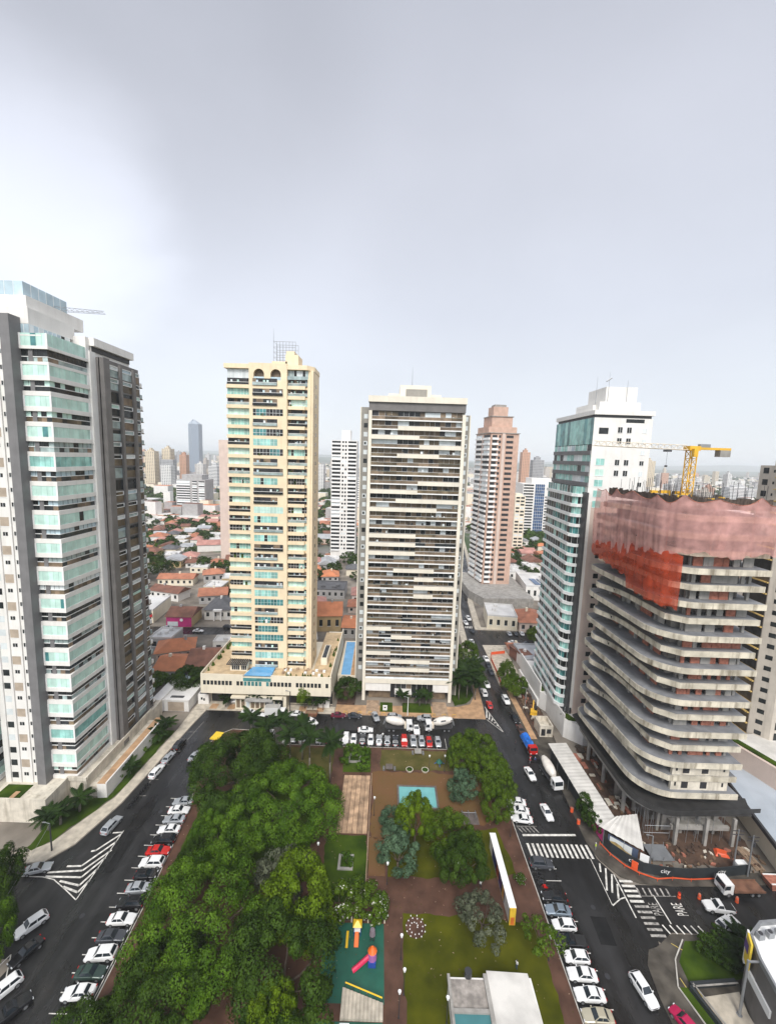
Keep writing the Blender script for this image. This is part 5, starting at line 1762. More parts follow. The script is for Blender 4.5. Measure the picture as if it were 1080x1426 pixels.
# mid-distance towers, modelled
def tower_mid(name, label, x0, x1, y0, y1, h, wallm, bays, fh=3.0, parm=None, pw=DARK, crown=(0.35, 0.65, 8), seed=1):
    R = random.Random(seed)
    t = thing(name, label, 'tower', ((x0 + x1) / 2, (y0 + y1) / 2, 0))
    b = MB()
    b.box(x0, x1, y0, y1, 0, h)
    b.build('wall', wallm, t)
    b = MB()
    b.box(x0 + (x1 - x0) * crown[0], x0 + (x1 - x0) * crown[1], y0 + 4, y1 - 2, h, h + crown[2])
    b.build('roof_house', wallm, t)
    nf = int((h - 5) / fh)
    pars, wins = [], []
    for k in range(nf):
        z = 5 + fh * k
        for (f0, f1, bal) in bays:
            p0, p1 = (x0 + (x1 - x0) * f0, y0), (x0 + (x1 - x0) * f1, y0)
            if bal:
                pb = MB(); pb.wbox(p0, p1, z - 0.2, z + 1.0, 0, 0.9)
                pars.append(((p0[0], y0, z), pb))
            wb = MB(); wb.wquad(p0, p1, z + 1.0, z + fh - 0.5, 0.03, pw if R.random() < .8 else CURT)
            wins.append(((p0[0], y0, z), wb))
    if pars: capped('balcony', pars, parm or M['frame_white'], t)
    capped('window', wins, GL, t)
    return t
tower_mid('white_tower', 'slim white banded tower standing far between the cream tower and striped tower', -45.2, -25.6, 329, 345, 92, M['white_wall'], ((0.02, 0.36, True), (0.42, 0.49, False), (0.53, 0.60, False), (0.66, 0.98, True)), crown=(.38, .72, 8))
tower_mid('pink_tower', 'narrow pinkish blank sided tower half hidden behind the cream tower', -125.6, -104, 311, 326, 89, M['pinkish_wall'], ((0.5, 0.9, True),), crown=(.3, .6, .1), seed=2)
tower_mid('grid_tower', 'broad pale office tower with dense white floor bands beyond the tiled roofs', -264, -228, 520, 545, 45, M['wall_grey'] if 'wall_grey' in M else WALLS[4], ((0.02, 0.48, True), (0.56, 0.72, True), (0.78, 0.98, True)), crown=(.15, .85, 6), seed=3)
def tower_blue():
    t = thing('blue_office_tower', 'office tower with blue glass front and white banded flank beyond the brick tower', 'tower', (158, 440, 0))
    b = MB(); b.box(141, 173, 440, 465, 0, 57); b.box(150, 173, 442, 462, 57, 63)
    b.build('wall', M['white_wall'], t)
    R = random.Random(8)
    for k in range(18):
        wb = MB(); wb.wquad((141.5, 440), (152, 440), 3 + 3.05 * k, 4.7 + 3.05 * k, 0.03, DARK)
        wb.build('window_band', GL, t)
    gb = MB()
    for i in range(5):
        for k in range(17):
            gb.wquad((153.6 + i * 2.0, 440), (155.4 + i * 2.0, 440), 3 + 3.2 * k, 5.9 + 3.2 * k, 0.1)
    gb.build('blue_curtain_wall', M['glass_blue'], t)
    wb = MB()
    for k in range(14): wb.wquad((164.4, 440), (172.4, 440), 3 + 3.05 * k, 4.6 + 3.05 * k, 0.03, DARK)
    build_each(wb, 'side_window_band', GL, t)
tower_blue()
tower_mid('beige_slab', 'narrow pale tower between the brick tower and blue glass office', 110, 119, 363, 380, 50, M['cream_pale'], ((0.1, 0.45, False), (0.55, 0.9, False)), crown=(.2, .8, 2), seed=4)
# beige tower with ochre balcony lines, right edge
M['edge_wall'] = mat('edge_wall', (0.50, 0.45, 0.385), 0.75, 0.08, 0.3, streak=0.35)
def tower_edge():
    R = random.Random(6)
    t = thing('beige_tower', 'beige tower with dark balconies edged in ochre, partly hidden by the building site tower', 'tower', (106, 112, 0))
    b = MB()
    b.prism([(98.6, 105.0), (101.5, 101.6), (120, 101.6), (120, 112.5), (98.6, 112.5)], 0, 81)
    b.box(101, 118, 103.5, 111, 81, 84.5); b.box(104, 112, 105, 110, 84.5, 88)
    b.build('wall', M['edge_wall'], t)
    och = mat('ochre_edge', (0.52, 0.36, 0.12), 0.7, 0.1, 0.4)
    for k in range(25):
        z = 6 + 3.0 * k
        gb = MB()
        gb.wquad((98.6, 111.4), (98.6, 109.8), z + 0.9, z + 2.4, 0.03, DARK)
        gb.wquad((98.6, 108.4), (98.6, 107.9), z + 1.2, z + 1.9, 0.03, DARK)
        gb.wquad((102.5, 101.6), (112, 101.6), z + 0.5, z + 2.6, 0.03, R.choice([DARK, BLK, BRZ]))
        build_each(gb, 'window', GL, t)
        b = MB()
        b.wbox((98.6, 107.2), (98.6, 105.6), z - 0.1, z + 0.12, 0, 0.7)
        b.wbox((104, 101.6), (112, 101.6), z - 0.1, z + 0.12, 0, 1.1)
        build_each(b, 'balcony_edge', och, t)
    for k in range(19):
        z = 6 + 3.0 * k
        gb = MB(); gb.wquad((98.6, 112.3), (98.6, 105.2), z + .15, z + 2.75, 0.06, R.choice([DARK, BLK, BRZ])); gb.wbox((98.6, 112.3), (98.6, 105.2), z - .16, z + .14, 0, .5, 12); gb.build('balcony_bay', GL + [och], t)
    for k in range(25):
        z = 6 + 3.0 * k
        wb = MB()
        a, c = lerp2((98.6, 105.0), (101.5, 101.6), .3), lerp2((98.6, 105.0), (101.5, 101.6), .62)
        wb.wquad(a, c, z + .9, z + 2.1, 0.03, DARK)
        wb.build('small_window', GL, t)
tower_edge()
def hall():
    t = thing('metal_hall', 'long low hall with a pale blue metal roof beside the building site', 'hall', (86, 88, 0))
    b = MB(); b.prism([(79.2, 70), (112, 70), (112, 99), (85.5, 99)], 0, 5.6)
    b.build('wall', M['cream_pale'], t)
    b = MB()
    for i in range(12):
        f, f2 = i / 12, (i + 1) / 12
        za, zb = 5.9 + 0.12 * (i % 2), 5.9 + 0.12 * ((i + 1) % 2)
        a, c = lerp2((78.2, 69), (112, 69), f), lerp2((78.2, 69), (112, 69), f2)
        d, e = lerp2((85.0, 99.5), (112, 99.5), f), lerp2((85.0, 99.5), (112, 99.5), f2)
        b.poly([(a[0], a[1], za), (c[0], c[1], zb), (e[0], e[1], zb), (d[0], d[1], za)])
    b.build('roof', mat('roof_blue_metal', (0.50, 0.56, 0.62), 0.35, 0.1, 0.15, metal=0.35), t)
    b = MB(); b.wbox((85.0, 99.2), (78.2, 69.2), 5.3, 6.2, 0, 0.5); b.build('gutter', M['metal_dark'], t)
    t2 = thing('garden_wall', 'tall beige boundary wall with planted top below the beige tower', 'wall', (94, 98, 0))
    b = MB(); b.prism([(87.0, 104), (92.5, 88), (93.3, 88), (87.8, 104)], 0, 11); b.build('wall', M['pinkish_wall'], t2)
    b = MB(); b.prism([(87.9, 104), (93.4, 88), (95, 88), (89.5, 104)], 10.2, 11.3); b.build('planting', M['lawn_deep'], t2)
    b = MB(); b.prism([(89.6, 104), (95.1, 88), (112, 88), (112, 104)], 0, 9.6); b.build('podium', M['rooftop_pale'], t2)
hall()
# ---- the low district: named houses first, then the rest of the blocks
house(-81.5, 156.5, 13, 11, 4.2, 0.35, 'orange', 'hip', 'house with bright orange tiled roof just behind the dark wing of the left tower')
house(-75.5, 143.5, 9, 12, 4.0, 0.05, 'orange', 'gable', 'long orange roofed house beside the blue play yard wall')
house(-64.0, 147.5, 13, 15, 4.4, 0.12, 'brown', 'gable', 'broad dark brown tiled house next to the cream tower podium')
house(-64.5, 163.5, 9, 6, 4.0, 0.1, 'white', 'flat', 'small white flat roofed building behind the broad brown roof')
house(-90.0, 165.0, 9, 10, 5.0, 0.0, 'white', 'flat', 'grey flat roofed building with blank white wall by the avenue', wall=WALLS[4])
house(-115, 196, 13, 20, 6.0, 0.1, 'white', 'flat', 'white flat shop with a red band along its front', cat='shop')
tag(MB().wbox((-122, 185.2), (-107.8, 186.6), 3.2, 4.6, 0.35, 0.1).build('red_band', mat('red_sign', (0.55, 0.02, 0.03), 0.5, 0.05, 0.5)), 'red sign band on the white flat shop by the avenue', 'sign')
t = house(-94, 189, 11, 12, 5.0, 0.05, 'brown', 'gable', 'shop with magenta front and brown roof on the avenue', cat='shop')
b = MB(); b.wbox((-5.6, -6.0), (5.6, -6.0), 0.3, 5.0, 0.05, 0.15); b.build('magenta_front', M['magenta'], t, local=True)
b = MB(); b.wbox((-5.0, -6.2), (-0.4, -6.2), 0.6, 2.8, 0.05, 0.1); b.build('shop_window', M['glass_curtain'], t, local=True)
b = MB(); b.cyl(1.2, 0, 0, 0.1, 0.7, n=16)
o = b.build('sign_disc', M['frame_white'], t, local=True); o.location = (0, -6.3, 3.6); o.rotation_euler = (math.pi / 2, 0, 0)
t = house(-80.5, 201, 13, 16, 5.0, 0.08, 'grey', 'hip', 'white house with dark slate hip roof and columned porch on the avenue', wall=M['white_wall'])
b = MB()
for x in (-1.6, 1.6): b.box(x - .3, x + .3, -9.6, -9.0, 0, 4.6)
b.box(-2.0, 2.0, -9.7, -8.0, 4.6, 5.4); b.build('porch', M['white_wall'], t, local=True)
house(-126, 247, 20, 9, 4.2, 0.1, 'terracotta', 'gable', 'long terracotta roofed house beyond the dome shaped tree', R=random.Random(1))
house(-108, 256, 12, 10, 5.2, 0.4, 'terracotta', 'hip', 'terracotta hip roofed house at the end of the long terracotta roof')
house(-118, 222, 18, 9, 4.6, -0.25, 'brown', 'gable', 'white house with ochre porch and grey brown roof behind the white shop', wall=M['white_wall'])
house(-125, 345, 18, 15, 5.5, 0.5, 'orange', 'hip', 'vivid orange roofed house left of the pinkish tower', R=random.Random(3))
house(-110, 335, 14, 13, 5.5, -0.3, 'orange', 'hip', 'second vivid orange roof touching the pinkish tower', R=random.Random(4))
house(-143, 338, 22, 12, 5.5, 0.3, 'pink', 'gable', 'house with pale pink roof among white roofs')
# between the cream and striped towers
house(-26, 190, 11, 13, 7.5, 0.1, 'orange', 'gable', 'ochre house with steep orange and mauve roof between the two tall towers', wall=WALLS[3], ridge=4.5)
house(-15.5, 184, 6, 14, 5.0, 0.0, 'orange', 'gable', 'narrow orange roofed house with white fence bars behind the striped tower')
house(-33, 236, 20, 16, 5.0, 0.0, 'grey', 'flat', 'wide grey flat roofed hall between the two tall towers', wall=WALLS[4], cat='hall')
house(-38, 210, 14, 12, 4.5, 0.2, 'pink', 'hip', 'pink roofed house half hidden by the cream tower')
# along the right street
house(57, 200, 14, 17, 6.5, -0.12, 'white', 'flat', 'modern beige house with a tilted flat roof by the street corner', wall=M['cream_pale'])
house(71, 197, 14, 16, 5.0, -0.05, 'terracotta', 'hip', 'terracotta roofed house beside the modern beige house')
house(84, 193, 14, 11, 4.5, 0.0, 'pink', 'gable', 'mauve roofed house with white gate next to parked cars')
house(97, 250, 28, 30, 8, -0.1, 'white', 'flat', 'large white warehouse carrying dark solar panels', wall=M['white_wall'], cat='warehouse')
b = MB()
for i in range(4): b.box(88 + i * 4.4, 91.4 + i * 4.4, 240, 252, 8.35, 8.5)
tag(b.build('solar_panels', M['glass_blue']), 'rows of dark solar panels on the white warehouse roof', 'solar panels')
house(62, 158, 17, 14, 5.0, 0.02, 'tin', 'flat', 'flat white roofed block with rooftop units beside the green tower', wall=M['white_wall'])
house(55.5, 158, 3.0, 16, 4.6, 0.25, 'brown', 'gable', 'low building with dark red edge along the white roofed block', wall=ROOFS['brown'])
house(54.6, 168, 5, 5, 3.0, 0.0, 'terracotta', 'gable', 'tiny terracotta roofed hut by the orange site hoarding')
def white_block():
    t = thing('site_office', 'roofless pale concrete block on the pavement by the blue tarp truck', 'building', (47.9, 116, 0))
    b = MB()
    b.box(46.4, 50.2, 113.6, 113.9, 0, 3.6); b.box(46.4, 50.2, 118.2, 118.5, 0, 3.6)
    b.box(46.4, 46.7, 113.9, 118.2, 0, 3.6); b.box(49.9, 50.2, 113.9, 118.2, 0, 3.6)
    b.box(46.7, 49.9, 113.9, 118.2, 0, 2.4)
    b.build('wall', M['concrete_pale'], t)
    gb = MB(); gb.wquad((46.8, 113.6), (48.0, 113.6), 0.5, 2.6, 0.02); gb.wquad((48.4, 113.6), (49.7, 113.6), 1.2, 2.6, 0.02)
    gb.build('opening', M['black_interior'], t)
white_block()
# gatehouse and blue play yard by the left tower
def gatehouse():
    t = thing('gatehouse', 'white gatehouse with beige front at the end of the left street pavement', 'gatehouse', (-62.5, 123, 0))
    b = MB()
    b.box(-67.5, -59.6, 120.4, 129.5, 0.1, 3.6); b.box(-67.7, -59.4, 120.2, 120.5, 3.6, 4.0); b.box(-67.7, -59.4, 129.2, 129.6, 3.6, 4.0)
    b.box(-70.5, -67.5, 119, 132, 0.1, 4.4)
    b.build('wall', M['white_wall'], t)
    b = MB(); b.wquad((-66.0, 120.4), (-61.0, 120.4), 0.2, 3.2, 0.03); b.build('beige_front', M['shutter_beige'], t)
    b = MB(); b.box(-66, -62, 122, 123, 3.6, 3.75); b.build('roof_slot', M['frame_dark'], t)
    t2 = thing('play_yard_wall', 'blue painted yard wall with white sail behind the gatehouse', 'wall', (-71, 134, 0))
    b = MB(); b.box(-70.9, -70.6, 130, 142, 0, 3.2); b.box(-70.6, -62, 141.7, 142, 0, 3.2); b.build('wall', mat('wall_blue', (0.03, 0.15, 0.42), 0.6, 0.1, 0.5), t2)
    b = MB(); b.poly([(-69.6, 134, 3.2), (-65.6, 132.4, 3.0), (-66.4, 137.6, 3.4)]); tag(b.build('shade_sail', M['glass_sky']), 'pale grey triangular shade sail in the blue yard', 'sail')
    b = MB(); b.poly([(-70.4, 131.6, 3.0), (-66.2, 129.7, 2.9), (-67.6, 131.8, 3.0)]); tag(b.build('yellow_sail', M['crane_yellow']), 'yellow triangular sail at the near end of the blue yard', 'sail')
    b = MB(); b.sheet([(-70.5, 130), (-60, 130), (-60, 141.6), (-70.5, 141.6)], 0.05); struct('yard_floor', b, M['soil'])
gatehouse()
def lap_pool():
    t = thing('lap_pool', 'long blue lap pool with pale surround between the cream tower and striped tower', 'pool', (-12.5, 150, 0))
    b = MB()
    b.box(-15.6, -9.6, 135.6, 163, 0, 5.2); b.build('podium', M['cream_pale'], t)
    b = MB(); b.sheet([(-14.4, 136.2), (-11.2, 136.2), (-11.6, 162), (-15.0, 162)], 5.22); b.build('water', M['pool_water'], t)
    b = MB(); b.sheet([(-11.1, 136), (-9.7, 136), (-9.8, 162), (-11.5, 162)], 5.23); b.build('deck', M['sidewalk_orange'], t)
lap_pool()
b = MB(); b.box(-14.6, -8.9, 126.8, 135.5, 0.1, 0.6)
struct('side_garden', b, M['soil'])

def district():
    R = random.Random(77)
    used = [(-81.5, 156.5, 10), (-75.5, 143.5, 9), (-64, 147.5, 12), (-90, 165, 9), (-115, 196, 15), (-94, 189, 11), (-80.5, 201, 13), (-126, 247, 14), (-108, 256, 10), (-118, 222, 13), (-125, 345, 14), (-110, 335, 11), (-143, 338, 14), (-26, 190, 11), (-15.5, 184, 9), (-33, 236, 15), (-38, 210, 11), (57, 200, 13), (71, 197, 11), (84, 193, 10), (97, 250, 25), (62, 158, 14), (-35, 337, 16), (-115, 318, 17), (-246, 532, 30), (157, 450, 30), (114, 371, 10), (65, 258, 26), (-147, 251, 9)]
    cells = []
    for (lo, hi, y0, y1) in ((-0.68, -0.30, 205, 470), (-0.19, -0.04, 170, 470), (0.20, 0.48, 200, 470)):
        y = y0
        while y < y1:
            step = 12 + y * 0.011
            x = lo * y
            while x < hi * y:
                cells.append((x + R.uniform(-2.5, 2.5), y + R.uniform(-2.5, 2.5)))
                x += step
            y += step * 0.95
    names = {'terracotta': ('terracotta tiled', 18), 'orange': ('orange tiled', 10), 'brown': ('brown tiled', 16), 'pink': ('faded pink tiled', 14), 'grey': ('dark grey', 8), 'white': ('white flat', 22), 'tin': ('grey tin', 12)}
    ks = list(names)
    ws = [names[k][1] for k in ks]
    n = 0
    trees = []
    for x, y in cells:
        if any(math.hypot(x - a, y - c) < r + 7 for a, c, r in used): continue
        if 33 < x < 44 + max(0, y - 190) * .18 or abs(x - 66) < 28 and y > 218 and y < 280: continue
        if 177 < y < 192 and x > 40: continue
        if 166 < y < 190 and x < -40: continue
        if R.random() < 0.24:
            trees.append((x, y)); continue
        r = R.choices(ks, ws)[0]
        st = 'flat' if r in ('white',) else ('gable' if r == 'tin' else R.choice(['hip', 'gable', 'hip']))
        side = 'west of the cream tower' if x < -45 else ('between the two tall towers' if x < 20 else 'east of the striped tower')
        house(x, y, R.uniform(9, 14), R.uniform(8, 13), R.uniform(3.4, 6.2), R.choice([0.08, 0.08, 1.65, 0.3]) + R.uniform(-.08, .08), r, st, 'low house with %s roof in the low district %s' % (names[r][0], side), group='%s roofed houses %s' % (names[r][0], side), R=R)
        n += 1
        if R.random() < 0.8: trees.append((x + R.choice([-8, 8]), y + R.uniform(-7, 7)))
    return trees
DISTRICT_TREES = district()

# ---- far city
def far_city():
    R = random.Random(31)
    # far low roofs, read as one mass
    b = MB()
    mats_ = [ROOFS['white'], ROOFS['terracotta'], ROOFS['pink'], ROOFS['brown'], ROOFS['tin'], WALLS[1], WALLS[4], M['white_wall'], ROOFS['orange']]
    for i in range(6200):
        y = 470 + 3200 * (R.random() ** 1.6)
        x = y * R.uniform(-0.95, 1.2)
        s = R.uniform(8, 22) * (1 + y / 4000)
        h = R.uniform(3.5, 9) if R.random() < 0.88 else R.uniform(10, 26)
        a = R.uniform(-0.3, 0.3)
        c, d = math.cos(a) * s / 2, math.sin(a) * s / 2
        q = R.uniform(0.5, 1.0)
        pts = [(x - c + d * q, y - d - c * q), (x + c + d * q, y + d - c * q), (x + c - d * q, y + d + c * q), (x - c - d * q, y - d + c * q)]
        b.prism(pts, -0.1, h, R.choice([5, 6, 7, 7]), R.choice([0, 0, 0, 1, 1, 2, 3, 4, 8]))
    tag(b.build('distant_rooftops', mats_), kind='stuff')
    # singled out towers
    b = MB()
    x0, x1 = -712, -676
    b.prism([(x0, 1500), (x0 + 16, 1488), (x1, 1500), (x1, 1530), (x0, 1530)], 0, 176)
    b.prism([(x0, 1500), (x0 + 16, 1488), (x1, 1500), (x1, 1530), (x0, 1530)], 176, 191, 0, 0, [(x0 + 13, 1505), (x0 + 16, 1500), (x0 + 19, 1505), (x0 + 19, 1510), (x0 + 13, 1510)])
    tag(b.build('glass_skyscraper', FAC[6]), 'slender blue grey glass skyscraper rising far above the skyline', 'skyscraper')
    far_tower(-498, 883, 22, 18, 78, 1, 'cream tower pair leader in the far cluster by the dark wood', R=R)
    far_tower(-474, 905, 18, 18, 84, 1, 'taller cream tower beside the orange topped tower in the far cluster', R=R)
    far_tower(-452, 930, 14, 16, 72, 5, 'orange brick tower in the far cluster west of the glass skyscraper', R=R)
    far_tower(-520, 960, 20, 18, 60, 3, 'dark grey slab in the far cluster west of the glass skyscraper', R=R)
    far_tower(-545, 900, 22, 20, 62, 0, 'white tower at the edge of the far cluster beside the left tower', R=R)
    far_tower(-430, 960, 18, 18, 52, 0, 'low white tower in the far cluster under the glass skyscraper', R=R)
    far_tower(-395, 1010, 16, 16, 60, 2, 'beige tower in the far cluster under the glass skyscraper', R=R)
    far_tower(690, 1128, 22, 24, 92, 1, 'pale cream tower far behind the green glazed tower', R=R)
    far_tower(735, 885, 52, 20, 40, 4, 'wide white banded slab beyond the yellow crane', R=R)
    far_tower(770, 960, 10, 14, 66, 0, 'thin white tower behind the wide white banded slab', R=R)
    far_tower(640, 930, 20, 18, 50, 0, 'white block beyond the yellow crane mast', R=R)
    far_tower(262, 821, 15, 16, 98, 5, 'slim pinkish tower far beyond the blue glass office', R=R)
    far_tower(300, 860, 22, 18, 84, 3, 'grey tower with dark top far beyond the blue glass office', R=R)
    far_tower(-41, 553, 8, 14, 52, 4, 'white banded sliver of a tower just behind the slim white tower', R=R, crown=False)
    far_tower(-86, 900, 18, 18, 60, 0, 'white far tower seen past the cream tower', R=R)
    desc = {0: 'white', 1: 'cream', 2: 'beige', 3: 'grey', 4: 'white banded', 5: 'terracotta'}
    for i in range(150):
        z = R.random()
        y = 800 + 2600 * R.random() ** 1.2
        if z < 0.42: k = R.uniform(-0.72, -0.38)
        elif z < 0.55: k = R.uniform(-0.18, -0.05)
        elif z < 0.72: k = R.uniform(0.22, 0.5)
        else: k = R.uniform(0.55, 1.1)
        f = R.choices([0, 1, 2, 3, 4, 5], [6, 4, 4, 2, 4, 2])[0]
        dist_ = 'nearer' if y < 1300 else ('farther' if y < 2000 else 'farthest')
        far_tower(k * y, y, R.uniform(13, 26), R.uniform(13, 22), R.uniform(28, 78) * (1 if k < 0 else 0.85), f, '%s apartment tower in the %s haze of the distant skyline' % (desc[f], dist_), '%s towers in the %s skyline' % (desc[f], dist_), R.uniform(-.3, .3), R.random() < .6, R)
    # hills on the horizon
    b = MB()
    n = 80
    for row, (yy, base, amp) in enumerate(((7000, 10, 55), (11500, 40, 120))):
        pr = []
        for i in range(n + 1):
            x = -13000 + 26000 * i / n
            h = base + amp * (0.5 + 0.5 * math.sin(i * 0.31 + row * 2) * math.sin(i * 0.13 + 1 + row)) + R.uniform(-6, 6)
            pr.append((x, h))
        for (xa, ha), (xb, hb) in zip(pr, pr[1:]):
            b.poly([(xa, yy - 1800, -1), (xb, yy - 1800, -1), (xb, yy, hb), (xa, yy, ha)])
            b.poly([(xa, yy, ha), (xb, yy, hb), (xb, yy + 2500, -1), (xa, yy + 2500, -1)])
    struct('hills', b, mat('hill_green', (0.045, 0.075, 0.03), 0.95, 0.3, 0.002))
far_city()
# ------------------------------------------------------------------ vegetation
def leaf_mat(name, a, c, scale=0.35):
    m = mat(name, a, 0.55, 0.10, scale, spec=0.08, island=0.15, col2=c, detail=3)
    return m
LEAF = {
    'green': leaf_mat('leaf_green', (0.034, 0.078, 0.004), (0.082, 0.155, 0.010)),
    'deep': leaf_mat('leaf_deep', (0.017, 0.038, 0.004), (0.042, 0.080, 0.008)),
    'bright': leaf_mat('leaf_bright', (0.060, 0.106, 0.003), (0.105, 0.165, 0.007)),
    'blue': leaf_mat('leaf_blue', (0.045, 0.085, 0.045), (0.075, 0.125, 0.068)),
    'grey': leaf_mat('leaf_grey', (0.060, 0.072, 0.042), (0.095, 0.105, 0.066)),
    'olive': leaf_mat('leaf_olive', (0.040, 0.078, 0.004), (0.074, 0.122, 0.008)),
    'palm': leaf_mat('leaf_palm', (0.009, 0.021, 0.004), (0.020, 0.042, 0.006)),
}
M['bark'] = mat('bark', (0.10, 0.075, 0.055), 0.9, 0.3, 1.5, streak=0.3)
M['bark_palm'] = mat('bark_palm', (0.17, 0.15, 0.125), 0.9, 0.25, 1.2)

def crown_mesh(name, R, H, z0, lobes, per, leaf, seed, material, flat=0.0, rlobe=0.26, flowers=None):
    """lobed crown of leaf-sized faces: lobes over an uneven dome, leaves on the lobes' outer sides"""
    g = np.random.default_rng(seed)
    d = g.normal(size=(lobes, 3))
    d[:, 2] = np.abs(d[:, 2]) * 1.0 - 0.28
    d /= np.linalg.norm(d, axis=1)[:, None]
    az = np.arctan2(d[:, 1], d[:, 0])
    ph = g.uniform(0, 6.28, 4)
    un = 1 + 0.13 * np.sin(2 * az + ph[0]) + 0.10 * np.sin(3 * az + ph[1]) + 0.07 * np.sin(5 * az + ph[2])
    rad = g.uniform(0.62, 1.0, lobes) ** 0.6
    c = d * np.stack([R * un * rad, R * un * rad, H * (0.85 + 0.25 * g.random(lobes)) * rad], 1)
    c[:, 2] = c[:, 2] * (1 - flat * (np.hypot(c[:, 0], c[:, 1]) / R) ** 2)
    rl = R * rlobe * g.uniform(0.6, 1.25, lobes)
    n = lobes * per
    li = np.repeat(np.arange(lobes), per)
    v = g.normal(size=(n, 3))
    v[:, 2] = v[:, 2] + 0.35
    v /= np.linalg.norm(v, axis=1)[:, None]
    rr = rl[li] * g.uniform(0.75, 1.08, n)
    p = c[li] + v * rr[:, None] * np.array([1, 1, 0.8])
    keep = np.ones(n, bool)
    for i in range(lobes):
        q = np.linalg.norm((p - c[i]) / np.array([1, 1, 0.8]), axis=1) < rl[i] * 0.72
        keep &= ~(q & (li != i))
    keep |= g.random(n) < 0.04
    p, v = p[keep], v[keep]
    n = len(p)
    nr = v + 0.26 * g.normal(size=(n, 3))
    nr /= np.linalg.norm(nr, axis=1)[:, None]
    t = np.cross(nr, g.normal(size=(n, 3)))
    t /= np.linalg.norm(t, axis=1)[:, None]
    bt = np.cross(nr, t)
    s = leaf * g.uniform(0.55, 1.3, n)[:, None]
    p[:, 2] += z0
    q = np.stack([p - t * s * 0.5, p - bt * s * 0.32 + nr * s * 0.1, p + t * s * 0.5, p + bt * s * 0.32 + nr * s * 0.1], 1).reshape(-1, 3)
    me = bpy.data.meshes.new(name)
    me.vertices.add(4 * n); me.loops.add(4 * n); me.polygons.add(n)
    me.vertices.foreach_set('co', q.astype(np.float32).ravel())
    me.loops.foreach_set('vertex_index', np.arange(4 * n, dtype=np.int32))
    me.polygons.foreach_set('loop_start', np.arange(0, 4 * n, 4, dtype=np.int32))
    try: me.polygons.foreach_set('loop_total', np.full(n, 4, dtype=np.int32))
    except Exception: pass
    me.materials.append(material)
    if flowers is not None:
        me.materials.append(flowers)
        me.polygons.foreach_set('material_index', (g.random(n) < 0.05).astype(np.int32))
    me.update(calc_edges=True)
    me.validate()
    return me

def trunk_mesh(name, h, r, spread, seed, limbs=5):
    R = random.Random(seed)
    b = MB()
    b.tube((0, 0, -0.1), (0.05 * h * R.uniform(-1, 1), 0.05 * h * R.uniform(-1, 1), h * 0.45), r, r * 0.75, 8)
    for i in range(limbs):
        a = 6.283 * i / limbs + R.uniform(-.4, .4)
        m = (math.cos(a) * spread * .45, math.sin(a) * spread * .45, h * 0.72)
        b.tube((0, 0, h * 0.42), m, r * .5, r * .3, 6)
        b.tube(m, (math.cos(a + .2) * spread * .85, math.sin(a + .2) * spread * .85, h * 1.02), r * .3, r * .1, 5)
    return b.mesh(name, M['bark'], smooth=True)

CROWNS = {}
def crown_kind(kind, var):
    key = (kind, var)
    if key not in CROWNS:
        sd_ = hash_(kind) + var * 17
        if kind == 'giant':     # old rain tree with one broad dome
            me = crown_mesh('crown', 12.5, 6.2, 5.6, 150, 580, 0.36, sd_, LEAF['green' if var < 2 else 'deep'], 0.25, 0.155)
            tr = trunk_mesh('trunk', 7.5, 0.65, 9.5, sd_, 7)
        elif kind == 'rain':      # wide spreading shade tree
            me = crown_mesh('crown', 7.5, 4.4, 5.2, 78, 480, 0.34, sd_, LEAF['green'], 0.2, 0.205)
            tr = trunk_mesh('trunk', 6.2, 0.45, 5.5, sd_)
        elif kind == 'rain_deep':
            me = crown_mesh('crown', 7.5, 4.8, 5.0, 78, 480, 0.34, sd_, LEAF['deep'], 0.2, 0.205)
            tr = trunk_mesh('trunk', 6.0, 0.45, 5.5, sd_)
        elif kind == 'bright':
            me = crown_mesh('crown', 5.2, 4.2, 4.2, 75, 320, 0.33, sd_, LEAF['bright'], 0.15, 0.24)
            tr = trunk_mesh('trunk', 5.0, 0.32, 3.8, sd_)
        elif kind == 'ficus':
            me = crown_mesh('crown', 5.0, 4.4, 3.6, 70, 330, 0.29, sd_, LEAF['olive'], 0.1, 0.22)
            tr = trunk_mesh('trunk', 4.6, 0.35, 3.4, sd_)
        elif kind == 'blue':
            me = crown_mesh('crown', 3.2, 4.6, 2.8, 42, 170, 0.34, sd_, LEAF['blue'], 0.0, 0.27)
            tr = trunk_mesh('trunk', 4.0, 0.22, 1.8, sd_)
        elif kind == 'grey':
            me = crown_mesh('crown', 3.8, 3.2, 2.8, 52, 120, 0.34, sd_, LEAF['grey'], 0.1, 0.22)
            tr = trunk_mesh('trunk', 3.8, 0.22, 2.6, sd_)
        elif kind == 'flower':
            me = crown_mesh('crown', 3.0, 2.4, 2.0, 40, 120, 0.36, sd_, LEAF['olive'], 0.1, 0.24, M['paint_white'])
            tr = trunk_mesh('trunk', 2.8, 0.16, 1.8, sd_)
        elif kind == 'thin':
            me = crown_mesh('crown', 2.6, 3.0, 3.2, 26, 60, 0.34, sd_, LEAF['olive'], 0.1, 0.26)
            tr = trunk_mesh('trunk', 4.2, 0.10, 1.6, sd_)
        elif kind == 'small':
            me = crown_mesh('crown', 3.4, 3.4, 3.0, 30, 70, 0.62, sd_, LEAF['deep'], 0.1, 0.30)
            tr = trunk_mesh('trunk', 3.6, 0.2, 2.2, sd_, 3)
        else:
            me = crown_mesh('crown', 1.1, 1.0, 0.6, 14, 60, 0.26, sd_, LEAF['green'], 0.1, 0.36)
            tr = trunk_mesh('trunk', 0.9, 0.08, 0.5, sd_, 3)
        CROWNS[key] = (me, tr)
    return CROWNS[key]
def hash_(s):
    return sum((i + 1) * ord(c) for i, c in enumerate(s))
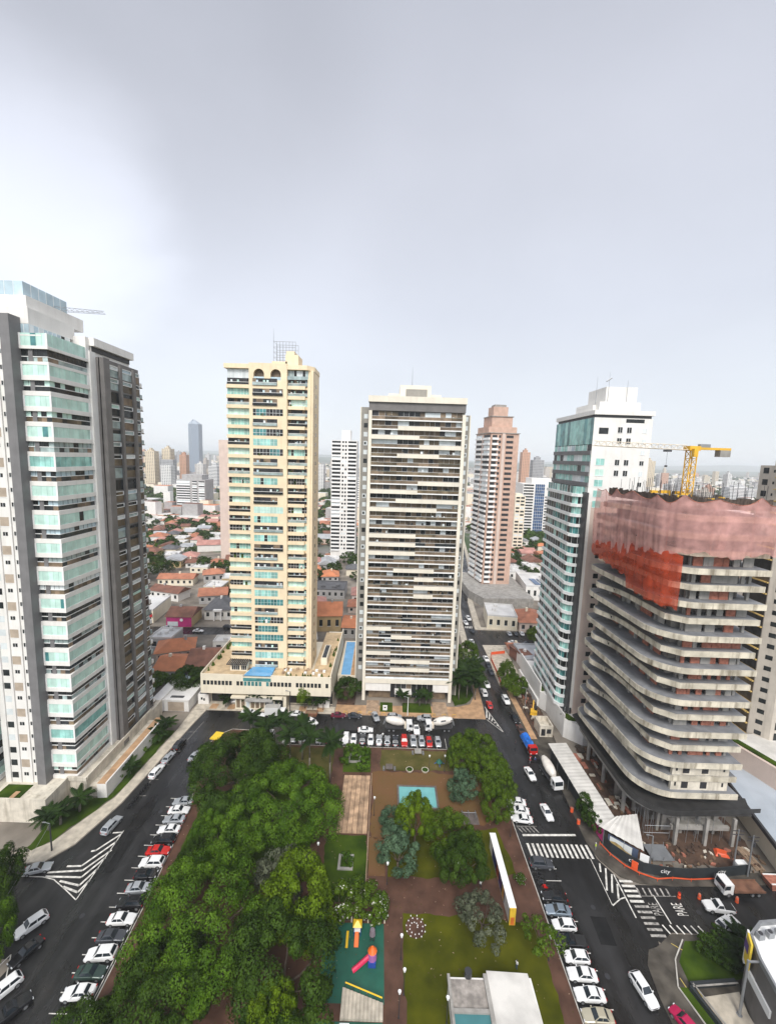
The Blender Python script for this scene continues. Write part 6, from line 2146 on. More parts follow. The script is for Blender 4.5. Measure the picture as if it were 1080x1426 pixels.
def tree(kind, var, x, y, s, label, group=None, sz=None, name='tree', rz=None, z=0.1):
    me, tr = crown_kind(kind, var)
    t = thing(name, label, 'tree' if kind != 'bush' else 'bush', (x, y, z), rz if rz is not None else (x * 1.7 + y) % 6.28, group)
    t.scale = (s, s, sz or s)
    for nm, m in (('crown', me), ('trunk', tr)):
        o = bpy.data.objects.new(nm, m)
        o.parent = t
        COL.objects.link(o)
    return t
# the park
tree('giant', 2, -33.2, 89.4, 0.90, 'wide dark shade tree at the bend of the left street', sz=1.05)
tree('giant', 0, -20.0, 80.6, 0.86, 'broad green shade tree reaching the striped timber deck', sz=0.98)
tree('rain_deep', 1, -31.5, 94.2, 0.8, 'dark spreading shade tree just behind the royal palms')
tree('rain', 2, -32.4, 75.4, 0.62, 'lower shade tree in the middle of the park canopy west of the timber deck', sz=0.85)
tree('rain_deep', 1, -34.5, 69.0, 0.34, 'small green tree between the two biggest shade trees', sz=0.8)
tree('giant', 1, -27.6, 57.4, 0.82, 'huge domed shade tree beside the dark parked cars on the left street', sz=1.05)
tree('rain_deep', 0, -29.8, 48.6, 0.95, 'dark shade tree at the near end of the left parking row', sz=1.0)
tree('bright', 0, -13.2, 60.6, 1.14, 'yellow green tree with a dense round crown above the playground', sz=1.5)
tree('rain_deep', 2, -13.2, 51.4, 1.06, 'dark green dome tree beside the green playground floor', sz=1.3)
tree('bright', 1, -13.0, 46.2, 0.6, 'small bright green tree in front of the dark dome tree', sz=1.3)
tree('grey', 0, -17.0, 67.2, 1.25, 'grey feathery tree between the large shade trees and the lawn square')
tree('rain_deep', 1, -36.6, 43.6, 0.7, 'dark tree covering the nearest white car of the left parking row')
tree('flower', 0, -6.4, 64.0, 1.1, 'olive bushy tree at the near edge of the lawn square', name='small_tree')
tree('flower', 1, -0.6, 63.9, 0.95, 'small tree dotted with pale blossoms beside the brown path', name='small_tree')
tree('thin', 2, -3.6, 64.6, 1.0, 'thin olive tree between the two bushy trees by the lawn square', name='small_tree')
tree('rain_deep', 2, -66.4, 62.4, 0.62, 'dark tree over the corner where the silver car is parked', sz=1.1)
tree('rain', 0, -58.6, 54.2, 0.48, 'green street tree between the white car and the black car at the corner', sz=1.1)
tree('ficus', 0, 24.2, 101.0, 1.08, 'dense round topped tree beside the hatched plaza corner', sz=1.15)
tree('ficus', 1, 27.2, 94.4, 0.98, 'dense street tree leaning over the right street', sz=1.1)
tree('ficus', 2, 20.8, 98.4, 0.72, 'smaller lime tree in front of the dense round topped tree', sz=1.1)
tree('ficus', 0, 28.6, 89.8, 0.62, 'low green tree beside the parked motorcycles on the right street', sz=0.9)
tree('ficus', 2, 26.0, 83.8, 0.68, 'compact round tree near the three white cars', sz=1.1)
tree('blue', 0, 19.6, 89.8, 1.0, 'grey green conical tree at the far corner of the brown court')
tree('bright', 2, 7.6, 77.8, 0.66, 'lime green tree covering the near edge of the turquoise pool', sz=1.3)
tree('blue', 1, 3.6, 78.8, 0.95, 'bluish tree at the left of the lime tree by the pool')
tree('blue', 2, 4.0, 72.2, 1.12, 'larger bluish tree in front of the lime tree by the pool')
tree('ficus', 1, 14.6, 75.4, 1.02, 'big round dark tree right of the lime tree by the pool', sz=1.1)
tree('rain_deep', 0, 16.2, 70.2, 0.60, 'dark round tree overlapping the big round tree by the pool', sz=0.95)
tree('grey', 1, 18.2, 61.6, 1.02, 'grey leaved tree beside the long mural wall')
tree('thin', 0, 26.8, 58.6, 1.15, 'thin open tree on the lawn near the parked white cars', name='small_tree')
tree('thin', 1, 22.4, 53.2, 0.42, 'young sapling on the lawn beside the pale roofed kiosk', name='small_tree')
tree('flower', 2, 27.4, 70.6, 0.35, 'tiny bush on the grass by the mural wall path', name='small_tree')
# street and building trees
tree('ficus', 1, 32.8, 156, 0.9, 'green street tree at the back corner of the striped tower', sz=1.2)
tree('rain_deep', 2, 29.8, 138, 0.72, 'dark tree behind the palm clump beside the striped tower', sz=1.1)
tree('ficus', 2, 44.4, 142.0, 0.62, 'green street tree by the orange site fence', sz=1.1)
tree('ficus', 0, 45.0, 134.4, 0.78, 'larger green street tree beside the muddy lot', sz=1.0)
tree('bright', 1, 68.5, 178.5, 0.95, 'green tree among the parked cars on the cross street', sz=0.8)
tree('rain_deep', 1, -11.4, 131, 0.62, 'dark tree in the gap between the cream podium and striped tower')
tree('bright', 2, -24.5, 124.0, 0.55, 'yellow green tree at the cream tower entrance', sz=1.1)
tree('rain_deep', 0, -66.0, 132.5, 0.75, 'dark tree inside the blue walled yard')
tree('rain_deep', 2, -60.5, 137.0, 0.55, 'dark tree behind the gatehouse roof')
tree('rain', 0, -76.5, 131.0, 0.62, 'round green tree at the rear corner of the dark slatted wing')
tree('bright', 0, -75.5, 125.0, 0.55, 'light green tree behind the dark slatted wing', sz=1.2)
tree('rain_deep', 1, -147, 251, 1.5, 'large dome shaped tree among the low houses', sz=1.8)
tree('small', 0, 46.9, 86.4, 0.55, 'green shrub strip tree at the kerb beside the white shed', sz=0.8)
tree('small', 1, 46.7, 83.8, 0.5, 'second shrub tree at the kerb beside the white shed', sz=0.8)
tree('small', 2, 46.9, 81.6, 0.42, 'third shrub tree at the kerb next to the crosswalk', sz=0.8)
for i, (x, y, s) in enumerate(((55.2, 59.6, .55), (58.2, 60.2, .62), (60.4, 59.0, .6), (57.4, 58.2, .5), (61.8, 57.6, .5))):
    tree('small', i % 3, x, y, s, 'dark green shrub in the corner bed by the pale paved yard', 'shrubs in the corner bed', sz=s * 0.7)
for i in range(9):
    tree('bush', i % 3, -16.6, 139 + i * 2.6, 1.3, 'lime green bush in the hedge beside the lap pool', 'bushes beside the lap pool', sz=1.6, name='bush')
for i, (x, y) in enumerate(((-4.4, 79.0), (-6.3, 73.2), (-8.6, 101), (-6.4, 104), (-4.4, 99.4), (-7.8, 104.6), (-3.6, 103))):
    if i > 1: tree('bush', i % 3, x, y, 1.5, 'low bush in the planting bed beside the timber deck', 'bushes in the planting bed', name='bush')
tree('bush', 0, -6.2, 73.4, 1.2, 'round bush in the stone frame on the lawn square', name='bush')
for i, (x, y, k) in enumerate([(-65.4 + .30 * (j % 3), 79 + j * 3.3, j) for j in range(10)]):
    if i in (0, 1, 2, 3): continue
    tree('bush', k % 3, x + 1.2, y, 1.25, 'dark garden bush in the strip below the left tower', 'bushes below the left tower', name='bush')
for i, (x, y) in enumerate(DISTRICT_TREES[:240]):
    s = 0.75 + (i * 37 % 10) / 16
    tree('small', i % 3, x, y, s * (1 + max(0, y - 250) / 900), 'green tree among the roofs of the low district', 'trees among the low houses')

def woods():
    """far woods and street greenery that read as one mass"""
    g = np.random.default_rng(5)
    pts = []
    def patch(x0, x1, y0, y1, n, s):
        for _ in range(n): pts.append((g.uniform(x0, x1), g.uniform(y0, y1), s * g.uniform(.7, 1.3)))
    patch(-470, -235, 540, 800, 620, 8)
    patch(-330, -180, 330, 470, 60, 5)
    patch(-200, -60, 700, 900, 160, 8)
    patch(150, 420, 640, 900, 260, 8)
    patch(-230, -150, 470, 620, 120, 6)
    patch(130, 220, 380, 430, 60, 6)
    patch(190, 300, 470, 620, 150, 7)
    patch(-90, -50, 470, 700, 90, 7)
    patch(560, 900, 700, 1000, 260, 8)
    for _ in range(1500):
        y = 470 + 3000 * g.random() ** 1.4
        pts.append((y * g.uniform(-.9, 1.2), y, g.uniform(3.5, 7) * (1 + y / 3000)))
    P = np.array(pts)
    n = len(P)
    per = 46
    d = g.normal(size=(n * per, 3)); d[:, 2] = np.abs(d[:, 2])
    d /= np.linalg.norm(d, axis=1)[:, None]
    idx = np.repeat(np.arange(n), per)
    s = P[idx, 2][:, None]
    c = np.stack([P[idx, 0], P[idx, 1], np.zeros(n * per)], 1) + d * s * np.array([1, 1, 1.15]) * g.uniform(.75, 1.0, (n * per, 1)) + np.array([0, 0, 2])
    t = np.cross(d + 0.4 * g.normal(size=d.shape), g.normal(size=d.shape)); t /= np.linalg.norm(t, axis=1)[:, None]
    bt = np.cross(d, t)
    L_ = s * 0.36
    q = np.stack([c - t * L_, c - bt * L_, c + t * L_, c + bt * L_], 1).reshape(-1, 3)
    N_ = n * per
    me = bpy.data.meshes.new('woods')
    me.vertices.add(4 * N_); me.loops.add(4 * N_); me.polygons.add(N_)
    me.vertices.foreach_set('co', q.astype(np.float32).ravel())
    me.loops.foreach_set('vertex_index', np.arange(4 * N_, dtype=np.int32))
    me.polygons.foreach_set('loop_start', np.arange(0, 4 * N_, 4, dtype=np.int32))
    me.materials.append(LEAF['deep'])
    me.update(calc_edges=True)
    o = bpy.data.objects.new('woods', me)
    COL.objects.link(o)
    tag(o, kind='stuff')
woods()

# ---- palms
def palm_meshes(seed, fronds=20, L=3.4, droop=1.0, wid=0.55):
    R = random.Random(seed)
    b = MB()
    for i in range(fronds):
        a = 6.283 * i / fronds + R.uniform(-.2, .2)
        el = R.uniform(0.15, 1.15)
        l = L * R.uniform(.8, 1.1)
        ca, sa = math.cos(a), math.sin(a)
        prev = None
        n = 9
        for k in range(n + 1):
            f = k / n
            r = l * f * math.cos(el * (1 - f * .6))
            z = l * f * math.sin(el) - droop * l * 0.55 * f * f * (1.2 - el * .3)
            p = Vector((ca * r, sa * r, z))
            if prev is not None:
                side = Vector((-sa, ca, 0))
                w = wid * math.sin(math.pi * min(1, f * .92 + .08)) ** .6 + .05
                for sg in (-1, 1):
                    for j in range(2):
                        q = prev.lerp(p, (j + .5) / 2)
                        d = (p - prev).normalized()
                        e = q + side * (sg * w) + d * (w * .45) + Vector((0, 0, -w * .55))
                        b.poly([tuple(q - d * .13), tuple(q + d * .13), tuple(e + d * .06), tuple(e - d * .06)])
            prev = p
    fr = b.mesh('fronds', LEAF['palm'])
    return fr
PALMF = [palm_meshes(s) for s in (1, 2, 3)]
def palm(x, y, h, s, label, var=0, group=None, z=0.1, r=0.17):
    t = thing('palm_tree', label, 'palm tree', (x, y, z), (x * 2.3 + y) % 6.28, group)
    o = bpy.data.objects.new('fronds', PALMF[var % 3])
    o.parent = t; o.location = (0, 0, h); o.scale = (s, s, s)
    COL.objects.link(o)
    b = MB()
    b.tube((0, 0, -0.1), (0.05, 0.03, h * .5), r * 1.25, r * 1.1, 8)
    b.tube((0.05, 0.03, h * .5), (0, 0, h + .15), r * 1.1, r * .7, 8)
    b.build('trunk', M['bark_palm'], t, local=True, smooth=True)
    b = MB()
    b.tube((0, 0, h - .9), (0, 0, h + .1), r * .8, r * .5, 8)
    b.build('crownshaft', LEAF['olive'], t, local=True, smooth=True)
PL = [(-34.5, 103.0, 10.5, 'royal palm nearest the curved kerb of the park corner'), (-29.6, 100.6, 10, 'royal palm second from the curved kerb'), (-26.6, 103.2, 9.5, 'royal palm set back third from the curved kerb'), (-22.8, 96.8, 10.5, 'royal palm in the middle of the palm group'), (-20.6, 101.4, 9.5, 'royal palm behind the middle of the palm group'), (-17.6, 95.6, 10.5, 'tall royal palm second from the flower bed'), (-12.2, 93.8, 11.0, 'royal palm closest to the flower bed and timber deck')]
for i, (x, y, h, l) in enumerate(PL):
    palm(x, y, h, 1.25, l, i)
for i, (x, y, h, s) in enumerate(((25.6, 131.4, 8, 1.5), (28.6, 133, 9, 1.5), (31.0, 137.4, 9, 1.5), (27.0, 137.5, 8, 1.4), (31.2, 131.8, 6.5, 1.3))):
    palm(x, y, h, s, 'tall palm in the clump at the corner of the striped tower', i, 'palms at the corner of the striped tower')
for i, (x, y, h, s) in enumerate(((-67.8, 80.0, 3.0, 1.1), (-66.2, 83.4, 3.2, 1.1), (-69.2, 78.6, 3.2, 1.0))):
    palm(x, y, h, s, 'low spreading palm on the lawn below the left tower', i, 'palms on the lawn below the left tower', r=.22)
for i, (x, y, h, s) in enumerate(((-61.4, 106.8, 2.6, 1.0), (-61.0, 109.6, 3.2, 1.1), (-61.8, 94.6, 2.2, .9))):
    palm(x, y, h, s, 'garden palm in the strip beside the white terrace ledge', i, 'garden palms beside the white terrace ledge')
for i, x in enumerate((-49.5, -42.6, -39.2, -37.6, -36.0, -34.4, -32.6, -23.4, -21.8, -20.2, -18.6)):
    palm(x, 123.6 + (i % 2) * .5, 3.0 + (i % 3) * .5, 0.75, 'small palm in the entrance garden of the cream tower', i, 'small palms at the cream tower entrance', r=.12)
for i, (x, y) in enumerate(((6.6, 127.4), (14.4, 127.8), (12.2, 127.2))):
    palm(x, y, 3.6, 0.9, 'small palm on the lawn before the striped tower lobby', i, 'small palms before the striped tower', r=.12)
for i, (x, y) in enumerate(((59.0, 58.6), (61.0, 60.4), (62.4, 58.8))):
    palm(x, y, 2.2, 0.95, 'low palm in the corner bed next to the curved white roof', i, 'low palms in the corner bed', r=.12)
# ------------------------------------------------------------------ vehicles
def paint(name, c, rough=0.22, metal=0.0):
    return mat(name, c, rough, 0.03, 0.5, metal=metal, spec=0.6)
PAINT = {
    'white': paint('paint_car_white', (0.72, 0.72, 0.71)), 'silver': paint('paint_car_silver', (0.42, 0.44, 0.46), 0.28, 0.35),
    'steel': paint('paint_car_steel', (0.22, 0.27, 0.32), 0.28, 0.35), 'graphite': paint('paint_car_graphite', (0.07, 0.075, 0.085), 0.25, 0.3),
    'dark': paint('paint_car_dark', (0.03, 0.035, 0.045)), 'black': paint('paint_car_black', (0.012, 0.012, 0.013)),
    'red': paint('paint_car_red', (0.48, 0.015, 0.012)), 'maroon': paint('paint_car_maroon', (0.12, 0.01, 0.03)),
    'magenta': paint('paint_car_magenta', (0.40, 0.012, 0.07)), 'beige': paint('paint_car_beige', (0.48, 0.44, 0.33), 0.28, 0.3),
    'green': paint('paint_car_green', (0.035, 0.06, 0.05), 0.25, 0.2), 'brown': paint('paint_car_brown', (0.10, 0.055, 0.04), 0.3, 0.2),
}
M['car_glass'] = mat('car_glass', (0.018, 0.024, 0.030), 0.05, 0.2, 0.5)
M['rubber'] = mat('rubber', (0.014, 0.014, 0.014), 0.8, 0.1, 1)
M['rim'] = mat('rim', (0.35, 0.36, 0.37), 0.35, 0.1, 1, metal=0.6)
M['lamp_clear'] = mat('lamp_clear', (0.62, 0.64, 0.66), 0.1, 0.05, 1)
M['lamp_red'] = mat('lamp_red', (0.35, 0.01, 0.01), 0.2, 0.05, 1)
# kind: length, width, [(x, belt height)], cabin x positions (base front, roof front, roof rear, base rear), roof height
KIND = {
    'sedan': (4.45, 1.76, ((-1, .72), (-.93, .90), (-.55, .94), (.30, .92), (.62, .84), (.93, .70), (1, .56)), (.36, .05, -.42, -.66), 1.46),
    'hatch': (3.95, 1.70, ((-1, .78), (-.96, .95), (-.55, .96), (.36, .93), (.66, .86), (.94, .72), (1, .58)), (.44, .10, -.66, -.95), 1.50),
    'suv': (4.50, 1.84, ((-1, .88), (-.96, 1.05), (-.55, 1.08), (.34, 1.05), (.62, 1.00), (.94, .86), (1, .66)), (.40, .12, -.72, -.95), 1.68),
    'pickup': (5.05, 1.86, ((-1, .95), (-.98, 1.05), (-.30, 1.05), (.30, 1.05), (.62, 1.00), (.94, .86), (1, .66)), (.36, .12, -.14, -.22), 1.74),
}
CARM = {}
def car_meshes(kind, col):
    key = (kind, col)
    if key in CARM: return CARM[key]
    L, W, prof, cab, rz = KIND[kind]
    hl, hw = L / 2, W / 2
    def zb(f):
        for (a, za), (c, zc) in zip(prof, prof[1:]):
            if a <= f <= c: return za + (zc - za) * (f - a) / (c - a)
        return prof[-1][1]
    P = PAINT[col]
    out = []
    b = MB()
    xs = sorted(set([p[0] for p in prof] + [-.75, -.2, .1, .8]))
    rings = []
    for f in xs:
        tap = 1 - 0.13 * max(0, abs(f) - .72) / .28 - 0.07 * (max(0, abs(f) - .9) / .1)
        w, z = hw * tap, zb(f)
        zl = 0.24 + (0.10 if abs(f) > .97 else 0)
        half = [(w * .86, zl), (w * .99, zl + .14), (w, zl + (z - zl) * .55), (w * .955, z - .05), (w * .86, z + .005), (0.0, z + .035)]
        ring = [(f * hl, -y, q) for y, q in half] + [(f * hl, y, q) for y, q in reversed(half[:-1])]
        rings.append(ring)
    for r1, r2 in zip(rings, rings[1:]):
        k = len(r1)
        for i in range(k - 1):
            b.poly([r1[i], r1[i + 1], r2[i + 1], r2[i]], 1 if i in (0, k - 2) else 0)
        b.poly([r1[-1], r1[0], r2[0], r2[-1]])
    b.poly(rings[0][::-1]); b.poly(rings[-1])
    # roof and pillars
    xf, rf, rr, xr = [c * hl for c in cab]
    wb, wt = hw * .90, hw * .70
    zf, zr = zb(cab[0]) + .01, zb(cab[3]) + .01
    base = [(xf, -wb, zf), (xf, wb, zf), (xr, wb, zr), (xr, -wb, zr)]
    top = [(rf, -wt, rz - .04), (rf, wt, rz - .04), (rr, wt, rz - .05), (rr, -wt, rz - .05)]
    crown = [(rf - .12, -wt * .8, rz), (rf - .12, wt * .8, rz), (rr + .12, wt * .8, rz - .01), (rr + .12, -wt * .8, rz - .01)]
    b.poly([base[1], base[0], top[0], top[1]]); b.poly([base[3], base[2], top[2], top[3]])
    b.poly([base[0], base[3], top[3], top[0]]); b.poly([base[2], base[1], top[1], top[2]])
    for i in range(4):
        j = (i + 1) % 4
        b.poly([top[i], top[j], crown[j], crown[i]][::-1])
    b.poly(crown[::-1])
    if kind == 'pickup':
        b.box(-hl * .95, -hl * .27, -hw * .86, hw * .86, 1.0, 1.10, 1)
    for sgn in (-1, 1):
        b.box(xf - .25, xf - .08, sgn * hw * .93 if sgn > 0 else -hw * 1.10, hw * 1.10 if sgn > 0 else -hw * .93, zf + .0, zf + .14)
    out.append(('body', b.mesh('body', [P, M['rubber']])))
    def inset(q, s0, s1, t0, t1, off):
        """sub-quad of face q (base a,b top c,d) pushed out"""
        A, B, C, D = [Vector(v) for v in q]
        n = (B - A).cross(D - A).normalized() * off
        pt = lambda s, t_: tuple((A.lerp(B, s)).lerp(D.lerp(C, s), t_) + n)
        return [pt(s0, t0), pt(s1, t0), pt(s1, t1), pt(s0, t1)]
    fr = [base[0], base[1], top[1], top[0]]
    rrq = [base[2], base[3], top[3], top[2]]
    lf = [base[3], base[0], top[0], top[3]]
    rt = [base[1], base[2], top[2], top[1]]
    out.append(('windscreen', MB().poly(inset(fr, .05, .95, .06, .93, .014)).mesh('windscreen', M['car_glass'])))
    out.append(('rear_window', MB().poly(inset(rrq, .08, .92, .12, .9, .014)).mesh('rear_window', M['car_glass'])))
    for q, mir in ((lf, False), (rt, True)):
        m = MB()
        cuts = ((.05, .47), (.51, .95)) if kind != 'pickup' else ((.08, .92),)
        for s0, s1 in cuts: m.poly(inset(q, s0, s1, .16, .88, .014))
        out.append(('side_window', m.mesh('side_window', M['car_glass'])))
    wr = .33 if kind in ('sedan', 'hatch') else .38
    wx = hl * .62
    for sx in (-1, 1):
        for sy in (-1, 1):
            m = MB()
            y0, y1 = sorted((sy * (hw - .20), sy * (hw + .015)))
            n = 14
            c = [(math.cos(6.2832 * i / n), math.sin(6.2832 * i / n)) for i in range(n)]
            for i in range(n):
                (a1, a2), (b1, b2) = c[i], c[(i + 1) % n]
                m.poly([(sx * wx + wr * a1, y0, wr + wr * a2), (sx * wx + wr * b1, y0, wr + wr * b2), (sx * wx + wr * b1, y1, wr + wr * b2), (sx * wx + wr * a1, y1, wr + wr * a2)])
            ye = y1 if sy > 0 else y0
            m.poly([(sx * wx + wr * a, ye, wr + wr * d) for a, d in c])
            rm = MB().poly([(sx * wx + wr * .62 * a, ye + sy * .012, wr + wr * .62 * d) for a, d in c])
            out.append(('wheel', m.mesh('wheel', M['rubber'])))
            out.append(('rim', rm.mesh('rim', M['rim'])))
    for sy in (-1, 1):
        y0, y1 = sorted((sy * hw * .50, sy * hw * .84))
        out.append(('headlight', MB().box(hl * .945, hl * 1.0, y0, y1, .60, .74).mesh('headlight', M['lamp_clear'])))
        out.append(('tail_light', MB().box(-hl * 1.005, -hl * .955, y0, y1, .72, .90).mesh('tail_light', M['lamp_red'])))
    out.append(('grille', MB().box(hl * .96, hl * 1.006, -hw * .45, hw * .45, .42, .58).mesh('grille', M['rubber'])))
    out.append(('number_plate', MB().box(-hl * 1.01, -hl * .96, -.24, .24, .52, .64).mesh('number_plate', M['lamp_clear'])))
    CARM[key] = out
    return out
KN = {'sedan': 'sedan', 'hatch': 'hatchback', 'suv': 'tall estate car', 'pickup': 'pickup'}
CN = {'steel': 'steel blue', 'dark': 'dark blue', 'graphite': 'dark grey', 'green': 'dark green'}
def car(x, y, rz, kind, col, label, group=None, z=0.03):
    t = thing('car' if kind != 'pickup' else 'pickup_truck', label, 'car' if kind != 'pickup' else 'pickup', (x, y, z), rz, group)
    far = math.hypot(x, y) > 135
    for nm, me in car_meshes(kind, col):
        if far and nm in ('headlight', 'tail_light', 'rim', 'grille', 'number_plate'): continue
        o = bpy.data.objects.new(nm, me)
        o.parent = last if nm == 'rim' else t
        last = o
        COL.objects.link(o)
    return t
ORD = ['first', 'second', 'third', 'fourth', 'fifth', 'sixth', 'seventh', 'eighth', 'ninth', 'tenth', 'eleventh', 'twelfth', 'thirteenth', 'fourteenth', 'fifteenth', 'sixteenth']
def nm(kind, col): return '%s %s' % (CN.get(col, col), KN[kind])
RC = random.Random(12)
# row along the right street, counted from the crosswalk toward the viewer
for i, (y, k, c, fl) in enumerate(((74.0, 'suv', 'graphite', 0), (67.6, 'sedan', 'black', 1), (65.3, 'sedan', 'steel', 1), (62.9, 'hatch', 'white', 1), (60.4, 'pickup', 'black', 1), (58.2, 'hatch', 'white', 1), (55.9, 'sedan', 'white', 1), (53.4, 'sedan', 'white', 1), (50.9, 'sedan', 'beige', 1), (48.4, 'sedan', 'silver', 0))):
    car(32.75 + RC.uniform(-.15, .15), y, (math.pi if fl else 0) + RC.uniform(-.03, .03) - .05, k, c, '%s, %s from the crosswalk in the row beside the mural lawn' % (nm(k, c), ORD[i]), 'cars parked along the right side of the park')
for i, (y, c) in enumerate(((84.4, 'white'), (86.7, 'white'), (89.1, 'white'))):
    car(32.2, y, math.pi - .12, 'sedan', c, 'white sedan, %s beyond the crosswalk in the trio by the compact round tree' % ORD[i], 'white cars beyond the crosswalk')
# row facing the striped tower, counted from the dense tree
TOP = [(15.9, 'hatch', 'silver'), (13.4, 'hatch', 'red'), (11.3, 'hatch', 'silver'), (9.0, 'sedan', 'silver'), (6.4, 'suv', 'red'), (3.9, 'sedan', 'dark'), (1.6, 'hatch', 'silver'), (-0.7, 'sedan', 'silver'), (-3.1, 'hatch', 'white'), (-5.4, 'sedan', 'graphite'), (-7.9, 'hatch', 'white'), (-10.1, 'suv', 'white'), (-14.8, 'sedan', 'graphite'), (-17.6, 'hatch', 'white'), (-22.2, 'suv', 'white'), (-24.8, 'hatch', 'silver'), (-27.2, 'sedan', 'white'), (-31.6, 'suv', 'white')]
for i, (x, k, c) in enumerate(TOP):
    car(x + .2, 109.4 + RC.uniform(-.25, .25), (-1 if RC.random() < .5 else 1) * math.pi / 2 + RC.uniform(-.03, .03), k, c, '%s, %s from the dense tree in the long row' % (nm(k, c), ORD[i] if i < 16 else ('seventeenth' if i == 16 else 'eighteenth')), 'cars in the row facing the towers')
# left street, counted from the bend
LEFT = [(86.6, 'sedan', 'silver'), (84.2, 'sedan', 'white'), (81.8, 'sedan', 'silver'), (79.3, 'sedan', 'white'), (76.9, 'suv', 'black'), (74.5, 'sedan', 'red'), (72.0, 'suv', 'white'), (69.6, 'hatch', 'black'), (67.2, 'sedan', 'silver'), (64.6, 'suv', 'black'), (62.0, 'sedan', 'white'), (59.4, 'sedan', 'graphite'), (56.9, 'suv', 'white'), (54.5, 'sedan', 'green'), (52.1, 'sedan', 'white')]
for i, (y, k, c) in enumerate(LEFT):
    car(-43.15 - max(0, y - 66) * .07, y - .3, RC.choice([0, math.pi]) + .07 + RC.uniform(-.03, .03), k, c, '%s, %s from the bend in the left street row' % (nm(k, c), ORD[i]), 'cars parked along the left side of the park')
for x, y, rz, k, c, l in ((-64.2, 69.9, .30, 'sedan', 'silver', 'silver sedan parked at the rounded pavement corner below the left tower'), (-56.6, 79.6, 1.42, 'suv', 'silver', 'silver estate car parked just beyond the chevron marking'), (-55.5, 95.0, 1.47, 'suv', 'white', 'white estate car between motorcycles and silver sedan along the left kerb'), (-55.2, 99.9, 1.48, 'sedan', 'silver', 'silver sedan between white and black cars along the left kerb'), (-54.9, 105.0, 1.5, 'suv', 'black', 'black estate car farthest along the left tower kerb'), (-57.4, 60.4, -2.2, 'suv', 'white', 'white estate car at the street corner under the small street tree'), (-55.0, 56.6, -2.0, 'sedan', 'black', 'black sedan tucked behind the white estate car at the corner'), (-54.3, 51.8, -2.15, 'suv', 'white', 'white estate car beside the painted triangle on the left street'), (-51.2, 49.4, .92, 'pickup', 'black', 'black pickup driving at the near end of the left street'), (-48.6, 101.0, 1.3, 'sedan', 'silver', 'silver sedan half hidden by the wide shade tree at the bend')):
    car(x, y, rz, k, c, l)
# far side of the top street and moving cars
for x, y, rz, k, c, l in ((-8.4, 120.2, .02, 'sedan', 'dark', 'dark blue sedan along the kerb left of the striped tower entrance'), (-1.9, 120.2, -1.25, 'sedan', 'silver', 'silver sedan backed diagonally onto the orange plaza kerb'), (4.0, 120.2, 0, 'suv', 'silver', 'silver estate car before the striped tower entrance gate'), (13.2, 120.0, math.pi, 'suv', 'silver', 'silver estate car right of the motorcycles at the striped tower'), (-13.3, 120.2, .03, 'sedan', 'maroon', 'maroon sedan between cream podium and dark blue sedan'), (-41.2, 120.4, 3.1, 'sedan', 'white', 'white sedan at the cream tower kerb nearest the left street'), (-37.8, 119.0, .1, 'sedan', 'white', 'white sedan stopped beside the white box truck'), (-26.6, 120.3, 3.1, 'sedan', 'white', 'white sedan right of the white box truck'), (-20.8, 116.6, -.6, 'hatch', 'white', 'white hatchback turning in front of the brown skip'), (-4.6, 113.6, .05, 'sedan', 'white', 'white sedan double parked behind the long row'), (10.3, 114.8, -1.5, 'pickup', 'white', 'white pickup standing between the two concrete mixers'), (-50.4, 127.6, -1.4, 'suv', 'black', 'black estate car on the cream tower forecourt'), (-47.9, 127.4, -1.4, 'suv', 'white', 'white estate car on the cream tower forecourt')):
    car(x, y, rz, k, c, l, z=.15 if y > 121.4 else .03)
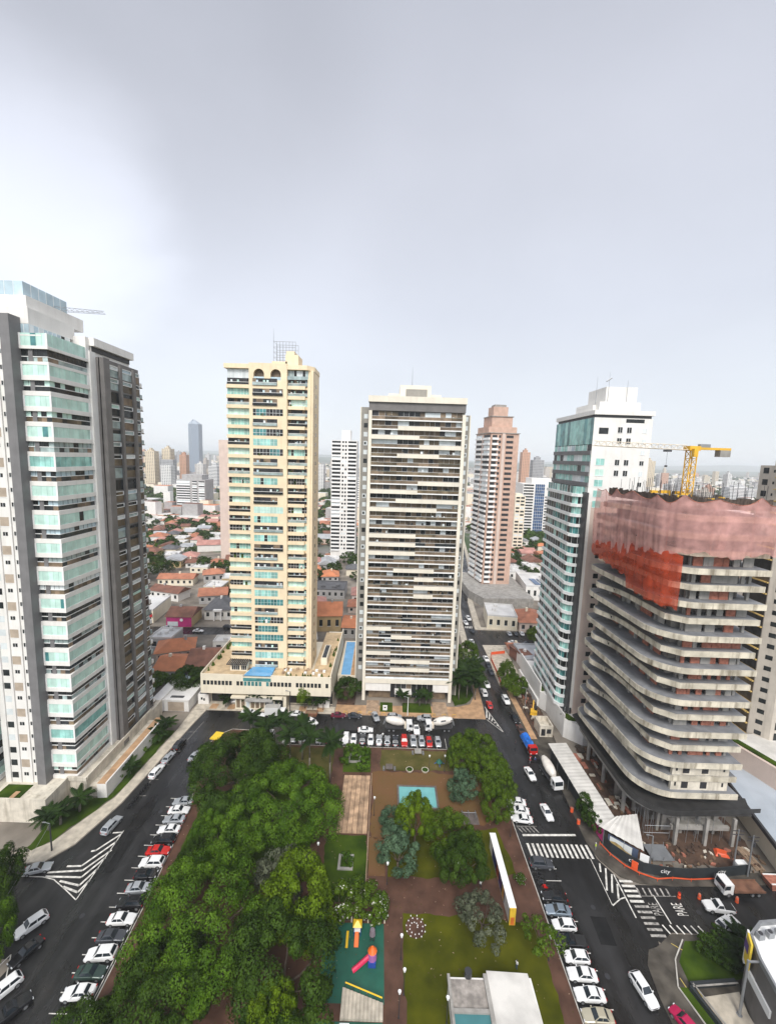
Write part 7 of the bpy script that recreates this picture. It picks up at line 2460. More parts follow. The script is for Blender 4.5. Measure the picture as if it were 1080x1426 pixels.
for x, y, rz, k, c, l in ((41.2, 54.2, -1.36, 'suv', 'white', 'white estate car driving down the right street near the corner bed'), (45.0, 50.6, 2.0, 'hatch', 'magenta', 'magenta hatchback at the pavement corner, cut by the picture edge'), (38.5, 98.2, -1.45, 'sedan', 'white', 'white sedan driving beside the white drum concrete mixer'), (38.4, 86.4, -1.5, 'sedan', 'white', 'white sedan driving toward the crosswalk'), (37.2, 141.1, -1.5, 'sedan', 'white', 'white sedan driving past the palm clump'), (35.0, 135.6, 1.6, 'suv', 'white', 'white estate car parked along the orange plaza by the palms'), (35.2, 128.4, 1.55, 'hatch', 'red', 'red hatchback stopped at the tip of the plaza hatching'), (41.4, 131.4, -1.5, 'suv', 'white', 'white estate car parked beside the muddy lot'), (41.5, 121.6, -1.5, 'pickup', 'black', 'black pickup parked behind the brown sedan at the muddy lot'), (41.6, 115.6, -1.5, 'sedan', 'brown', 'brown sedan parked just behind the blue tarp truck'), (37.6, 161.4, -1.5, 'sedan', 'white', 'white sedan driving away beyond the street tree'), (41.4, 160.3, -1.5, 'sedan', 'white', 'white sedan parked at the orange site fence'), (40.9, 150.0, -1.5, 'sedan', 'dark', 'dark blue sedan nearest along the orange site fence'), (41.1, 155.2, -1.5, 'hatch', 'dark', 'dark blue hatchback midway along the orange site fence'), (38.6, 175.9, -1.5, 'sedan', 'white', 'white sedan near the cross street junction'), (39.8, 197.5, -1.4, 'sedan', 'white', 'white sedan behind the far zebra stripes'), (42.2, 203.3, -1.4, 'suv', 'white', 'white estate car queuing behind the far zebra stripes'), (41.0, 188.4, 1.7, 'sedan', 'dark', 'dark sedan at the far zebra stripes'), (57.1, 176.6, .05, 'sedan', 'white', 'white sedan in the near line on the cross street'), (63.4, 176.2, .05, 'sedan', 'dark', 'dark sedan in the near line on the cross street'), (68.9, 176.4, .05, 'suv', 'black', 'black estate car in the near line on the cross street'), (58.0, 186.2, 1.55, 'sedan', 'silver', 'silver sedan in the far line on the cross street'), (61.0, 186.6, 1.55, 'sedan', 'graphite', 'dark grey sedan in the far line on the cross street'), (64.0, 186.8, 1.55, 'sedan', 'white', 'white sedan in the far line on the cross street'), (69.5, 187.8, 1.4, 'hatch', 'white', 'white hatchback in front of the mauve roofed house'), (73.0, 187.6, 1.4, 'hatch', 'silver', 'silver hatchback in front of the mauve roofed house'), (62.4, 66.7, math.pi - .1, 'pickup', 'white', 'white utility pickup driving along the side street by the painted word'), (61.8, 63.9, .35, 'suv', 'white', 'white car with dark glass roof waiting on the side street')):
    car(x, y, rz, k, c, l, z=.04)
for i, (x, y) in enumerate(((-83, 178.5), (-72, 184), (-98, 181), (-112, 178), (-61, 182))):
    car(x, y, .05, ('sedan', 'hatch')[i % 2], ('white', 'dark', 'silver', 'red', 'white')[i], ('white sedan on the far avenue before the slate roofed house', 'dark blue hatchback on the far avenue beside the cream tower', 'silver sedan on the far avenue before the magenta shop', 'red hatchback on the far avenue before the white shop', 'white sedan on the far avenue closest to the cream tower')[i])

# ---- motorcycles
MOTO = []
def moto_meshes():
    if MOTO: return MOTO
    for x in (-.62, .62):
        m = MB()
        n = 12
        for i in range(n):
            a, c = 6.2832 * i / n, 6.2832 * (i + 1) / n
            m.tube((x + .26 * math.cos(a), 0, .31 + .26 * math.sin(a)), (x + .26 * math.cos(c), 0, .31 + .26 * math.sin(c)), .06, n=5)
        m.tube((x, -.05, .31), (x, .05, .31), .12, n=8)
        MOTO.append(('wheel', m.mesh('wheel', M['rubber'])))
    m = MB()
    m.prism([(-.35, -.12), (.35, -.12), (.35, .12), (-.35, .12)], .32, .72, 0, None, [(-.3, -.1), (.28, -.1), (.28, .1), (-.3, .1)])
    m.prism([(-.1, -.14), (.40, -.12), (.40, .12), (-.1, .14)], .72, .92, 0, None, [(0, -.1), (.32, -.08), (.32, .08), (0, .1)])
    m.tube((.62, 0, .31), (.42, 0, 1.0), .05); m.tube((-.62, 0, .31), (-.2, 0, .5), .05)
    MOTO.append(('frame', m))
    MOTO.append(('seat', MB().prism([(-.75, -.12), (-.05, -.13), (-.05, .13), (-.75, .12)], .76, .88).mesh('seat', M['rubber'])))
    MOTO.append(('handlebar', MB().tube((.42, -.36, 1.03), (.42, .36, 1.03), .025).tube((.42, -.2, 1.03), (.42, -.3, 1.18), .03).tube((.42, .2, 1.03), (.42, .3, 1.18), .03).mesh('handlebar', M['metal_dark'])))
    return MOTO
def moto(x, y, rz, col, label, group):
    t = thing('motorcycle', label, 'motorcycle', (x, y, .03), rz, group)
    for n_, me in moto_meshes():
        if isinstance(me, MB): me = me.mesh('frame', PAINT[col])
        o = bpy.data.objects.new(n_, me); o.parent = t; COL.objects.link(o)
for x, y, c in ((31.4, 71.3, 'black'), (31.6, 70.4, 'dark'), (31.9, 69.5, 'red'), (31.6, 72.0, 'black')):
    moto(x, y, math.pi - .15, c, '%s motorcycle parked between the grey and black cars by the mural lawn' % CN.get(c, c), 'motorcycles by the mural lawn')
for i in range(4): moto(31.6 + i * .1, 91.2 + i * .8, math.pi - .1, 'black', 'black motorcycle parked beyond the trio of white cars', 'motorcycles beyond the three white cars')
for i in range(8): moto(-55.9 + i * .05, 84.2 + i * .95, .25, ('black', 'dark', 'black', 'graphite')[i % 4] if False else 'black', 'black motorcycle in the line at the left tower kerb', 'motorcycles at the left tower kerb')
for i in range(4): moto(7.0 + i * .9, 119.6, 1.6, 'black', 'black motorcycle between two silver cars at the striped tower', 'motorcycles before the striped tower')

# ---- trucks
def wheels(t, xs, w, r=.5):
    for x in xs:
        for sy in (-1, 1):
            m = MB()
            m.tube((x, sy * (w / 2 - .3), r), (x, sy * w / 2, r), r, n=14)
            m.tube((x, sy * w / 2, r), (x, sy * (w / 2 + .015), r), r * .55, n=10, m=1)
            m.build('wheel', [M['rubber'], M['rim']], t, local=True)
def cab(t, x0, x1, w, col, h=2.75, z0=.65):
    b = MB()
    pr = [(x0, z0), (x1, z0), (x1, z0 + .95), (x1 - .22, h), (x0, h)]
    n = len(pr)
    for sy in (-1, 1):
        q = [(x, sy * w / 2, z) for x, z in pr]
        b.poly(q if sy < 0 else q[::-1])
    for i in range(n):
        a, c = pr[i], pr[(i + 1) % n]
        b.poly([(a[0], -w / 2, a[1]), (a[0], w / 2, a[1]), (c[0], w / 2, c[1]), (c[0], -w / 2, c[1])])
    cb_ = b.build('cab', col, t, local=True)
    b = MB()
    b.poly([(x1 + .005, -w / 2 + .12, z0 + 1.02), (x1 + .005, w / 2 - .12, z0 + 1.02), (x1 - .19, w / 2 - .16, h - .12), (x1 - .19, -w / 2 + .16, h - .12)])
    b.build('windscreen', M['car_glass'], cb_, local=True)
    for sy in (-1, 1):
        b = MB(); y = sy * (w / 2 + .012)
        q = [(x1 - 1.15, y, z0 + 1.0), (x1 - .12, y, z0 + 1.0), (x1 - .3, y, h - .2), (x1 - 1.15, y, h - .2)]
        b.poly(q if sy < 0 else q[::-1]); b.build('side_window', M['car_glass'], cb_, local=True)
        b = MB(); b.box(x1 - .02, x1 + .05, sy * w * .36 - .18, sy * w * .36 + .18, z0 + .1, z0 + .3); b.build('headlight', M['lamp_clear'], cb_, local=True)
        b = MB(); b.box(x1 - .05, x1 + .08, sy * (w / 2 + .2) - .06, sy * (w / 2 + .2) + .06, z0 + 1.2, z0 + 1.9); b.build('mirror', M['metal_dark'], cb_, local=True)
def mixer(x, y, rz, label, drum, spiral=None):
    t = thing('concrete_mixer', label, 'mixer truck', (x, y, .03), rz)
    b = MB(); b.box(-4.0, 4.0, -.45, .45, .75, 1.05); b.box(-3.9, 1.6, -1.1, 1.1, 1.0, 1.12); b.build('chassis', M['metal_dark'], t, local=True)
    wheels(t, (3.0, -1.6, -2.9), 2.35)
    cab(t, 2.2, 4.05, 2.35, PAINT['white'])
    m = MB()
    st = [(-3.9, .55), (-3.3, .85), (-1.9, 1.18), (-.4, 1.22), (.9, .95), (1.6, .55)]
    n = 18
    for k, ((xa, ra), (xb, rb)) in enumerate(zip(st, st[1:])):
        for i in range(n):
            a, c = 6.2832 * i / n, 6.2832 * (i + 1) / n
            za, zc = 2.75 - (xa) * .16, 2.75 - (xb) * .16
            dark = spiral and (i + k * 4) % 9 == 0
            m.poly([(xa, ra * math.cos(a), za + ra * math.sin(a)), (xa, ra * math.cos(c), za + ra * math.sin(c)), (xb, rb * math.cos(c), zc + rb * math.sin(c)), (xb, rb * math.cos(a), zc + rb * math.sin(a))], 1 if dark else 0)
    m.poly([(-3.9, .55 * math.cos(6.2832 * i / n), 3.37 + .55 * math.sin(6.2832 * i / n)) for i in range(n)], 1)
    m.poly([(1.6, .55 * math.cos(6.2832 * i / n), 2.49 + .55 * math.sin(6.2832 * i / n)) for i in range(n)], 0)
    m.build('drum', [drum, M['metal_dark']], t, local=True)
    b = MB(); b.box(1.55, 2.1, -.9, .9, 1.1, 2.2); b.build('water_tank', M['crane_white'], t, local=True)
    b = MB(); b.tube((-4.0, 0, 3.3), (-4.6, .2, 1.6), .28, .18, 8); b.tube((-4.2, -.5, 3.9), (-3.9, -.5, 1.0), .05); b.tube((-4.2, .5, 3.9), (-3.9, .5, 1.0), .05); b.build('chute', M['metal_grey'], t, local=True)
drum_w = mat('drum_white', (0.66, 0.62, 0.56), 0.5, 0.1, 0.8)
mixer(43.2, 97.0, -1.42, 'white concrete mixer truck parked along the site on the right street', drum_w)
mixer(5.2, 114.9, 0.02, 'concrete mixer with cream white drum left of the white pickup', drum_w)
mixer(17.0, 115.4, 3.2, 'concrete mixer with dark spiral on its drum beside the dense tree', drum_w, True)
def blue_truck():
    t = thing('cargo_truck', 'cargo truck under a bright blue tarpaulin ahead of the white drum mixer', 'truck', (41.6, 108.8, .03), -1.5)
    b = MB(); b.box(-3.6, 3.4, -1.1, 1.1, .8, 1.05); b.build('chassis', M['metal_dark'], t, local=True)
    wheels(t, (2.4, -2.0), 2.3)
    cab(t, -5.2 + 7.1, 3.5, 2.2, PAINT['red'], 2.5)
    R = random.Random(5)
    m = MB()
    nx, ny = 10, 6
    grid = [[(-3.6 + 5.3 * i / nx, -1.25 + 2.5 * j / ny, (1.2 if j in (0, ny) or i in (0, nx) else 2.3 + R.uniform(-.25, .45) - .25 * abs(j - ny / 2) / 2)) for j in range(ny + 1)] for i in range(nx + 1)]
    for i in range(nx):
        for j in range(ny): m.poly([grid[i][j], grid[i + 1][j], grid[i + 1][j + 1], grid[i][j + 1]])
    m.build('tarpaulin', mat('tarp_blue', (0.015, 0.14, 0.52), 0.45, 0.2, 0.8), t, local=True, smooth=True)
    b = MB(); b.box(-3.7, 1.75, -1.2, 1.2, 1.05, 1.35); b.build('load_bed', M['metal_grey'], t, local=True)
blue_truck()
def small_trucks():
    t = thing('box_truck', 'white box truck stopped before the cream tower entrance', 'truck', (-32.6, 119.8, .03), 0)
    wheels(t, (2.0, -1.8), 2.0, .4)
    cab(t, 1.4, 3.1, 2.0, PAINT['white'], 2.3, .5)
    b = MB(); b.box(-3.1, 1.3, -1.1, 1.1, .75, 3.2); b.build('cargo_box', mat('box_white', (0.6, 0.6, 0.58), 0.6, .08, .5), t, local=True)
    b = MB(); b.box(-3.0, 1.2, -1.0, 1.0, 3.2, 3.24); b.build('box_roof', M['roof_grey'], t, local=True)
    t = thing('flatbed_truck', 'flatbed truck with a white cab and empty rust brown bed beside the site hoarding', 'truck', (69.0, 70.1, .03), math.pi + .03)
    wheels(t, (3.0, -1.6, -2.8), 2.3)
    cab(t, 2.2, 4.0, 2.3, PAINT['white'], 2.7)
    rust = mat('rust_bed', (0.15, 0.07, 0.04), 0.85, .3, .8)
    b = MB(); b.box(-4.0, 2.05, -1.2, 1.2, 1.05, 1.22); b.build('flat_bed', rust, t, local=True)
    b = MB()
    for sy in (-1.2, 1.12): b.box(-4.0, 2.05, sy, sy + .08, 1.22, 1.4)
    b.box(1.95, 2.05, -1.12, 1.12, 1.22, 2.1); b.build('bed_rail', rust, t, local=True)
    b = MB(); b.box(-4.0, 4.0, -.45, .45, .7, 1.05); b.build('chassis', M['metal_dark'], t, local=True)
    t = thing('orange_bin', 'orange red loading bin at the end of the flatbed truck', 'skip', (77, 71.4, .03), 0)
    b = MB(); b.prism([(75.6, 70.4), (79.6, 70.4), (79.6, 72.4), (75.6, 72.4)], .1, 1.5, 0, None, [(75.2, 70.2), (80, 70.2), (80, 72.6), (75.2, 72.6)]); b.build('bin', M['brick_infill'], t)
    b = MB(); b.box(75.3, 79.9, 70.3, 70.5, 1.5, 1.62); b.box(75.3, 79.9, 72.3, 72.5, 1.5, 1.62); b.build('rim', M['frame_white'], t)
    t = thing('rubble_skip', 'rusty brown skip heaped with soil on the kerb of the cream tower', 'skip', (-21.6, 120.6, .03), 0)
    b = MB(); b.prism([(-23.0, 119.8), (-20.2, 119.8), (-20.2, 121.4), (-23.0, 121.4)], .05, 1.2, 0, None, [(-23.5, 119.6), (-19.7, 119.6), (-19.7, 121.6), (-23.5, 121.6)]); b.build('skip_body', mat('rust', (0.20, 0.09, 0.05), .8, .3, .8), t)
    b = MB(); b.prism([(-23.2, 119.8), (-20, 119.8), (-20, 121.4), (-23.2, 121.4)], 1.2, 1.7, 0, None, [(-22.4, 120.3), (-20.8, 120.3), (-20.8, 120.9), (-22.4, 120.9)]); b.build('heap', M['soil_pale'], t)
    t = thing('excavator', 'yellow excavator standing in the muddy lot before the green tower', 'excavator', (48.2, 124, .14), 1.2)
    b = MB()
    for sy in (-1.0, .55): b.box(-1.5, 1.5, sy, sy + .45, 0, .7)
    build_each(b, 'track', M['rubber'], t, local=True)
    b = MB(); b.box(-1.5, 1.0, -1.0, 1.0, .8, 1.7); b.box(-1.6, -.5, -1, 1, 1.7, 2.0); b.build('engine_house', M['crane_yellow'], t, local=True)
    b = MB(); b.box(.2, 1.2, -.95, -.1, 1.7, 2.8); b.build('cab', M['car_glass'], t, local=True)
    b = MB(); b.tube((1.0, .3, 1.5), (2.6, .3, 3.6), .22, .18); b.tube((2.6, .3, 3.6), (4.2, .3, 1.8), .17, .13); b.tube((4.2, .3, 1.8), (3.9, .3, .7), .3, .15, 5); b.build('boom', M['crane_yellow'], t, local=True)
small_trucks()
# ------------------------------------------------------------------ street furniture, park objects, people
def mural_wall():
    t = thing('mural_wall', 'long white topped freestanding wall with a colourful mural and yellow end on the lawn', 'wall', (23.7, 70, .1))
    b = MB(); b.box(23.25, 24.2, 63.3, 77.6, .1, 3.3); b.build('body', M['white_wall'], t)
    b = MB(); b.box(23.1, 24.35, 63.2, 77.8, 3.3, 3.42); b.build('coping', M['frame_white'], t)
    b = MB(); b.box(23.2, 24.25, 63.0, 63.3, .1, 3.35); b.build('yellow_end', mat('mural_yellow', (0.62, 0.40, 0.03), .7, .1, 1), t)
    cols = [mat('mural_blue', (0.02, 0.03, 0.16), .7, .2, 1), mat('mural_red', (0.38, 0.05, 0.03), .7, .2, 1), mat('mural_gold', (0.60, 0.40, 0.08), .7, .15, 1), mat('mural_purple', (0.08, 0.03, 0.14), .7, .2, 1), mat('mural_orange', (0.62, 0.16, 0.02), .7, .2, 1)]
    b = MB()
    R = random.Random(3)
    for y0, y1, m in ((72.0, 75.4, 0), (70.4, 72.6, 1), (68.0, 70.6, 3), (66.4, 68.4, 2)):
        for i in range(5):
            a = y0 + (y1 - y0) * i / 5
            c = y0 + (y1 - y0) * (i + 1) / 5
            b.poly([(23.25 - .01, c, .3), (23.25 - .01, a, .3), (23.25 - .01, a, R.uniform(2.2, 3.1)), (23.25 - .01, c, R.uniform(2.2, 3.1))], m if R.random() < .75 else R.randrange(5))
    b.build('mural', cols, t)
    b = MB(); b.prism([(23.4, 62.98), (24.05, 62.98), (24.05, 63.0), (23.4, 63.0)], .2, 1.7, 4); b.build('end_painting', cols, t)
mural_wall()
def kiosk():
    t = thing('park_pavilion', 'park pavilion with grey, teal and pale flat roofs on the near lawn', 'pavilion', (17, 50, .1))
    b = MB(); b.box(11.2, 16.6, 36, 53.4, .1, 3.0); b.box(17.0, 23.6, 36, 53.5, .1, 3.1); b.build('wall', M['white_wall'], t)
    b = MB(); b.box(11.4, 16.4, 49.6, 53.1, 3.0, 3.1); b.build('weathered_roof', mat('roof_weathered', (0.30, 0.27, 0.24), .9, .35, .8), t)
    b = MB(); b.box(11.4, 16.4, 36, 49.1, 3.0, 3.14); b.build('teal_roof', mat('roof_teal', (0.05, 0.17, 0.18), .5, .1, .4), t)
    b = MB(); b.box(11.0, 11.4, 36, 53.5, 2.9, 3.5); b.box(11.4, 16.4, 49.1, 49.6, 3.0, 3.4); b.box(16.4, 17.0, 36, 53.6, 2.9, 3.55); b.build('parapet', M['concrete'], t)
    b = MB(); b.prism([(17.0, 36), (24.1, 36), (23.2, 53.9), (17.0, 54.1)], 3.1, 3.35); b.build('pale_roof', M['rooftop_pale'], t)
    b = MB(); b.cyl(14.2, 53.6, 2.6, 3.9, .55, n=12); b.build('water_barrel', M['metal_dark'], t)
kiosk()
def playground():
    t = thing('slide_tower', 'play tower with a red slide, blue base and orange hood on the green floor', 'slide', (-.4, 57, .13))
    blue, red, orange, yellow, purple = [mat('play_' + n, c, .4, .05, 1) for n, c in (('blue', (.02, .06, .30)), ('red', (.55, .02, .08)), ('orange', (.75, .14, .02)), ('yellow', (.72, .46, .02)), ('purple', (.32, .12, .32)))]
    b = MB(); b.box(-.9, .3, 56.2, 57.4, .13, 1.0); b.build('base', blue, t)
    b = MB(); b.cyl(-.3, 57.0, 1.0, 2.0, .75, .65, 10); b.build('cabin', purple, t)
    b = MB(); b.cyl(-.3, 57.2, 2.0, 2.7, .75, .2, 10); b.build('hood', orange, t)
    b = MB()
    P = [Vector((-.8, 56.9, 1.35)), Vector((-1.6, 56.5, 1.0)), Vector((-2.6, 56.05, .5)), Vector((-3.3, 55.7, .25))]
    for p, q in zip(P, P[1:]): b.tube(p, q, .36, .36, 8)
    b.build('chute', red, t)
    t = thing('yellow_slide_tower', 'small yellow roofed play tower with an orange slide on the green floor', 'slide', (-3, 61, .13))
    b = MB(); b.box(-3.5, -2.4, 60.6, 61.6, .9, 1.0); b.build('deck', M['frame_white'], t)
    for i, (x, y) in enumerate(((-3.5, 60.6), (-2.4, 60.6), (-3.5, 61.6), (-2.4, 61.6))):
        b = MB(); b.tube((x, y, .13), (x, y, 2.0), .05); b.build('post', blue, t)
    b = MB(); b.prism([(-3.7, 60.4), (-2.2, 60.4), (-2.2, 61.8), (-3.7, 61.8)], 2.0, 2.6, 0, None, [(-3.1, 61), (-2.8, 61), (-2.8, 61.2), (-3.1, 61.2)]); b.build('roof', yellow, t)
    b = MB(); b.poly([(-3.3, 60.6, 1.0), (-2.7, 60.6, 1.0), (-2.7, 58.9, .25), (-3.3, 58.9, .25)]); b.box(-3.36, -3.3, 58.9, 60.6, .2, .5); b.box(-2.7, -2.64, 58.9, 60.6, .2, .5); b.build('slide', orange, t)
    t = thing('yellow_beam', 'yellow play balance beam on the green floor', 'play beam', (-4.5, 60, .13))
    b = MB(); b.box(-4.75, -4.35, 58.6, 61.0, .45, .6); b.build('beam', yellow, t)
    b = MB(); b.box(-4.7, -4.4, 58.8, 58.95, .13, .45); b.box(-4.7, -4.4, 60.7, 60.85, .13, .45); build_each(b, 'foot', M['metal_dark'], t)
    t = thing('grey_rocker', 'grey play hut on two dark legs at the edge of the green floor', 'play hut', (-.4, 60.5, .13))
    b = MB(); b.cyl(-.4, 60.6, .6, 1.5, .55, .4, 10); b.build('shell', mat('play_grey', (.18, .15, .17), .6, .1, 1), t)
    b = MB(); b.box(-.75, -.55, 59.9, 60.1, .13, .7); b.box(-.25, -.05, 59.9, 60.1, .13, .7); build_each(b, 'leg', M['metal_dark'], t)
    t = thing('play_fence', 'low wooden fence with pale posts along the far edge of the playground', 'fence', (-3.4, 63, .1))
    b = MB(); b.box(-8.4, 1.6, 62.75, 62.82, .35, .5); b.box(-8.4, 1.6, 62.75, 62.82, .7, .85); b.build('rail', M['formwork'], t)
    for i in range(8):
        b = MB(); b.box(-8.4 + i * 1.42, -8.25 + i * 1.42, 62.68, 62.75, .1, 1.2); b.build('post', M['cream_pale'], t)
    t = thing('bleacher', 'slanted pale wooden platform with a yellow rail between playground and ball court', 'platform', (-1.2, 51, .1))
    b = MB()
    for i in range(11): b.prism([(-4.6 + i * .56, 49.9), (-4.08 + i * .56, 49.9), (-4.08 + i * .56, 53.4 - i * .16), (-4.6 + i * .56, 53.5 - i * .16)], .1, .5)
    b.build('deck', M['sidewalk'], t)
    b = MB(); b.tube((-4.2, 53.6, 1.2), (1.4, 51.9, 1.2), .10); b.build('rail', yellow, t)
    for i in range(6):
        p = lerp2((-4.2, 53.6), (1.4, 51.9), i / 5)
        b = MB(); b.tube((p[0], p[1], .1), (p[0], p[1], 1.2), .05); b.build('post', M['metal_dark'], t)
    t = thing('goal', 'white ball goal frame at the near end of the green court', 'goal', (-2.6, 47.2, .13))
    b = MB()
    for x in (-4.8, -.2):
        b.tube((x, 47.6, .13), (x, 47.6, 2.3), .07)
    b.tube((-4.8, 47.6, 2.3), (-.2, 47.6, 2.3), .07); b.tube((-4.8, 47.6, 2.3), (-4.8, 46.4, 2.3), .05); b.tube((-.2, 47.6, 2.3), (-.2, 46.4, 2.3), .05)
    b.build('frame', M['frame_white'], t)
    t = thing('court_bench', 'small white bench behind the ball goal', 'bench', (-3.8, 49.2, .13))
    b = MB(); b.box(-4.6, -3.2, 49.0, 49.4, .5, .58); b.build('seat', M['frame_white'], t)
    b = MB(); b.box(-4.5, -4.4, 49.05, 49.35, .13, .5); b.box(-3.4, -3.3, 49.05, 49.35, .13, .5); build_each(b, 'leg', M['frame_white'], t)
    t = thing('blue_slide', 'blue play chute showing under the dark trees at the bottom edge', 'slide', (-20.5, 46.8, .1))
    b = MB(); b.prism([(-22.2, 47.0), (-20.6, 47.6), (-20.3, 46.6), (-21.8, 46.2)], .8, 1.3); b.build('chute', mat('slide_blue', (.01, .24, .62), .4, .05, 1), t)
    b = MB(); b.tube((-21.2, 46.8, .1), (-21.2, 46.8, .9), .1); b.build('post', M['metal_dark'], t)
playground()
def flower_circle():
    b = MB(); b.cyl(6.9, 62.2, .1, .15, 1.7, n=20); struct('flower_circle', b, M['path_brown'])
    R = random.Random(2)
    for i in range(26):
        a, r = 6.283 * i / 26 * 2.4, 1.9 * math.sqrt((i + 1) / 26)
        b = MB(); b.cyl(6.9 + r * math.cos(a), 62.2 + r * math.sin(a), .16, .30, .10, .06, 7)
        tag(b.build('path_stone', M['frame_white']), 'small white stone marker in the round red bed on the lawn', 'stone', 'white markers of the round red bed')
flower_circle()
def lamp(x, y, label, group=None, h=4.2, z=.1):
    t = thing('lamp_post', label, 'lamp post', (x, y, z), 0, group)
    b = MB(); b.tube((0, 0, 0), (0, 0, h), .06, .05); b.tube((0, 0, 0), (0, 0, .3), .12); b.build('pole', M['metal_dark'], t, local=True)
    b = MB(); b.cyl(0, 0, h, h + .42, .16, .24, 10); b.build('globe', M['frame_white'], t, local=True)
for x, y in ((4.3, 57.5), (2.0, 69.4), (15.4, 69.8), (-11.6, 73.0), (-11.4, 84.0), (28.2, 58.0), (-1.0, 84.6), (0.5, 106.4), (16.6, 98.6), (20.2, 98.4), (12.6, 98.4), (28.4, 80.4), (3.8, 50.4), (10.6, 49.9), (-11.9, 66.0), (4.6, 53.0)):
    lamp(x, y, 'slim park lamp post with a white globe', 'white globe lamp posts of the park')
def furniture():
    # concrete light poles of the streets
    for x, y, h, l in ((46.6, 127.6, 7, 'concrete street pole in the muddy lot by the orange pavement'), (54.2, 73.9, 7.5, 'concrete street pole behind the lettered hoarding'), (71.4, 74.5, 9, 'grey utility pole with crossarms behind the flatbed truck cab'), (73.2, 73.2, 9, 'second grey utility pole with crossarms beside the white cabinet'), (-64.9, 74.0, 6, 'dark street pole on the rounded pavement by the silver sedan'), (8.1, 121.9, 6, 'white flag pole with a pale base before the striped tower'), (-28.6, 121.6, 7, 'dark street pole before the cream tower entrance')):
        t = thing('street_pole', l, 'pole', (x, y, .12))
        b = MB(); b.tube((0, 0, 0), (0, 0, h), .16, .10, 8); b.build('pole', M['metal_grey'] if 'grey' in l or 'concrete' in l else M['frame_white'] if 'white' in l else M['metal_dark'], t, local=True)
        if 'utility' in l:
            b = MB()
            for z in (h - .4, h - 1.2): b.box(-1.1, 1.1, -.06, .06, z, z + .12)
            b.cyl(.3, 0, h - 2.4, h - 1.6, .25, n=8); b.build('crossarm', M['metal_dark'], t, local=True)
        else:
            b = MB(); b.tube((0, 0, h), (-.9, 0, h + .25), .05); b.box(-1.4, -.8, -.1, .1, h + .2, h + .3); b.build('arm', M['metal_grey'], t, local=True)
    b = MB()
    cp = [Vector((-64.9, 74.0, 6.0)), Vector((-63.2, 67, 5.4)), Vector((-61.2, 59, 5.2)), Vector((-58.6, 49, 5.9))]
    for p, q in zip(cp, cp[1:]): b.tube(p, q, .025, n=4)
    tag(b.build('overhead_cable', M['metal_grey']), 'thin cable strung from the dark street pole across the left junction', 'cable')
    t = thing('big_pole', 'tall grey round pole standing before the curved white roofed building', 'pole', (54.0, 51.9, .1))
    b = MB(); b.tube((0, 0, 0), (0, 0, 9.5), .20, .15, 10); b.tube((0, 0, 0), (0, 0, .15), .4); b.build('pole', M['metal_grey'], t, local=True)
    b = MB(); b.box(-.02, 2.0, -.12, .12, 9.2, 9.35); b.build('arm', M['metal_grey'], t, local=True)
    # barrier drums
    for i, (x, y, l) in enumerate(((56.6, 68.7, 'red traffic drum at the end of the worn bay markings'), (60.3, 68.6, 'orange traffic drum before the white truck cab'), (67.0, 68.2, 'orange traffic drum below the flatbed of the truck'))):
        t = thing('traffic_drum', l, 'traffic drum', (x, y, .03))
        b = MB(); b.cyl(0, 0, 0, 1.0, .30, .22, 10); b.build('drum', M['orange_plastic'], t, local=True)
        b = MB(); b.cyl(0, 0, 1.0, 1.15, .2, .12, 10); b.cyl(0, 0, .45, .6, .275, .265, 10); b.build('band', M['lamp_red'] if i == 0 else M['brick_infill'], t, local=True)
    for i, (x, y, l) in enumerate(((42.7, 84.2, 'orange barrel at the kerb just beyond the stop line'), (42.6, 87.4, 'orange barrel at the kerb beside the orange barrier strip'))):
        t = thing('barrel', l, 'barrel', (x + 2, y, .03)); b = MB(); b.cyl(0, 0, 0, 1.0, .36, .36, 10); b.build('drum', M['orange_plastic'], t, local=True)
        b = MB(); b.cyl(0, 0, 1.0, 1.05, .30, .30, 10); b.build('lid', M['brick_infill'], t, local=True)
    t = thing('site_fence', 'orange red plastic fence along the pavement beyond the muddy lot', 'fence', (49, 150, .12))
    b = MB()
    pl = [(42.2, 139.8), (42.9, 147), (43.3, 160), (44.5, 165), (50.6, 166.6)]
    for p, q in zip(pl, pl[1:]): b.wbox(p, q, .2, 1.4, 0, .08)
    b.build('band', M['orange_plastic'], t)
    b = MB()
    for p in pl: b.tube((p[0], p[1], .1), (p[0], p[1], 1.6), .06)
    build_each(b, 'stake', M['metal_dark'], t)
    t = thing('yellow_awning', 'yellow awning of a street stall at the park corner by the bend', 'stall', (-45.2, 106.6, .1))
    b = MB(); b.poly([(-46.7, 105.4, 2.4), (-44.2, 105.0, 2.4), (-43.6, 107.6, 2.7), (-45.9, 108.0, 2.7)]); b.poly([(-46.7, 105.4, 2.4), (-46.7, 105.4, 2.1), (-44.2, 105.0, 2.1), (-44.2, 105.0, 2.4)]); b.build('canopy', mat('awning', (.68, .48, .03), .6, .05, 1), t)
    for x, y in ((-46.6, 105.5), (-44.3, 105.1), (-43.7, 107.5), (-45.8, 107.9)):
        b = MB(); b.tube((x, y, .1), (x, y, 2.4), .04); b.build('post', M['metal_grey'], t)
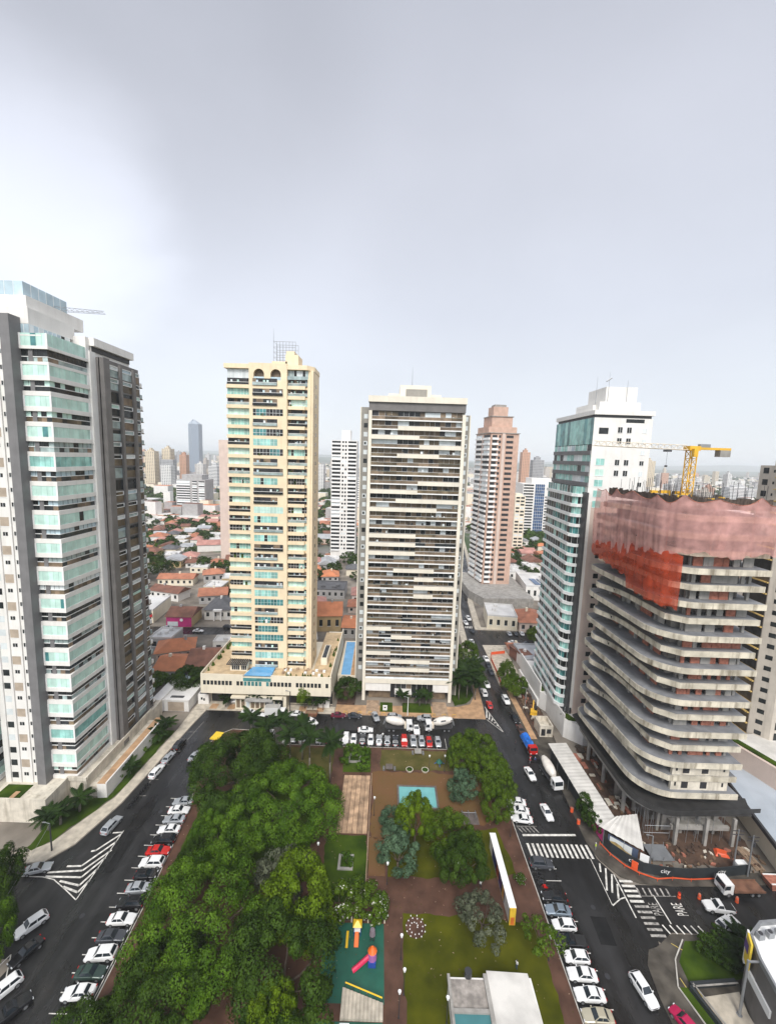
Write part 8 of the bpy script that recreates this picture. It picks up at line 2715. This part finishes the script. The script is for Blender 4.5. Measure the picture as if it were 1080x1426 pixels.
    # park benches, bins, exercise things
    for x, y, l in ((10.2, 105.0, 'pale stone table on the lawn behind the silver cars'), (2.4, 98.9, 'dark stone table at the corner of the brown court')):
        t = thing('stone_table', l, 'table', (x, y, .12))
        b = MB(); b.box(-.9, .9, -.9, .9, .65, .8); b.build('table_top', M['concrete'] if 'pale' in l else M['tile_dark'], t, local=True)
        b = MB(); b.box(-.25, .25, -.25, .25, 0, .65); b.build('pedestal', M['concrete_dark'], t, local=True)
        for a, c in ((-1.4, 0), (1.4, 0)):
            b = MB(); b.box(a - .25, a + .25, -.6, .6, 0, .42); b.build('bench', M['concrete_dark'], t, local=True)
    for x, l in ((7.6, 'left round planter at the far edge of the brown court'), (11.6, 'right round planter at the far edge of the brown court')):
        t = thing('planter', l, 'planter', (x, 98.5, .12))
        b = MB(); b.cyl(0, 0, 0, .5, .75, .95, 12); b.build('bowl', M['concrete_pale'], t, local=True)
        b = MB(); b.cyl(0, 0, .5, .75, .8, .4, 10); b.build('plant', LEAF['deep'], t, local=True)
    t = thing('spring_ride', 'green and blue play frame on the lawn behind the red hatchback', 'play frame', (15.6, 101.4, .12))
    b = MB(); b.cyl(0, 0, .5, 1.3, .9, .2, 8); b.build('top', M['play_green'], t, local=True)
    b = MB()
    for a in range(4): b.tube((math.cos(a * 1.57) * 1.3, math.sin(a * 1.57) * 1.3, 0), (0, 0, .8), .08)
    build_each(b, 'leg', mat('frame_blue', (.02, .10, .35), .4, .1, 1), t, local=True)
    t = thing('gym_frame', 'grey outdoor exercise frame on a dark square at the edge of the lawn', 'exercise frame', (20.2, 84.6, .12))
    b = MB(); b.box(-2.0, 2.2, -1.6, 1.4, 0, .06); b.build('pad', M['tile_dark'], t, local=True)
    b = MB()
    for x in (-1.4, 0, 1.6):
        b.tube((x, 0, 0), (x, 0, 1.6), .08); b.tube((x, .9, 0), (x, .9, 1.2), .08); b.tube((x, 0, 1.6), (x, .9, 1.2), .06)
    b.tube((-1.4, 0, 1.5), (1.6, 0, 1.5), .08); b.build('bars', M['metal_grey'], t, local=True)
    t = thing('stone_border', 'square pale stone frame around a bush on the lawn square', 'frame', (-6.2, 73.4, .12))
    b = MB()
    b.box(-1.5, 1.5, -1.6, -1.1, 0, .25); b.box(-1.5, 1.5, 1.1, 1.6, 0, .25); b.box(-1.5, -1.0, -1.1, 1.1, 0, .25); b.box(1.0, 1.5, -1.1, 1.1, 0, .25)
    b.build('rim', M['concrete'], t, local=True)
    t = thing('stone_border', 'small stone border in the planting bed beside the top row of cars', 'frame', (-6.8, 102.2, .12))
    b = MB()
    b.box(-1.6, 1.6, -1.5, -1.1, 0, .4); b.box(-1.6, 1.6, 1.1, 1.5, 0, .4); b.box(-1.6, -1.2, -1.1, 1.1, 0, .4); b.box(1.2, 1.6, -1.1, 1.1, 0, .4)
    b.build('rim', M['concrete'], t, local=True)
    t = thing('deck_edging', 'brown timber edging along the lawn square and deck', 'edging', (-1.9, 80, .1))
    b = MB(); b.box(-2.1, -1.95, 66, 97, .1, .45); b.build('rail', M['deck_wood'], t)
    # yellow bollards of the orange plaza
    for i, x in enumerate((-11.3, -6.9, -3.6, .6, 16.2, 19.4, 22.6)):
        t = thing('yellow_barrier', 'yellow tubular barrier at the kerb of the orange plaza', 'barrier', (x, 121.75, .14), 0, 'yellow barriers at the orange plaza kerb')
        b = MB(); b.tube((-.5, 0, 0), (-.5, 0, .9), .06); b.tube((.5, 0, 0), (.5, 0, .9), .06); b.tube((-.5, 0, .9), (.5, 0, .9), .06); b.build('hoop', M['crane_yellow'], t, local=True)
    t = thing('white_statue', 'white boxy ornament in the garden left of the lobby path', 'ornament', (1.0, 124.4, .14))
    b = MB(); b.box(-.7, .7, -.2, .2, 0, .5); b.box(-.7, -.3, -.2, .2, .5, 1.2); b.box(.3, .7, -.2, .2, .5, 1.2); b.box(-.7, .7, -.2, .2, 1.2, 1.5); b.build('block', M['frame_white'], t, local=True)
    for x0, x1 in ((-5.0, -1.0), (16.4, 21.0)):
        b = MB(); b.sheet([(x0, 122.2), (x1, 122.2), (x1, 129.6), (x0, 129.6)], .15); struct('driveway', b, M['deck_wood'])
    for x0, x1 in ((-.6, 3.4), (6.6, 15.8)):
        b = MB(); b.sheet([(x0, 123.4), (x1, 123.4), (x1, 128.6), (x0, 128.6)], .152); struct('lobby_lawn', b, M['lawn_deep'])
    for k, x in enumerate(np.arange(-57, -16, 2.8)):
        if 4 < k < 11: continue
        b = MB(); b.sheet([(x, 122.3), (x + 2.3, 122.3), (x + 2.3, 125.0), (x, 125.0)], .14); struct('driveway_slab', b, M['sidewalk_orange'] if k % 2 else M['sidewalk'])
furniture()
def corner_building():
    t = thing('corner_building', 'dark walled building with a curved white flat roof at the side street corner', 'building', (62, 52, 0))
    edge = [(53.2, 40), (54.6, 47.5), (55.6, 52.0), (57.0, 55.2), (60.0, 57.0), (66, 57.6), (80, 58), (80, 40)]
    b = MB(); b.prism(edge, 0, 9.2); b.build('wall', M['dark_wall'], t)
    b = MB()
    for p, q in zip(edge[:-2], edge[1:-1]): b.wbox(q, p, 9.2, 10.0, -.3, .32)
    b.build('parapet', M['metal_grey'], t)
    b = MB(); b.prism([(p[0] + .25, p[1] - .1) for p in edge], 9.2, 9.35); b.build('roof', M['frame_white'], t)
    b = MB(); b.wbox((56.0, 53.4), (54.9, 48.5), 4.8, 6.0, .02, .3); b.wbox((54.4, 46.2), (53.3, 40.5), 4.0, 5.2, .02, .3); b.build('white_band', M['frame_white'], t)
    b = MB(); b.wbox((56.9, 54.7), (56.0, 53.0), 6.0, 10.4, .35, .25); b.build('sign_panel', mat('sign_yellow', (.68, .50, .05), .5, .05, 1), t)
    b = MB(); b.wbox((56.9, 54.8), (56.3, 53.6), 8.0, 9.4, .61, .06); b.build('sign_patch', mat('sign_purple', (.10, .05, .22), .5, .1, 1), t)
    b = MB(); b.wbox((57.2, 55.1), (56.9, 54.6), 5.0, 10.4, .35, .25); b.build('sign_edge', M['frame_white'], t)
    for i in range(5):
        t2 = thing('roof_unit', 'grey condenser unit in the row on the curved white roof', 'air conditioner', (58.4 + i * 1.7, 55.0 + i * .28, 9.35), .15, 'condenser units on the curved white roof')
        b = MB(); b.box(-.5, .5, -.35, .35, 0, .9); b.build('case', M['metal_grey'], t2, local=True)
        b = MB(); b.cyl(0, 0, .9, .96, .3, n=10); b.build('fan', M['metal_dark'], t2, local=True)
    t = thing('paved_yard', 'pale paved yard framed by a dark low wall and green strip at the street corner', 'yard', (52, 52, .1))
    b = MB(); b.prism([(49.9, 53.8), (52.6, 44), (55, 44), (55.4, 52), (56.2, 54.6)], .1, .22); b.build('paving', M['sidewalk'], t)
    b = MB()
    for p, q in (((49.0, 54.8), (52.0, 44)), ((56.4, 55.4), (49.0, 54.8))): b.wbox(p, q, .1, .95, 0, .45)
    b.build('wall', M['hoarding'], t)
    b = MB()
    for p, q in (((48.9, 54.9), (51.9, 44)), ((56.4, 55.6), (49.0, 55.0))): b.wbox(p, q, .95, 1.02, -.5, .2)
    b.build('coping', M['concrete'], t)
    b = MB(); b.sheet([(52.6, 61.4), (63.5, 61.6), (62.5, 57.4), (57.5, 56.2), (49.2, 55.4), (49.6, 58.4)], .135); struct('corner_bed', b, M['lawn_deep'])
    b = MB(); b.sheet([(47.3, 55.0), (48.7, 55.0), (51.4, 44), (50.0, 44)], .135); struct('corner_strip', b, M['lawn_deep'])
    kb = MB()
    for p, q in (((52.4, 61.5), (49.2, 58.6)), ((49.2, 58.6), (47.2, 55.0)), ((47.2, 55.0), (49.8, 44))): kb.wbox(p, q, .1, .26, 0, .18)
    struct('bed_kerb', kb, M['kerb'])
corner_building()

# ---- people: one skinned body each, with hair
SKIN = {'a': mat('skin_light', (.45, .27, .18), .6, .05, 2), 'b': mat('skin_brown', (.22, .12, .075), .6, .05, 2)}
M['hair'] = mat('hair_dark', (.02, .015, .012), .6, .2, 3)
def person(x, y, rz, top, legs, label, skin='b', pose='stand', hat=None, z=.03, walk=0.0):
    t = thing('person', label, 'person', (x, y, z), rz)
    s = walk
    arm = .25 if pose == 'reach' else 0
    J = {'pelvis': (0, 0, .94, .15, .11), 'waist': (0, 0, 1.10, .135, .10), 'chest': (.01, 0, 1.32, .165, .115), 'neckb': (0, 0, 1.47, .075, .075), 'neck': (.01, 0, 1.53, .06, .06), 'head': (.03, 0, 1.62, .092, .105), 'crown': (.02, 0, 1.70, .075, .085)}
    for sd, n in ((1, 'l'), (-1, 'r')):
        g = sd * s
        J.update({'hip' + n: (0, .095 * sd, .88, .092, .092), 'knee' + n: (.18 * g + .02, .10 * sd, .50, .06, .06), 'ank' + n: (.26 * g - .03, .10 * sd, .09, .042, .042), 'toe' + n: (.26 * g + .15, .11 * sd, .035, .035, .03),
                  'sh' + n: (0, .185 * sd, 1.42, .062, .062), 'elb' + n: (-.16 * g + .10 * arm + .01, .25 * sd, 1.15, .044, .044), 'wri' + n: (-.2 * g + .10 + arm, .25 * sd, .92 + arm * .8, .030, .030), 'han' + n: (-.2 * g + .13 + arm, .25 * sd, .84 + arm * .85, .034, .024)})
    E = [('pelvis', 'waist'), ('waist', 'chest'), ('chest', 'neckb'), ('neckb', 'neck'), ('neck', 'head'), ('head', 'crown')]
    for n in 'lr':
        E += [('pelvis', 'hip' + n), ('hip' + n, 'knee' + n), ('knee' + n, 'ank' + n), ('ank' + n, 'toe' + n), ('chest', 'sh' + n), ('sh' + n, 'elb' + n), ('elb' + n, 'wri' + n), ('wri' + n, 'han' + n)]
    keys = list(J)
    me = bpy.data.meshes.new('body')
    me.from_pydata([J[k][:3] for k in keys], [(keys.index(a), keys.index(c)) for a, c in E], [])
    tmp = bpy.data.objects.new('body', me)
    COL.objects.link(tmp)
    md = tmp.modifiers.new('skin', 'SKIN')
    sv = me.skin_vertices[0].data
    for i, k in enumerate(keys):
        sv[i].radius = J[k][3:5]
        sv[i].use_root = (k == 'pelvis')
    ss = tmp.modifiers.new('sub', 'SUBSURF'); ss.levels = 1; ss.render_levels = 1
    bpy.context.view_layer.update()
    m2 = bpy.data.meshes.new_from_object(tmp.evaluated_get(bpy.context.evaluated_depsgraph_get()))
    bpy.data.objects.remove(tmp)
    m2.materials.clear()
    for q in (SKIN[skin], top, legs, M['rubber']): m2.materials.append(q)
    for p in m2.polygons:
        c = p.center
        k = 0
        if c.z < .085: k = 3
        elif c.z < .96 and abs(c.y) < .2: k = 2
        elif c.z < 1.47 and (abs(c.y) < .21 or c.z > 1.12): k = 1
        p.material_index = k
        p.use_smooth = True
    o = bpy.data.objects.new('body', m2); o.parent = t; COL.objects.link(o)
    b = MB()
    n = 10
    for a0, a1, r0, r1 in ((1.60, 1.68, .115, .118), (1.68, 1.745, .118, .085), (1.745, 1.765, .085, .02)):
        for i in range(n):
            p, q = 6.2832 * i / n, 6.2832 * (i + 1) / n
            if a0 < 1.65 and math.cos((p + q) / 2) > .35: continue
            b.poly([(.01 + r0 * math.cos(p), r0 * .9 * math.sin(p), a0), (.01 + r0 * math.cos(q), r0 * .9 * math.sin(q), a0), (.01 + r1 * math.cos(q), r1 * .9 * math.sin(q), a1), (.01 + r1 * math.cos(p), r1 * .9 * math.sin(p), a1)])
    b.build('hard_hat' if hat else 'hair', hat or M['hair'], t, local=True, smooth=True)
    return t
cl = {n: mat('cloth_' + n, c, .85, .12, 3) for n, c in (('dark', (.03, .03, .04)), ('white', (.6, .6, .58)), ('vest', (.45, .62, .05)), ('blue', (.04, .07, .2)), ('red', (.4, .03, .03)), ('grey', (.2, .2, .2)), ('jeans', (.05, .08, .15)))}
person(38.2, 109.8, -1.4, cl['dark'], cl['dark'], 'person in dark clothing walking along the right street beside the blue tarp truck', walk=.8)
person(45.4, 77.8, 2.4, cl['vest'], cl['grey'], 'site worker in a yellow green vest at the kerb by the crosswalk', hat=cl['white'], z=.12)
person(22.6, 56.7, .6, cl['white'], cl['jeans'], 'person in a white shirt standing on the south lawn', z=.12)
person(40.4, 103.6, 1.2, cl['red'], cl['jeans'], 'worker in a red shirt standing at the rear of the blue tarp truck', pose='reach')
person(41.4, 102.9, -2.0, cl['blue'], cl['dark'], 'worker in a blue shirt between the blue tarp truck and mixer', pose='reach', hat=cl['white'])
person(39.9, 102.6, .2, cl['red'], cl['grey'], 'second worker in red by the mixer tail holding tools', pose='reach', hat=cl['white'])
person(19.6, 69.2, 1.6, cl['white'], cl['dark'], 'person in white walking the brown path beyond the grey leaved tree', z=.12, walk=.6)
person(9.6, 119.2, 0, cl['dark'], cl['jeans'], 'person in a dark shirt beside the motorcycles before the striped tower', walk=.3)
# ------------------------------------------------------------------ haze
def haze():
    b = MB()
    b.box(-13500, 13500, -900, 14500, -1.2, 205)
    m = bpy.data.materials.new('haze')
    m.use_nodes = True
    nt = m.node_tree
    nt.nodes.clear()
    out = nt.nodes.new('ShaderNodeOutputMaterial')
    v = nt.nodes.new('ShaderNodeVolumePrincipled')
    v.inputs['Color'].default_value = (0.93, 0.96, 1.0, 1)
    v.inputs['Density'].default_value = 0.00014
    v.inputs['Anisotropy'].default_value = 0.0
    nt.links.new(v.outputs[0], out.inputs['Volume'])
    o = b.build('haze', m)
    tag(o, kind='stuff')
haze()
